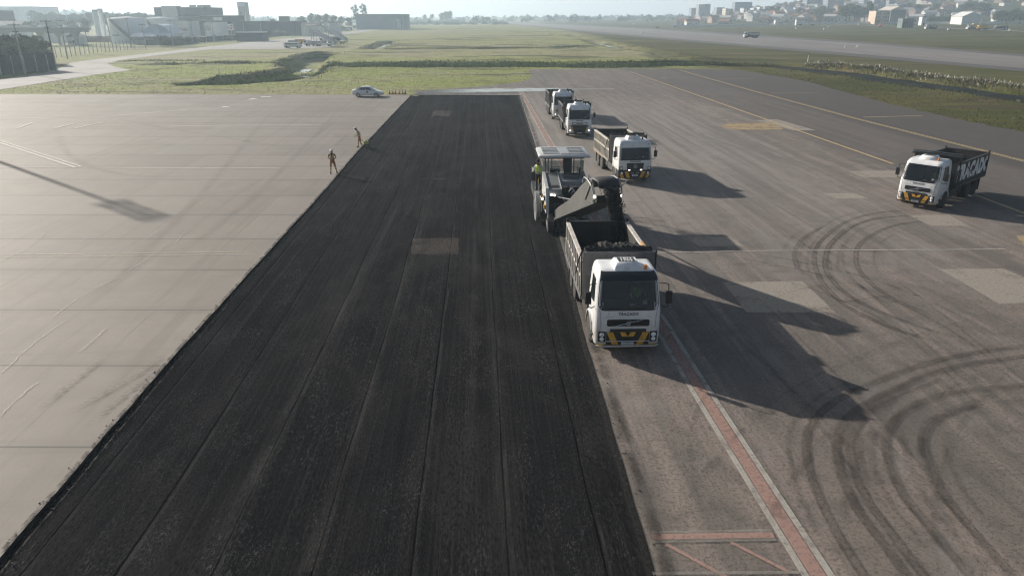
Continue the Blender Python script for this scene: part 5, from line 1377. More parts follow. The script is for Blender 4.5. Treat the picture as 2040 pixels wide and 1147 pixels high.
def make_cone():
    c = empty('traffic_cone', (0, 0, 0)); m = MB(); m.box((0, 0, .02), (.42, .42, .04)); m.build('base', M_BLACK, c)
    m = MB(); m.cyl((0, 0, .04), (0, 0, .30), .15, .11, 14); m.cyl((0, 0, .50), (0, 0, .60), .075, .055, 14); m.build('body', M_CONE, c)
    m = MB(); m.cyl((0, 0, .301), (0, 0, .499), .112, .078, 14); m.cyl((0, 0, .601), (0, 0, .75), .054, .03, 14); m.build('band', M_CONEW, c); return c
cone = make_cone()
for i, px in enumerate((776, 782.5, 788, 795, 802, 807)):
    o = cone if i == 0 else copy_tree(cone); p = G(px, 187.6); o.location = (p.x, p.y + (.15 if i % 2 else 0), 0)
    tag(o, 'orange traffic cone in the row between the white car and the dark strip' , 'traffic cone', 'row of traffic cones')
# mast whose shadow crosses the apron
mast = empty('floodlight_mast', (0, 0, 0), 0, 'tall floodlight mast throwing its long shadow over the apron at left', 'mast')
tip = G(318, 438); mh = 25.0; mo = -Vector((-SUN_DIR.x, -SUN_DIR.y, 0)).normalized() * (mh / math.tan(SUN_EL)); mast.location = (tip.x + mo.x, tip.y + mo.y, 0)
m = MB(); m.cyl((0, 0, 0), (0, 0, mh), .26, .14, 12); m.build('pole', M_GREYP, mast)
m = MB(); rz_ = math.atan2(SUN_DIR.x, SUN_DIR.y) * -1
m.box((0, 0, mh - 1.2), (.35, .25, 2.3), rz=rz_)
for k in range(3):
    for s in (-1, 1): m.box((s * .62 * math.cos(rz_), s * .62 * math.sin(rz_), mh - .4 - .8 * k), (.42, .4, .45), rz=rz_)
m.box((0, 0, mh - 2.5), (2.2, .14, .14), rz=rz_)
m.build('lamp_head', M_GREYP, mast)
# ------------------------------------------------------------------ vegetation
def mk_leaf(name, a, b):
    k = NT(name); o = k.n('ShaderNodeObjectInfo').outputs['Random']; p = k.pos()
    f = k.noise(p, .55, 4, .7)
    c = k.mix(k.ramp(f, .3, .7), a, b); c = k.mix(k.math('MULTIPLY', o, .5), c, [x * 1.35 for x in a])
    k.base(c); k.b.inputs['Roughness'].default_value = .8; k.b.inputs['Specular IOR Level'].default_value = .15
    return k.m
LEAF = [mk_leaf('leaf_dark', (.040, .054, .020), (.100, .115, .042)), mk_leaf('leaf_olive', (.07, .08, .034), (.16, .16, .07)), mk_leaf('leaf_dry', (.075, .065, .038), (.14, .12, .07))]
M_BARK = mat('bark', (.075, .06, .048), .9, scale=5)
TREES = []
def tree_mesh(kind, seed):
    r = random.Random(seed); nr = np.random.RandomState(seed)
    tm = MB(); blobs = []
    if kind == 'broad':
        tm.tube([(0, 0, 0), (.01, 0, .18), (.0, .015, .36)], .028, 7, .018)
        for i in range(9):
            a = r.uniform(0, 6.28); q = r.uniform(.10, .30); z = r.uniform(.40, .85)
            tm.tube([(0, .01, .30), (q * .5 * math.cos(a), q * .5 * math.sin(a), (z + .3) / 2), (q * math.cos(a), q * math.sin(a), z)], .012, 5, .004)
            blobs.append((q * math.cos(a), q * math.sin(a), z, r.uniform(.13, .21)))
        blobs.append((0, 0, .80, .18)); n, s = 1500, .028
    elif kind == 'tall':
        tm.tube([(0, 0, 0), (.01, 0, .4), (0, .01, .92)], .022, 7, .006)
        for i in range(11):
            z = .30 + .62 * i / 10; a = r.uniform(0, 6.28); q = r.uniform(.03, .13) * (1.2 - z)
            tm.tube([(0, 0, z - .08), (q * math.cos(a), q * math.sin(a), z)], .007, 4, .003); blobs.append((q * math.cos(a), q * math.sin(a), z, r.uniform(.08, .14) * (1.25 - z * .5)))
        n, s = 1100, .024
    elif kind == 'sparse':
        tm.tube([(0, 0, 0), (.015, 0, .45), (-.01, .01, .96)], .016, 6, .004)
        for i in range(12):
            z = .38 + .60 * i / 11; a = i * 2.4; q = r.uniform(.06, .17)
            tm.tube([(0, 0, z - .08), (q * math.cos(a), q * math.sin(a), z)], .006, 4, .002); blobs.append((q * math.cos(a), q * math.sin(a), z, r.uniform(.06, .105)))
        n, s = 900, .022
    else:                                        # bush
        tm.tube([(0, 0, 0), (.01, 0, .3)], .03, 6, .012)
        for i in range(9): a = r.uniform(0, 6.28); q = r.uniform(.0, .42); blobs.append((q * math.cos(a), q * math.sin(a), r.uniform(.25, .72), r.uniform(.20, .32)))
        n, s = 1300, .042
    B = np.array(blobs); w_ = B[:, 3] ** 2; pick = nr.choice(len(B), n, p=w_ / w_.sum())
    d = nr.normal(size=(n, 3)); d /= np.linalg.norm(d, axis=1)[:, None]
    c = B[pick, :3] + d * (B[pick, 3] * (.55 + .5 * nr.rand(n)))[:, None] * np.array([1, 1, .85])
    c[:, 2] = np.maximum(c[:, 2], .04)
    nn = d + nr.normal(size=(n, 3)) * .55; nn /= np.linalg.norm(nn, axis=1)[:, None]
    t = np.cross(nn, nr.normal(size=(n, 3))); t /= np.linalg.norm(t, axis=1)[:, None]; b = np.cross(nn, t)
    ss = (s * (.6 + .9 * nr.rand(n)))[:, None]
    v = np.stack([c + t * ss, c + b * ss * .7 + nn * ss * .2, c - t * ss, c - b * ss * .7 + nn * ss * .2], 1).reshape(-1, 3)
    me = bpy.data.meshes.new('crown'); me.from_pydata(v.tolist(), [], np.arange(4 * n).reshape(-1, 4).tolist())
    tme = bpy.data.meshes.new('trunk'); tm.bm.to_mesh(tme); tm.bm.free(); tme.materials.append(M_BARK)
    return tme, me
TM = {}
for kd, cnt in (('broad', 3), ('tall', 2), ('sparse', 2), ('bush', 2)):
    for i in range(cnt):
        for li in range(3):
            t, c = tree_mesh(kd, 10 * i + len(kd)) if li == 0 else (t, c.copy())
            c.materials.clear(); c.materials.append(LEAF[li]); TM[kd, i, li] = (t, c)
def tree(loc, h, kind, leaf, label, group=None, wide=1.0):
    i = rnd.randrange(3 if kind == 'broad' else 2); t, c = TM[kind, i, leaf]
    o = empty('tree' if kind != 'bush' else 'bush', loc, rnd.uniform(0, 6.28), label, 'tree' if kind != 'bush' else 'bush', group)
    o.scale = (h * wide, h * wide, h); link('trunk', t, o); link('crown', c, o); return o
def tree_px(px, ytop, D, kind, leaf, label, group, wide=1.0):
    p = atD(px, ytop, D); b = hgt(p.x, p.y); return tree((p.x, p.y, b - .1), max(2.0, p.z - b), kind, leaf, label, group, wide)

# trees and bushes behind the dark hedge on the left
LB = 'dense tree behind the dark hedge at the left edge of the picture'
for px, yt, D, kd, lf in ((4, 64, 176, 'broad', 0), (-30, 60, 178, 'broad', 0), (22, 74, 172, 'broad', 1), (44, 66, 190, 'broad', 0), (62, 70, 186, 'broad', 1), (80, 80, 180, 'broad', 0), (30, 82, 162, 'broad', 1), (12, 90, 160, 'bush', 0), (60, 96, 172, 'bush', 0), (84, 98, 178, 'bush', 1), (-10, 86, 158, 'bush', 1), (45, 98, 164, 'bush', 0)):
    tree_px(px, yt, D, kd, lf, LB if kd == 'broad' else 'low bush crowding the top of the dark hedge at the left edge', 'trees behind the hedge' if kd == 'broad' else 'bushes at the hedge', 1.15)
GT = 'trees on the hazy skyline at left'
for px, yt, D in ((66, 21, 600), (78, 24, 590), (90, 26, 560), (104, 24, 610), (118, 26, 570), (132, 27, 600), (146, 24, 580), (160, 25, 620), (174, 22, 600), (186, 21, 560), (198, 20, 590), (210, 22, 600), (222, 25, 580), (236, 25, 590), (250, 24, 600), (262, 28, 570), (276, 22, 600), (290, 26, 590), (302, 27, 600), (20, 40, 430), (40, 42, 420), (60, 40, 430), (105, 38, 450), (140, 38, 440), (165, 36, 430)):
    tree_px(px, yt, D, 'broad', rnd.randrange(2), 'rounded hazy tree on the skyline behind the viaduct and the tanks', GT, 1.1)
for px, yt, D, kd, lb in ((707, 11, 690, 'sparse', 'thin feathery tree above the blue warehouse, left of a pair'), (724, 9, 690, 'sparse', 'thin feathery tree above the blue warehouse, right of a pair'),
                      (586, 42, 470, 'broad', 'dark tree at the right end of the long dark shed'), (462, 38, 520, 'broad', 'dark tree between the sign and the concrete tower'), (543, 36, 560, 'broad', 'tree rising behind the long dark shed')):
    tree_px(px, yt, D, kd, 0, lb, None, .9)
for px, yt, D in ((880, 24, 1150), (888, 21, 1160), (897, 20, 1150), (862, 27, 1300), (846, 28, 1300), (620, 26, 620), (634, 28, 640), (648, 27, 630), (664, 28, 650), (600, 30, 640), (680, 31, 660), (694, 33, 640)):
    tree_px(px, yt, D, 'broad', 0, 'pale hazy tree far behind the fields' if px > 800 else 'hazy tree on the skyline left of the warehouse', 'far trees on the plain' if px > 800 else 'far trees by the warehouse', .8)
# roadside shrubs under the poles
for px, yb in ((322, 92), (334, 91), (350, 90), (362, 89), (374, 88), (392, 86), (410, 84), (432, 82), (452, 81), (470, 79), (494, 77), (512, 76), (532, 74), (556, 72), (600, 69), (622, 67), (668, 62), (684, 61), (706, 58)):
    p = PT(px, yb); tree((p.x, p.y, hgt(p.x, p.y) - .1), rnd.uniform(2.5, 4.5), 'bush', rnd.choice((0, 0, 1)), 'grey-green roadside bush by the airport fence', 'bushes along the airport fence', 1.4)
# woods of the hillside town on the right
RT = 'trees among the houses on the right'
for px, yt, D, kd in ((1697, 5, 760, 'broad'), (1690, 9, 750, 'broad'), (1706, 8, 755, 'broad'), (1733, 2, 780, 'tall'), (1738, 6, 770, 'tall'), (1726, 14, 760, 'broad'), (1640, 12, 830, 'broad'), (1628, 16, 840, 'broad'), (1652, 15, 820, 'broad'), (1800, 8, 900, 'broad'), (1812, 6, 905, 'broad'), (1826, 9, 900, 'broad'), (1840, 8, 880, 'broad'), (1868, 6, 890, 'broad'),
                      (1930, 3, 850, 'broad'), (1942, 1, 850, 'broad'), (1955, 3, 860, 'broad'), (1968, 6, 840, 'broad'), (1918, 8, 860, 'broad'), (1995, 20, 720, 'broad'), (2010, 22, 715, 'broad'), (2024, 18, 720, 'broad'), (2038, 20, 712, 'broad'), (2052, 18, 715, 'broad'), (1985, 25, 725, 'broad'), (1858, 29, 730, 'bush'), (1872, 30, 728, 'bush'), (1886, 29, 728, 'bush'), (1900, 31, 726, 'bush'),
                      (1548, 22, 900, 'broad'), (1560, 21, 910, 'broad'), (1572, 24, 890, 'broad'), (1585, 22, 880, 'broad'), (1604, 24, 860, 'broad'), (1500, 28, 900, 'bush'), (1520, 28, 900, 'bush'), (1660, 26, 780, 'broad'), (1674, 24, 770, 'broad'), (1712, 20, 745, 'broad')):
    tree_px(px, yt, D, kd, rnd.choice((0, 0, 1)), 'dark slender tree between the blocks and the peach building' if kd == 'tall' else 'dark leafy tree among the houses of the hillside town', RT, 1.35)
for k in range(165):
    px, py = rnd.uniform(1420, 2060), rnd.uniform(0, 34)
    if py < 36 - (px - 1400) * .06 - 6: py = 34 - (px - 1400) * .02
    p = PT(px, py)
    if p.y < 700: p = atD(px, py, rnd.uniform(720, 900))
    tree((p.x, p.y, hgt(p.x, p.y) - .2), rnd.uniform(6, 12), 'broad', rnd.choice((0, 0, 1)), 'dark leafy tree among the houses of the hillside town', RT, 1.0)

# far woods that read as one band
def wood(name, label, spots, leaf, n=30):
    V, nr = [], np.random.RandomState(len(spots))
    for (x, y, z, r_, h_) in spots:
        d = nr.normal(size=(n, 3)); d /= np.linalg.norm(d, axis=1)[:, None]; d[:, 2] = np.abs(d[:, 2])
        c = np.array([x, y, z]) + d * np.array([r_, r_, h_]) * (.7 + .4 * nr.rand(n))[:, None]
        t = nr.normal(size=(n, 3)); t /= np.linalg.norm(t, axis=1)[:, None]; b = np.cross(t, nr.normal(size=(n, 3))); b /= np.linalg.norm(b, axis=1)[:, None]
        s = r_ * .38
        V.append(np.stack([c + t * s, c + b * s, c - t * s, c - b * s], 1).reshape(-1, 3))
    V = np.concatenate(V); me = bpy.data.meshes.new(name); me.from_pydata(V.tolist(), [], np.arange(len(V)).reshape(-1, 4).tolist()); me.materials.append(leaf)
    return tag(link(name, me), label, 'wood', kind='stuff')
S = []
for k in range(620):
    px = rnd.uniform(-60, 2100); D = rnd.uniform(1150, 2100); x = ray(px, 31)[0] / ray(px, 31)[1] * D
    S.append((x, D, hgt(x, D) - 1, rnd.uniform(5, 9), rnd.uniform(5, 11)))
wood('distant_wood', 'band of hazy woods along the far horizon', S, LEAF[0], 26)
S = []
for k in range(170):
    px, py = rnd.uniform(812, 1010), rnd.uniform(43, 50); p = PT(px, py); S.append((p.x, p.y, hgt(p.x, p.y) - .3, rnd.uniform(2, 4), rnd.uniform(1.2, 3)))
wood('scrub', 'low dark scrub and spoil across the far end of the fields', S, LEAF[0], 26)

# grass blades: weeds on the ditch banks, reeds on the right, tufts on the verges
def blades(name, label, P, Hh, lean, wid, m, seed):
    nr = np.random.RandomState(seed); n = len(P); P = np.asarray(P, float)
    h = np.asarray(Hh)[:, None]; a = nr.rand(n) * 6.28; d = np.stack([np.cos(a), np.sin(a), np.zeros(n)], 1); q = np.stack([-np.sin(a), np.cos(a), np.zeros(n)], 1)
    tip = P + d * h * lean * nr.rand(n)[:, None] + np.array([0, 0, 1]) * h
    V = np.stack([P - q * h * wid, P + q * h * wid, tip], 1).reshape(-1, 3)
    me = bpy.data.meshes.new(name); me.from_pydata(V.tolist(), [], np.arange(3 * n).reshape(-1, 3).tolist()); me.materials.append(m)
    return tag(link(name, me), label, 'grass', kind='stuff')
nr = np.random.RandomState(4)
def along(pts, off, spread, n):
    pts = [Vector(p) for p in pts]; L = [0]
    for a, b in zip(pts[:-1], pts[1:]): L.append(L[-1] + (b - a).length)
    out = []
    for t in nr.rand(n) * L[-1]:
        i = min(np.searchsorted(L, t, 'right') - 1, len(pts) - 2); a, b = pts[i], pts[i + 1]; d = (b - a).normalized(); p = a + d * (t - L[i]); o = off + nr.normal() * spread
        out.append((p.x - d.y * o, p.y + d.x * o))
    return np.array(out)
W = []
for (pts, hw, dp), n in zip(DW, (4200, 1500, 700, 900, 2200, 500, 900, 900, 500, 600)):
    for sgn in (-1, 1): W.append(along(pts, sgn * hw * .85, hw * .22, n // 2))
W = np.concatenate(W); Z = height(W[:, 0], W[:, 1]); keep = poly_dist(UNION, W[:, 0], W[:, 1]) < -.6; W, Z = W[keep], Z[keep]
blades('bank_weeds', 'tall weeds along the banks of the ditches', np.column_stack([W, Z - .05]), nr.uniform(.15, .45, len(W)), .7, .25, LEAF[1], 1)
Rp = along(DW[4][0], 7.2, 1.6, 7000); Z = height(Rp[:, 0], Rp[:, 1]); f = np.clip((Rp[:, 0] - 58) / 14, .25, 1)
keep = (poly_dist(SHOULDER, Rp[:, 0], Rp[:, 1]) < -2) & (poly_dist(UNION, Rp[:, 0], Rp[:, 1]) < -2); Rp, Z, f = Rp[keep], Z[keep], f[keep]
mr = mk_leaf('reed', (.075, .068, .036), (.17, .15, .09)); mp = mk_leaf('reed_plume', (.42, .40, .34), (.60, .57, .50))
hh = nr.uniform(.35, .85, len(Rp)) * f * (.55 + .75 * np.abs(np.sin(Rp[:, 0] * .9 + Rp[:, 1] * .37) * np.sin(Rp[:, 1] * .21)))
blades('reeds', 'thick bank of tall reeds along the right-hand ditch', np.column_stack([Rp, Z - .1]), hh, .9, .10, mr, 2)
k2 = nr.rand(len(Rp)) < .16
blades('reed_plumes', 'pale feathery plumes above the reeds of the right-hand ditch', np.column_stack([Rp[k2], Z[k2] + hh[k2] * .75]), nr.uniform(.2, .4, k2.sum()) * f[k2], .9, .25, mp, 3)
for nm_, T, cols, lb, sd_ in (('verge_grass', np.column_stack([nr.uniform(50, 80, 16000), nr.uniform(45, 170, 16000)]), ((.06, .07, .018), (.14, .135, .05)), 'tufts of rough grass on the verge right of the taxiway', 5), ('meadow_grass', np.column_stack([nr.uniform(-100, 8, 11000), nr.uniform(111, 172, 11000)]), ((.13, .155, .035), (.27, .28, .09)), 'tufts of light green grass beyond the concrete apron', 6)):
    d = poly_dist(UNION, T[:, 0], T[:, 1]); keep = (d < -.15) & (poly_dist(ROAD, T[:, 0], T[:, 1]) < -.3)
    for pts, hw, dp in DW: keep &= line_dist(pts, T[:, 0], T[:, 1]) > hw * .7
    T = T[keep]
    blades(nm_, lb, np.column_stack([T, height(T[:, 0], T[:, 1]) - .02]), nr.uniform(.06, .20, len(T)), .9, .4, mk_leaf(nm_ + '_blade', *cols), sd_)

# ------------------------------------------------------------------ buildings at left
def wallmat(name, c, win=None, wx=3.2, wz=3.0, fw=.55, fh=.5, axis='xz'):
    """plain wall with weathering; far blocks carry their tiny window grid as a surface pattern"""
    if name in MC: return MC[name]
    k = NT(name); o = k.obj(); n = k.noise(k.mapv(o, (.25, .25, .08)), 1, 5, .65)
    col = k.mix(k.ramp(n, .3, .7), [x * .85 for x in c], c)
    if win:
        s = k.n('ShaderNodeSeparateXYZ', {'Vector': o}).outputs
        a = k.math('ADD', s[0], s[1]); fx = k.math('FRACT', k.math('DIVIDE', a, wx)); fz = k.math('FRACT', k.math('DIVIDE', s[2], wz))
        ix = k.math('LESS_THAN', k.math('ABSOLUTE', k.math('SUBTRACT', fx, .5)), fw / 2); iz = k.math('LESS_THAN', k.math('ABSOLUTE', k.math('SUBTRACT', fz, .5)), fh / 2)
        col = k.mix(k.math('MULTIPLY', ix, iz), col, win)
    k.base(col); k.b.inputs['Roughness'].default_value = .8; MC[name] = k.m; return k.m
def block(name, label, cat, px0, px1, ytop, D, depth, m, roof=None, group=None, ybase=None, rz=0, parapet=True, extra=None):
    """a building standing on the terrain whose front spans two pixel columns at distance D"""
    a, b = atD(px0, ytop, D), atD(px1, ytop, D); W_ = b.x - a.x; cx = (a.x + b.x) / 2; zg = min(hgt(a.x, D), hgt(b.x, D), hgt(cx, D + depth)) - .3; Hh = max(a.z - zg, 2.2)
    o = empty(name, (cx, D + depth / 2, zg), rz, label, cat, group)
    mb = MB().box2((-W_ / 2, -depth / 2, 0), (W_ / 2, depth / 2, Hh)); mb.build('wall', m, o, smooth=0)
    rm = roof or mat('flat_roof', (.20, .19, .18), .8, scale=.3)
    if parapet:
        mb = MB(); t = .25
        mb.box2((-W_ / 2 + t, -depth / 2 + t, Hh), (W_ / 2 - t, depth / 2 - t, Hh + .12))
        for q in (((-W_ / 2 - .05, -depth / 2 - .05), (W_ / 2 + .05, -depth / 2 + t)), ((-W_ / 2 - .05, depth / 2 - t), (W_ / 2 + .05, depth / 2 + .05)), ((-W_ / 2 - .05, -depth / 2 + t + .001), (-W_ / 2 + t, depth / 2 - t - .001)), ((W_ / 2 - t, -depth / 2 + t + .001), (W_ / 2 + .05, depth / 2 - t - .001))):
            mb.box2((*q[0], Hh + .001), (*q[1], Hh + .5))
        mb.build('roof', rm, o, smooth=0)
    else:
        mb = MB(); hr = min(W_, depth) * .22; ov = .4
        if W_ >= depth: mb.prism([(-depth / 2 - ov, Hh - .1), (depth / 2 + ov, Hh - .1), (0, Hh + hr)], 'x', -W_ / 2 - ov, W_ / 2 + ov)
        else: mb.prism([(-W_ / 2 - ov, Hh - .1), (W_ / 2 + ov, Hh - .1), (0, Hh + hr)], 'y', -depth / 2 - ov, depth / 2 + ov)
        mb.build('roof', rm, o, smooth=0)
    o['_'] = 0; del o['_']
    return o, W_, Hh, depth
def windows(o, W_, depth, z0, z1, xs, wd, m=None):
    for x in xs:
        f = MB().box((x * W_ / 2, -depth / 2 - .04, (z0 + z1) / 2), (wd, .08, z1 - z0)).build('window', m or M_GLASS, o, smooth=0)
        MB().box((x * W_ / 2, -depth / 2 - .09, z0 - .08), (wd + .2, .2, .1)).build('sill', M_GREYP, f, smooth=0)
W_DARK = wallmat('cladding_dark', (.034, .039, .050)); W_SLATE = wallmat('cladding_slate', (.060, .068, .083)); W_LIGHT = wallmat('render_light', (.60, .61, .63)); W_PALE = wallmat('render_pale', (.72, .72, .71)); W_BLUE = wallmat('cladding_blue', (.15, .19, .24)); W_CONC = wallmat('raw_concrete', (.42, .41, .40))
W_TANK = wallmat('tank_paint', (.76, .79, .82))

o, W_, Hh, dp = block('office_building', 'large dark slab-sided building with a pale box on its roof, behind the tanks', 'building', 306, 405, 16.5, 455, 30, W_SLATE)
MB().box2((-W_ * .33, -16.5, Hh * .55), (-W_ * .02, -10, Hh + 1.2)).build('stair_tower', W_LIGHT, o, smooth=0)
MB().box2((-W_ * .36, -17.5, 0), (W_ * .0, -16.6, Hh * .52)).build('entrance_wing', W_LIGHT, o, smooth=0)
m = MB()
for z in (.12, .22, .32): m.box2((-W_ * .34, -17.58, Hh * z), (-W_ * .10, -17.5, Hh * (z + .05)))
m.build('louvre', W_DARK, o, smooth=0)
for zz in (.58, .70): windows(o, W_, dp, Hh * zz, Hh * (zz + .05), [.15, .3, .45, .6, .75], 4.0)
for x, w__ in ((.1, 3), (.5, 5), (.75, 2)): MB().box((x * W_ / 2, 2, Hh + 1.0), (w__, 3, 1.8)).build('roof_plant', W_LIGHT, o, smooth=0)
MB().prism([(W_ * .5, 0), (W_ * .56, 0), (W_ * .5, Hh + 1)], 'y', -14.5, -12).build('fin', W_DARK, o, smooth=0)
o, W_, Hh, dp = block('showroom_building', 'dark flat-roofed building with a pale lettered front between the big slab and the sign', 'building', 398, 457, 33, 430, 24, W_DARK)
fr_ = MB().box2((-W_ * .38, -13.2, 0), (W_ * .42, -12.02, Hh * .72)).build('pale_front', W_LIGHT, o, smooth=0)
me = text_mesh('SSI', 3.6, lambda u, v: Vector((-W_ * .28 + u, -13.24, Hh * .42 + v)), bold=.03); me.materials.append(M_INK); link('lettering', me, fr_)
windows(o, W_, dp, Hh * .80, Hh * .93, [-.74, -.5, -.26], 2.2); windows(o, W_, dp, Hh * .80, Hh * .95, [.06, .34], 2.6, M_PLATE)
o, W_, Hh, dp = block('annex_building', 'low pale annex with a long dark window between the tanks and the showroom', 'building', 346, 374, 42, 400, 14, W_LIGHT)
windows(o, W_, dp, Hh * .42, Hh * .62, [.1], W_ * .7)
o, W_, Hh, dp = block('water_tower', 'tall square concrete water tower rising above the dark shed', 'tower', 472, 487.5, 6.5, 540, 7, W_CONC)
MB().box2((-W_ / 2 - .1, -3.7, Hh - 2.2), (W_ / 2 + .1, -3.52, Hh - .2)).build('rim_panel', W_LIGHT, o, smooth=0); MB().prism([(W_ * .5, 0), (W_ * .5, Hh * .75), (-W_ * .28, 0)], 'y', -3.62, -3.52).build('buttress', W_PALE, o, smooth=0)
for z in (.35, .5, .65): MB().box((-W_ * .2, -3.56, Hh * z), (.7, .1, 1.1)).build('window', M_GLASS, o, smooth=0)
o, W_, Hh, dp = block('long_shed', 'long low dark shed right of the concrete tower', 'shed', 487, 588, 44.5, 450, 26, W_DARK, roof=mat('shed_roof', (.07, .065, .065), .8, scale=.2))
o, W_, Hh, dp = block('plant_room', 'small dark plant room standing up behind the long shed', 'building', 555, 570, 34, 520, 8, W_DARK)
o, W_, Hh, dp = block('canopy_shed', 'low open shed with a pale flat roof by the airport fence', 'shed', 470, 521, 66, 345, 9, W_SLATE, roof=W_PALE)
o, W_, Hh, dp = block('warehouse', 'long blue-grey warehouse with flat roof standing alone at the end of the road', 'warehouse', 708, 803, 29.8, 640, 40, W_BLUE)
MB().box2((W_ * .36, -20.2, 1), (W_ * .44, -20.02, Hh * .7)).build('door', W_LIGHT, o, smooth=0)
o, W_, Hh, dp = block('pale_block', 'huge pale hazy block at the far left of the skyline', 'building', -60, 64, 14.5, 700, 40, W_LIGHT)
o, W_, Hh, dp = block('grey_block', 'slim grey block cut by the left edge of the picture', 'building', -40, -9, 23, 420, 15, W_SLATE)
o, W_, Hh, dp = block('gatehouse', 'small white gatehouse with dark windows under the viaduct', 'building', 132, 152, 73, 300, 7, W_PALE, parapet=False)
windows(o, W_, dp, 1.0, 2.2, [-.4, .3], 1.2)
o, W_, Hh, dp = block('white_workshop', 'long white workshop seen between the piers of the viaduct', 'building', 75, 128, 66, 330, 10, W_PALE)
o, W_, Hh, dp = block('brick_lodge', 'low brown brick lodge between the gatehouse and the tanks', 'building', 152, 200, 78, 330, 8, wallmat('brown_brick', (.19, .12, .09)))
o, W_, Hh, dp = block('house', 'small grey house right of the airport bus, behind the stairs truck', 'house', 654, 673, 46, 470, 8, W_LIGHT); windows(o, W_, dp, 1.2, 2.6, [-.3, .4], 1.2)
o, W_, Hh, dp = block('container', 'dark green steel container beside the road below the white canopy', 'container', 292, 313, 84, 305, 5, mat('green_steel', (.03, .05, .05), .6, scale=.5))
o, W_, Hh, dp = block('container', 'pale grey steel container left of the dark green one', 'container', 271, 291, 86.5, 305, 5, mat('grey_steel', (.24, .28, .28), .6, scale=.5))
for px0, px1, yt, D, lb in ((600, 634, 52, 430, 'low pale shed by the far poles left of the bus stop'), (636, 652, 55, 520, 'small cream hut beside the far road'), (-20, 40, 50, 360, 'pale hut behind the trees at the left edge')):
    block('hut', lb, 'hut', px0, px1, yt, D, 8, W_PALE, parapet=False)

# storage tanks with curved stairs and railings
def storage_tank(pc, pr, ytop, D, label, steps=True):
    a, b = atD(pc - pr, ytop, D), atD(pc + pr, ytop, D); rad = (b.x - a.x) / 2; cx = (a.x + b.x) / 2; zg = hgt(cx, D + rad) - .2; Hh = a.z - zg
    o = empty('storage_tank', (cx, D + rad, zg), 0, label, 'storage tank', 'fuel storage tanks')
    MB().lathe([(.01, 0), (rad, 0), (rad, Hh), (rad * .95, Hh + .25), (.01, Hh + .9)], (0, 0, 0), 'z', 48).build('shell', W_TANK, o, smooth=30)
    m = MB(); n = 40
    for i in range(n):
        t0, t1 = 2 * math.pi * i / n, 2 * math.pi * (i + 1) / n
        for z in (.5, 1.05): m.cyl((rad * math.cos(t0), rad * math.sin(t0), Hh + z), (rad * math.cos(t1), rad * math.sin(t1), Hh + z), .045, n=4)
        m.cyl((rad * math.cos(t0), rad * math.sin(t0), Hh), (rad * math.cos(t0), rad * math.sin(t0), Hh + 1.05), .04, n=4)
    m.build('railing', M_GREYP, o)
    if steps:
        m = MB(); n = 34; st = mat('stair_rust', (.16, .11, .09), .8)
        for i in range(n):
            t = i / (n - 1); a_ = -2.05 + 1.25 * t; z = Hh * (1 - t); R_ = rad + .55
            m.box((R_ * math.cos(a_), R_ * math.sin(a_), z), (1.0, .8, .12), rz=a_)
        for dz in (-.3, .9):
            m.tube([((rad + 1.0) * math.cos(-2.05 + 1.25 * t), (rad + 1.0) * math.sin(-2.05 + 1.25 * t), Hh * (1 - t) + dz) for t in [i / 16 for i in range(17)]], .10, 4)
        m.build('stair', st, o)
        m = MB(); m.box((-rad * .32, -rad * .96, Hh * .35), (3, .3, .5), rz=-.3); m.build('name_board', M_GREYP, o); MB().tube([(-rad * .8, -rad * .64, 0), (-rad * .82, -rad * .66, Hh)], .25, 6).build('pipe', W_CONC, o)
    return o
storage_tank(235, 36, 38, 318, 'large pale fuel tank with a diagonal stair, the nearer and left of the big pair')
storage_tank(303, 33, 38, 352, 'large pale fuel tank with a diagonal stair, behind the white canopy')
storage_tank(186, 5, 24, 380, 'slim tall pale tank left of the big pair, the outer one', False)
storage_tank(197, 4.5, 22, 385, 'slim tall pale tank close beside the big pair', False)
# white canopy building
a, b = atD(268, 71, 312), atD(345, 71, 312); zg = hgt(a.x, 312)
o = empty('canopy_station', ((a.x + b.x) / 2, 318, zg), 0, 'light building with arched blue-white roof and white fascia in front of the tanks', 'building'); W_ = b.x - a.x; Hh = a.z - zg
MB().box2((-W_ * .36, -3, 0), (W_ * .42, 6, Hh - .4)).build('wall', W_CONC, o, smooth=0)
MB().prism([(-10, Hh - .5), (-10, Hh - .2), (-5.5, Hh + 1.0), (7, Hh + 1.0), (7, Hh - .4), (-5.5, Hh - .4)], 'x', -W_ / 2, W_ / 2).build('fascia', M_PLATE, o, smooth=0)
pr = [(-W_ * .46, Hh + .71)] + [(-W_ * .46 + W_ * .96 * i / 12, Hh + .71 + 3.6 * math.sin(math.pi * min(1, max(0, (i - 1) / 11))) ** 1.2) for i in range(1, 12)] + [(W_ * .52, Hh + .71)]
MB().prism(pr, 'y', -5, 6).build('roof', mat('roof_blue_white', (.42, .47, .55), .35, scale=.3), o)
for x in (-.3, 0, .3): MB().box((x * W_, -3.05, Hh * .4), (2, .1, Hh * .5)).build('window', M_GLASS, o, smooth=0)
for x in (-.47, -.2, .2, .47): MB().cyl((x * W_, -5.6, 0), (x * W_, -5.6, Hh - .4), .15, n=8).build('post', M_GREYP, o)
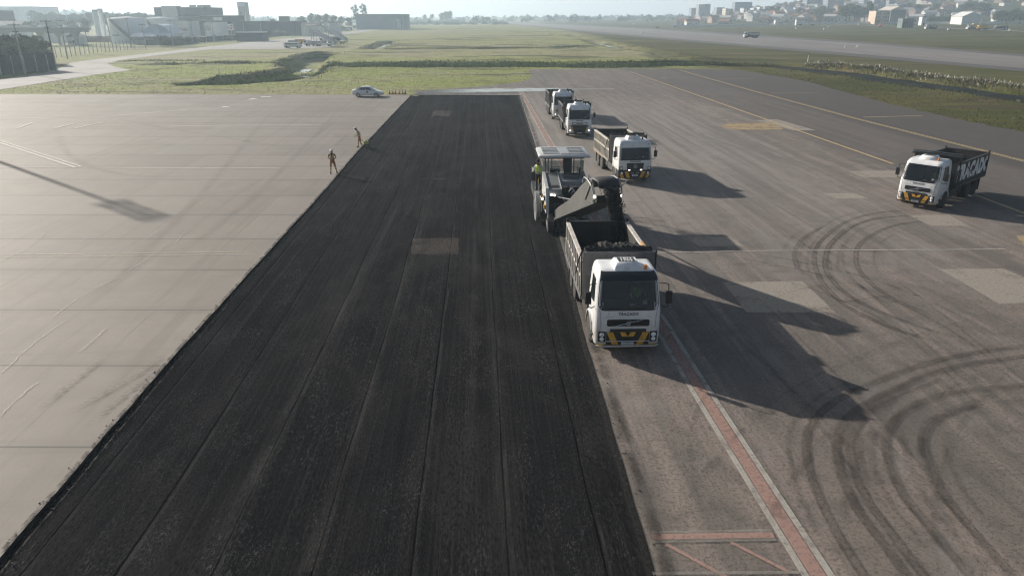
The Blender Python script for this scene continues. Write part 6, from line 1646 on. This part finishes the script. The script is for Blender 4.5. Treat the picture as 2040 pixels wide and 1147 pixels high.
# round sign on a pole
p = atD(460, 60, 400); zt = atD(460, 48, 400).z; zg = hgt(p.x, 400)
o = empty('roadside_sign', (p.x, 400, zg), 0, 'white square sign with a red ring on a pole beside the showroom', 'sign'); h_ = zt - zg
MB().cyl((0, 0, 0), (0, 0, h_ - 3.2), .2, n=8).build('pole', M_GREYP, o); MB().box((0, 0, h_ - 1.6), (2.9, .3, 3.2)).build('panel', M_PLATE, o, smooth=0)
m = MB(); M_REDP = mat('sign_red', (.50, .05, .04), .5)
for i in range(18):
    t0, t1 = 2 * math.pi * i / 18, 2 * math.pi * (i + 1) / 18
    if 3 < i < 7: continue
    m.cyl((.85 * math.cos(t0), -.19, h_ - 1.6 + .85 * math.sin(t0)), (.85 * math.cos(t1), -.19, h_ - 1.6 + .85 * math.sin(t1)), .22, n=5)
m.build('ring', M_REDP, o)

# viaduct on T-shaped piers
a, b = atD(-120, 56, 300), atD(172, 54.5, 300); vd = empty('viaduct', ((a.x + b.x) / 2, 300, 0), 0, 'elevated concrete viaduct on forked piers crossing the left background', 'viaduct'); L = b.x - a.x; zt = a.z
MB().box2((-L / 2, -1.6, zt - 1.5), (L / 2, 1.6, zt)).build('deck', W_CONC, vd, smooth=0); MB().box2((-L / 2, -1.75, zt + .001), (L / 2, -1.55, zt + .5)).build('parapet', W_LIGHT, vd, smooth=0)
for px in (-60, 12, 84, 120, 152):
    x = atD(px, 80, 300).x - vd.location.x
    m = MB(); m.box2((x - .5, -.6, hgt(x + vd.location.x, 300) - .5), (x + .5, .6, zt - 3.6)); m.prism([(x - .5, zt - 3.6), (x + .5, zt - 3.6), (x + 2.0, zt - 1.5), (x - 2.0, zt - 1.5)], 'y', -.6, .6); m.build('pier', W_CONC, vd, smooth=0)

# dark hedge-covered wall, mesh fence, utility poles
h0, h1 = G(-60, 156), G(112, 141); hd_ = h1 - h0; L = hd_.length
fen = empty('screened_fence', ((h0.x + h1.x) / 2, (h0.y + h1.y) / 2, 0), math.atan2(hd_.y, hd_.x), 'tall fence covered in dark netting with pale posts along the road at left', 'fence')
m = MB(); n = 40; r = random.Random(2)
top = [(-L / 2 + L * i / n, 3.6 + r.uniform(-.12, .12)) for i in range(n + 1)]
m.prism([(-L / 2, 0)] + [(x, z) for x, z in top] + [(L / 2, 0)], 'y', -.06, .06); m.build('netting', mat('dark_netting', (.035, .036, .032), .95, var=.5, scale=1.2), fen, smooth=0)
for i in range(7): MB().box((-L / 2 + L * (i + .3) / 7, -.16, 1.7), (.18, .18, 3.4)).build('post', W_CONC, fen, smooth=0)
m = MB(); m.box((L / 2 + .1, 0, 1.9), (.3, .3, 3.8)); m.build('end_post', W_CONC, fen, smooth=0)
f0, f1 = G(92, 118), G(268, 98.5); fd = f1 - f0; L = fd.length
mf = empty('mesh_fence', ((f0.x + f1.x) / 2, (f0.y + f1.y) / 2, 0), math.atan2(fd.y, fd.x), 'open wire fence on slim pale posts along the bend of the road', 'fence')
n = 22
for i in range(n): MB().box((-L / 2 + L * i / (n - 1), 0, 1.5), (.14, .14, 3.0)).build('post', W_CONC, mf, smooth=0)
m = MB()
for z in [.3 + .35 * i for i in range(8)]: m.cyl((-L / 2, 0, z), (L / 2, 0, z), .012, n=3)
m.build('wire', M_GREYP, mf)
f0, f1 = PT(318, 92), PT(700, 60); fd = Vector((f1.x - f0.x, f1.y - f0.y, 0)); L = fd.length
mf = empty('roadside_wall', ((f0.x + f1.x) / 2, (f0.y + f1.y) / 2 + 3, 0), math.atan2(fd.y, fd.x), 'long low grey wall behind the roadside bushes in the middle distance', 'wall')
MB().box((0, 0, 1.1), (L, .25, 2.2)).build('wall_panel', W_SLATE, mf, smooth=0)
m = MB(); m.box((0, 0, 2.25), (L, .4, .1)); m.build('coping', W_CONC, mf, smooth=0)
POLES = [(50, 148, 27, 46), (112, 140, 93, 39), (135, 118, 122, 38), (40, 100, 39, 38), (262, 96, 250, 36), (291, 97, 284, 47), (345, 91, 343, 39), (386, 86, 382, 40), (427, 84, 424, 43), (412, 86, 409, 44), (488, 78, 487, 44), (522, 75, 520, 46), (640, 66, 638, 37), (654, 64, 652, 41), (613, 67, 612, 40), (140, 70, 138, 14), (176, 70, 175, 16), (212, 70, 211, 16), (586, 68, 584, 42)]
for i, (bx, by, tx, ty) in enumerate(POLES):
    p = PT(bx, by); zt = min(atD(tx, ty, p.y).z, 14); zg = hgt(p.x, p.y)
    lb = ['tall pale utility pole with two crossarms before the dark trees', 'leaning dark utility pole with a crossarm at the end of the netted fence', 'slim utility pole beside the bend of the road'][i] if i < 3 else 'thin grey utility pole in the industrial area along the road'
    o = empty('utility_pole', (p.x, p.y, zg - .1), rnd.uniform(-.3, .3), lb, 'utility pole', 'utility poles along the road'); h_ = zt - zg
    MB().cyl((0, 0, 0), (0, 0, h_), .19, .11, 8).build('pole', W_CONC if i != 1 else M_BARK, o)
    m = MB()
    for z in ((h_ - .3,) if i > 2 else (h_ - .3, h_ - 1.6)):
        m.box((0, -.12, z), (2.2 if z > h_ - 1 else 1.2, .1, .12))
        for x in (-.95, -.4, .4, .95): m.cyl((x * (1 if z > h_ - 1 else .5), -.12, z + .06), (x * (1 if z > h_ - 1 else .5), -.12, z + .25), .04, n=5)
    m.build('crossarm', M_CHAS, o)
for px, py, h_ in ((532, 163, 1.4), (567, 158, 1.2), (438, 158, 1.2), (482, 150, 1.0), (1609, 124, 1.6)):
    p = PT(px, py); o = MB().box((0, 0, h_ / 2), (.12, .12, h_)).build('marker_stake', M_PLATE, None, (p.x, p.y, hgt(p.x, p.y) - .05)); tag(o, 'short white stake standing in the grass by the ditch', 'stake', 'white stakes by the ditches')

# ------------------------------------------------------------------ airport ground vehicles on the parking area
def simple_truck(name, label, cat, loc, rz, L, h, paint, boxy=.0, group=None):
    o = empty(name, loc, rz, label, cat, group); w_ = 2.0
    m = MB(); m.prism([(0, .45), (0, 1.15), (.25, 1.3), (.75, h), (L * (1 - boxy), h), (L, h - .1), (L, .45)], 'y', -w_ / 2, w_ / 2); m.build('body', paint, o, bevel=.08)
    for s in (-1, 1):
        m = MB(); m.poly([(.55, s * (w_ / 2 + .01), 1.3), (1.7, s * (w_ / 2 + .01), 1.3), (1.7, s * (w_ / 2 + .01), h - .2), (.85, s * (w_ / 2 + .01), h - .2)]); m.poly([(1.85, s * (w_ / 2 + .01), 1.3), (L - .5, s * (w_ / 2 + .01), 1.3), (L - .5, s * (w_ / 2 + .01), h - .2), (1.85, s * (w_ / 2 + .01), h - .2)]); m.build('side_window', M_GLASS, o)
        for x in (.95, L - 1.0):
            MB().lathe([(.1, -.13), (.38, -.13), (.42, -.06), (.42, .06), (.38, .13), (.1, .13)], (0, 0, 0), 'y', 16).build('wheel', M_TYRE, o, (x, s * .88, .41))
    m = MB(); m.poly([(.24, -.85, 1.34), (.24, .85, 1.34), (.70, .8, h - .08), (.70, -.8, h - .08)]); m.build('windscreen', M_GLASS, o)
    return o
p = PT(600, 96.5); simple_truck('service_van', 'white service van in front of the airport stairs truck', 'van', (p.x, p.y, 0), R(172), 6.0, 1.95, M_WHITE)
p = PT(574, 92); simple_truck('service_van', 'small grey tug parked left behind the white service van', 'tug', (p.x, p.y + 12, 0), R(160), 3.2, 1.7, M_GREYP)
p = PT(662, 90); simple_truck('service_van', 'grey baggage tractor right of the stairs truck', 'tractor', (p.x, p.y + 8, 0), R(200), 3.6, 1.7, M_GREYP)
p = PT(650, 88); simple_truck('service_van', 'dark baggage tractor half hidden behind the stairs truck', 'tractor', (p.x + 1, p.y + 14, 0), R(190), 3.6, 1.8, M_CHAS)
p = PT(580, 95.5); o = empty('safety_barrier', (p.x - 2.2, p.y + 1, 0), 0, 'red and white barrier block behind the white service van', 'barrier'); MB().box((0, 0, .9), (1.2, .5, .5)).build('rail', M_REDP, o); MB().box((0, 0, .33), (1.2, .6, .64)).build('base', M_PLATE, o)
p = PT(618, 93); st = empty('stairs_truck', (p.x, p.y + 4, 0), R(-12), 'pale airport passenger stairs truck with a white canopy on top', 'stairs truck')
m = MB(); m.prism([(-1.5, .5), (9, .5), (9, 1.0), (-1.5, 1.0)], 'y', -1.1, 1.1); m.build('chassis', M_GREYP, st)
m = MB()
for s in (-1, 1): m.prism([(-.5, 4.9), (1.2, 4.9), (9.2, 1.0), (9.2, 2.1), (1.4, 6.0), (-.5, 6.0)], 'y', s * 1.05, s * 1.13)
m.build('side_panel', W_LIGHT, st, smooth=0)
m = MB()
for i in range(20): m.box((1.2 + .4 * i, 0, 4.85 - .195 * i), (.4, 2.06, .06))
m.box((.35, 0, 4.87), (1.7, 2.06, .08)); m.build('steps', M_GREYP, st, smooth=0)
m = MB()
for x in (.2, 1.2, 3.5): 
    for s in (-1, 1): m.cyl((x, s * .9, 1.0), (x, s * .9, 4.8 if x < 2 else 3.7), .1, n=6)
m.beam((.2, .9, 1.2), (3.5, .9, 3.6), .1, .1); m.build('lift_frame', M_GREYP, st)
m = MB()
for s in (-1, 1): m.cyl((-.3, s * 1.0, 6.0), (-.3, s * 1.0, 7.5), .05, n=5); m.cyl((1.2, s * 1.0, 6.0), (1.2, s * 1.0, 7.5), .05, n=5)
m.build('canopy_post', M_GREYP, st); MB().box((.1, 0, 7.56), (3.6, 2.4, .14)).build('canopy', M_PLATE, st)
MB().prism([(9.4, 1.2), (1.3, 5.95), (1.3, 6.15), (9.4, 1.4)], 'y', -1.2, -1.14).build('handrail', M_PLATE, st)
m = MB(); m.box((-2.2, 0, 1.3), (1.8, 2.1, 1.7)); m.build('cab', M_WHITE, st, bevel=.15); MB().box((-2.6, -1.06, 1.65), (.8, .04, .6)).build('cab_window', M_GLASS, st)
for x in (-2.0, 2.2, 7.0):
    for s in (-1, 1): MB().lathe([(.1, -.13), (.42, -.13), (.47, -.06), (.47, .06), (.42, .13), (.1, .13)], (0, 0, 0), 'y', 16).build('wheel', M_TYRE, st, (x, s * .95, .46))
st2 = copy_tree(st); p = PT(634, 90); st2.location = (p.x, p.y + 16, 0); st2.rotation_euler.z = R(-20); st2['label'] = 'second passenger stairs truck half hidden behind the first'
for px, py, dy, cl, lb in ((586, 91, 16, M_YEL, 'yellow baggage tractor left behind the white service van'), (656, 86, 6, M_WHITE, 'white service van at the right end of the parked row'), (668, 84, 10, M_CHAS, 'dark tug at the far right end of the parked row'), (640, 92, 2, M_WHITE, 'white pick-up parked in front of the stairs trucks')):
    p = PT(px, py); simple_truck('service_vehicle', lb, lb.split(' ')[-1] if False else 'service vehicle', (p.x, p.y + dy, 0), R(rnd.uniform(150, 210)), 4.4, 1.8, cl)
p = PT(692, 62); simple_truck('car', 'tiny white car driving on the far road towards the warehouse', 'car', (p.x, p.y, 0), R(80), 4.2, 1.5, M_WHITE)

# ------------------------------------------------------------------ far lorries and machines on the right
KEEP = {'cab', 'cab_lining', 'bumper', 'side_panel', 'side_ribs', 'top_rail', 'front_board', 'tipper_body', 'tailgate', 'chassis', 'wheel', 'windscreen', 'windscreen_seal', 'side_window', 'fender', 'sun_visor', 'lettering', 'side_lining', 'mud_flap', 'grille'}
def far_copy(src, loc, rz, label):
    c = src.copy(); COL.objects.link(c); c.location = loc; c.rotation_euler = (0, 0, rz); c['label'] = label; c['group'] = 'distant tipper lorries'
    for ch in src.children:
        if ch.name.split('.')[0] not in KEEP: continue
        d = ch.copy(); COL.objects.link(d); d.parent = c
        for g_ in ch.children:
            if g_.name.split('.')[0] in KEEP: e_ = g_.copy(); COL.objects.link(e_); e_.parent = d
    return c
M_DARKBOARD = M_LETW
for px, py, lb in ((1481, 76, 'far tipper lorry driving left along the runway, alone on the bright strip'), (1842, 59.5, 'far tipper lorry with white-lettered black body left of the yellow machine'), (1925, 60, 'far tipper lorry queuing directly in front of the yellow machine')):
    p = PT(px, py); far_copy(lorry5, (p.x, p.y, hgt(p.x, p.y) + (.4 if py > 70 else .05)), R(-86), lb)
p = PT(1955, 60.5); o = empty('yellow_machine', (p.x, p.y, hgt(p.x, p.y)), R(4), 'yellow road milling machine working behind a lorry on the far taxiway', 'machine'); M_YELM = mat('machine_yellow', (.55, .36, .06), .5, scale=1)
m = MB(); m.prism([(-3, 1.0), (-3, 2.6), (-1, 3.0), (2, 2.8), (3.5, 2.0), (3.5, 1.0)], 'y', -1.2, 1.2); m.build('body', M_YELM, o, bevel=.1)
m = MB(); m.box((-.5, 0, 4.2), (3.2, 2.6, .15)); m.build('canopy', M_YELM, o)
m = MB()
for x in (-1.8, .8):
    for s in (-1, 1): m.cyl((x, s, 2.8), (x, s, 4.15), .06, n=5)
m.build('canopy_post', M_BLACK, o); m = MB(); m.beam((-2.8, 0, 1.5), (-6.5, 0, 3.6), 1.1, .6); m.build('conveyor', M_YELM, o)
for x in (-2.2, 2.6):
    for s in (-1, 1): m = MB(); m.box((x, s * .9, .45), (1.6, .35, .8)); m.build('crawler', M_BLACK, o, bevel=.2)
p = PT(1979, 60.5); simple_truck('water_truck', 'white water lorry following the yellow machine', 'lorry', (p.x, p.y, hgt(p.x, p.y)), R(0), 7.5, 2.5, M_WHITE2)
p = PT(1992, 60); simple_truck('small_roller', 'dark roller at the tail of the far work convoy', 'roller', (p.x, p.y, hgt(p.x, p.y)), R(0), 4.0, 2.6, M_CHAS)
p = PT(965, 49); o = empty('excavator', (p.x, p.y, hgt(p.x, p.y)), R(20), 'dark excavator with raised arm on the spoil heaps at the far end of the fields', 'excavator')
m = MB(); m.box((0, 0, .5), (3.6, 2.8, .9)); m.build('undercarriage', M_CHAS, o, bevel=.2); m = MB(); m.box((.2, 0, 1.8), (3.2, 2.4, 1.4)); m.box((-1, -.7, 2.7), (1.2, 1, 1.6)); m.build('cab', M_CHAS, o, bevel=.1)
m = MB(); m.beam((-1.2, .3, 2.0), (-4.4, .3, 5.4), .5, .6); m.beam((-4.4, .3, 5.5), (-7.0, .3, 3.0), .4, .5); m.box((-7.2, .3, 2.6), (1.0, 1.2, 1.0)); m.build('arm', M_CHAS, o)
# runway edge markers
for px, py in ((1710, 50.5), (1806, 52), (2011, 62), (1642, 60), (1650.5, 55), (1585.5, 58.5), (1889, 60.5), (1567, 51), (1262, 49), (1279, 67)):
    p = PT(px, py); o = empty('runway_marker', (p.x, p.y, hgt(p.x, p.y) - .05), 0, 'small white drum-shaped runway marker standing in the grass on the right', 'marker', 'runway edge markers'); s_ = p.y / 700
    MB().cyl((0, 0, .18), (0, 0, 1.25), .62, .50, 14).build('drum', M_PLATE, o); MB().cyl((0, 0, 0), (0, 0, .18), .7, n=14).build('base', M_BLACK, o)
for px, py in ((1594, 52), (1618, 51.5), (1310, 56.5)):
    p = PT(px, py); o = MB().box((0, 0, .7), (3.0, .3, 1.0)).box((-1, 0, .1), (.15, .3, .2)).box((1, 0, .1), (.15, .3, .2)).build('taxiway_sign', M_BLACK, None, (p.x, p.y, hgt(p.x, p.y))); tag(o, 'small dark taxiway board seen from behind in the right-hand grass', 'sign', 'dark taxiway boards')
for px, py in ((1683, 96), (1706, 95.5), (1709, 95.3)):
    p = G(px, py); o = empty('traffic_cone', (p.x, p.y, 0), 0, 'pale traffic cone standing on the distant runway', 'traffic cone', 'cones on the runway'); MB().cyl((0, 0, .05), (0, 0, 1.0), .22, .05, 10).build('body', M_CONEW, o); MB().box((0, 0, .03), (.6, .6, .05)).build('base', M_BLACK, o)
person((PT(1557, 47).x, PT(1557, 47).y, hgt(PT(1557, 47).x, PT(1557, 47).y)), 0, 'tiny worker in dark clothes standing on the far taxiway', STAND, M_DARKC, M_DARKC, M_DARKC, helmet=None, group='far workers')
pr_ = PT(1753, 54.5); o = empty('red_roller', (pr_.x, pr_.y, hgt(pr_.x, pr_.y)), 0, 'tiny red compact machine on the far taxiway left of the lorries', 'machine')
m = MB(); m.box((0, 0, 1.0), (2.4, 1.3, .9)); m.box((.3, 0, 1.9), (1.0, 1.1, .9)); m.build('body', M_REDP, o, bevel=.1); m = MB(); m.cyl((-.9, -.6, .5), (-.9, .6, .5), .5, n=14); m.cyl((.9, -.6, .5), (.9, .6, .5), .5, n=14); m.build('drum', M_CHAS, o)
# thin far taxiway
s = Strips(.30)
s.add([q.xy for q in catmull([PT(*q) for q in ((1480, 45), (1620, 47.5), (1750, 52.5), (1900, 58), (2060, 65), (2200, 73))], 12)], 7, drape=lambda x, y: float(hills(np.array([x]), np.array([y]))[0]))
s.build('far_taxiway', [mat('far_taxiway', (.27, .255, .24), .85, scale=.1)])

# ------------------------------------------------------------------ town on the right
o, W_, Hh, dp = block('town_gate_house', 'low white gate building at the airfield edge left of the trailer', 'building', 1545, 1552, 40.5, 712, 4, W_PALE, parapet=False)
o = empty('perimeter_wall', (0, 0, 0), 0, 'long low pale perimeter wall between the airfield and the town', 'wall')
xs_ = np.linspace(atD(1340, 40, 715).x, atD(2060, 40, 715).x, 40)
for x0, x1 in zip(xs_[:-1], xs_[1:]):
    z_ = min(hgt(x0, 715), hgt(x1, 715)); MB().box2((x0 + .02, 714.8, z_ - 1), (x1 - .02, 715.2, z_ + 2.0)).build('wall_panel', W_PALE, o, smooth=0)
o, W_, Hh, dp = block('peach_building', 'peach three-storey building with rows of dark windows by the airfield wall', 'building', 1746, 1774, 23, 705, 14, wallmat('peach_render', (.60, .46, .36)))
for zz in (.18, .48, .78): windows(o, W_, dp, Hh * zz, Hh * (zz + .14), [-.85, -.6, -.35, .1, .35, .6, .85], 1.1)
o, W_, Hh, dp = block('hall', 'large grey-green hall with a pale sloping roof right of the peach building', 'hall', 1776, 1806, 20, 722, 26, wallmat('hall_grey', (.14, .17, .17)), roof=wallmat('hall_roof', (.55, .47, .40)), parapet=False)
o, W_, Hh, dp = block('hangar', 'white hangar with a low pitched roof at the far right by the airfield', 'hangar', 1918, 1958, 33, 690, 18, W_PALE, roof=W_PALE, parapet=False)
o, W_, Hh, dp = block('substation', 'grey-green substation hut beside the far taxiway', 'hut', 1799, 1822, 39, 560, 7, wallmat('hut_green', (.13, .17, .16)))
for x in (-.7, -.35, 0, .35, .7): MB().box((x * W_ / 2, -3.56, Hh * .45), (.8, .1, Hh * .7)).build('louvre', M_CHAS, o, smooth=0)
o, W_, Hh, dp = block('white_hut', 'small white hut with a dark door left of the hangar', 'hut', 1838, 1848, 34, 640, 5, W_PALE, parapet=False)
MB().box((0, -2.56, 1), (1.2, .1, 2)).build('door', M_BLACK, o, smooth=0)
o, W_, Hh, dp = block('lorry_trailer', 'long white trailer parked against the perimeter wall', 'trailer', 1587, 1605, 40, 700, 3, W_PALE)
APT = [wallmat('flats_grey', (.27, .29, .33), (.10, .11, .13)), wallmat('flats_cream', (.56, .50, .38), (.16, .15, .14)), wallmat('flats_white', (.56, .56, .55), (.17, .18, .19)), wallmat('flats_blue', (.20, .24, .30), (.09, .10, .12))]
for px0, px1, yt, D, mi, lb in ((1393, 1404, 10, 1080, 0, 'hazy grey tower block, left of a close pair on the skyline'), (1405, 1416, 9, 1090, 0, 'hazy grey tower block, right of a close pair on the skyline'), (1378, 1392, 17, 1150, 3, 'faint low block left of the pair of hazy towers'), (1428, 1444, 16, 1050, 0, 'faint grey block between the pair of towers and the wide slab'),
                               (1446, 1453, 18, 980, 1, 'cream block of flats, left of two small cream ones'), (1455, 1461, 19, 980, 1, 'cream block of flats, right of two small cream ones'), (1465, 1499, 5.5, 1060, 3, 'wide blue-grey slab of flats rising over the town'), (1482, 1488, 17, 960, 2, 'narrow white block in front of the wide slab'), (1502, 1508, 17, 960, 2, 'white block just right of the wide slab'),
                               (1514, 1520, 15, 970, 2, 'white block of flats in the row right of the wide slab'), (1524, 1542, 14, 980, 0, 'grey stepped block of flats in the middle of the town'), (1609, 1637, -4, 1000, 3, 'tall blue-grey block cut by the top of the picture'), (1651, 1683, -4, 960, 3, 'broad blue-grey block cut by the top of the picture, left of the tall tree'),
                               (1722, 1732, -3, 1010, 3, 'narrow hazy block behind the slender trees'), (1742, 1766, 1, 980, 0, 'grey block of flats above the peach building'), (1772, 1800, 1, 1000, 0, 'long grey block of flats above the large hall'), (1853, 1885, -2, 1050, 2, 'white terrace of flats high on the hill')):
    block('apartment_block', lb, 'apartment block', px0, px1, yt, D, 16, APT[mi], group='apartment blocks')
HM = [wallmat('house_white', (.62, .61, .58)), wallmat('house_cream', (.58, .50, .40)), wallmat('house_pink', (.50, .34, .28)), wallmat('house_grey', (.34, .35, .36))]
RM = [wallmat('roof_clay', (.32, .16, .10)), wallmat('roof_grey', (.30, .30, .30)), wallmat('roof_brown', (.20, .13, .10)), wallmat('roof_pale', (.55, .54, .52))]
WN = ['white', 'cream', 'pink', 'grey']; RN = ['clay', 'grey', 'brown', 'pale']
def make_house(wi, ri):
    o = empty('house', (0, 0, 0), 0, 'house', 'house', 'houses of the hillside town'); w_, d_, h_ = rnd.uniform(8, 13), rnd.uniform(7, 9), rnd.uniform(3.2, 6)
    wl = MB().box2((-w_ / 2, -d_ / 2, -2), (w_ / 2, d_ / 2, h_)).build('wall', HM[wi], o, smooth=0); m = MB()
    m.prism([(-d_ / 2 - .5, h_ - .05), (d_ / 2 + .5, h_ - .05), (0, h_ + 2.2)], 'x', -w_ / 2 - .5, w_ / 2 + .5); m.build('roof', RM[ri], o, smooth=0)
    for x in (-.3, .25): MB().box((x * w_, -d_ / 2 - .03, h_ * .5), (1.4, .1, 1.3)).build('window', M_GLASS, o, smooth=0)
    MB().box((0, -d_ / 2 - .03, 1.0), (1.0, .1, 2.0)).build('door', M_BARK, o, smooth=0)
    return o
HS = {}
r = random.Random(12)
for k in range(190):
    px = r.uniform(1360, 2050); a_ = ray(px, 31)[0] / ray(px, 31)[1]
    D = r.uniform(735, 1130); x = a_ * D; z = hgt(x, D)
    wi, ri = r.choice((0, 0, 0, 1, 1, 2, 3)), r.choice((0, 0, 1, 2, 3))
    key = (wi, ri)
    if key not in HS: HS[key] = o = make_house(wi, ri)
    else: o = copy_tree(HS[key])
    o.location = (x, D, z); o.rotation_euler.z = r.uniform(-.7, .7)
    o['label'] = f'small {WN[wi]} house with a {RN[ri]} pitched roof among the trees of the town'; o['group'] = f'{WN[wi]} houses with {RN[ri]} roofs in the town'

# ------------------------------------------------------------------ air
hz = MB().box2((-4150, -160, -8), (4150, 4350, 100)); k = NT('haze_air'); k.t.nodes.remove(k.b)
pv = k.n('ShaderNodeVolumePrincipled'); pv.inputs['Color'].default_value = (.66, .83, .98, 1); pv.inputs['Density'].default_value = .0005; pv.inputs['Anisotropy'].default_value = .35
k.l(pv.outputs[0], k.out.inputs['Volume'])
tag(hz.build('haze', k.m, smooth=0), 'pale blue morning haze over the airfield', 'haze', kind='stuff')
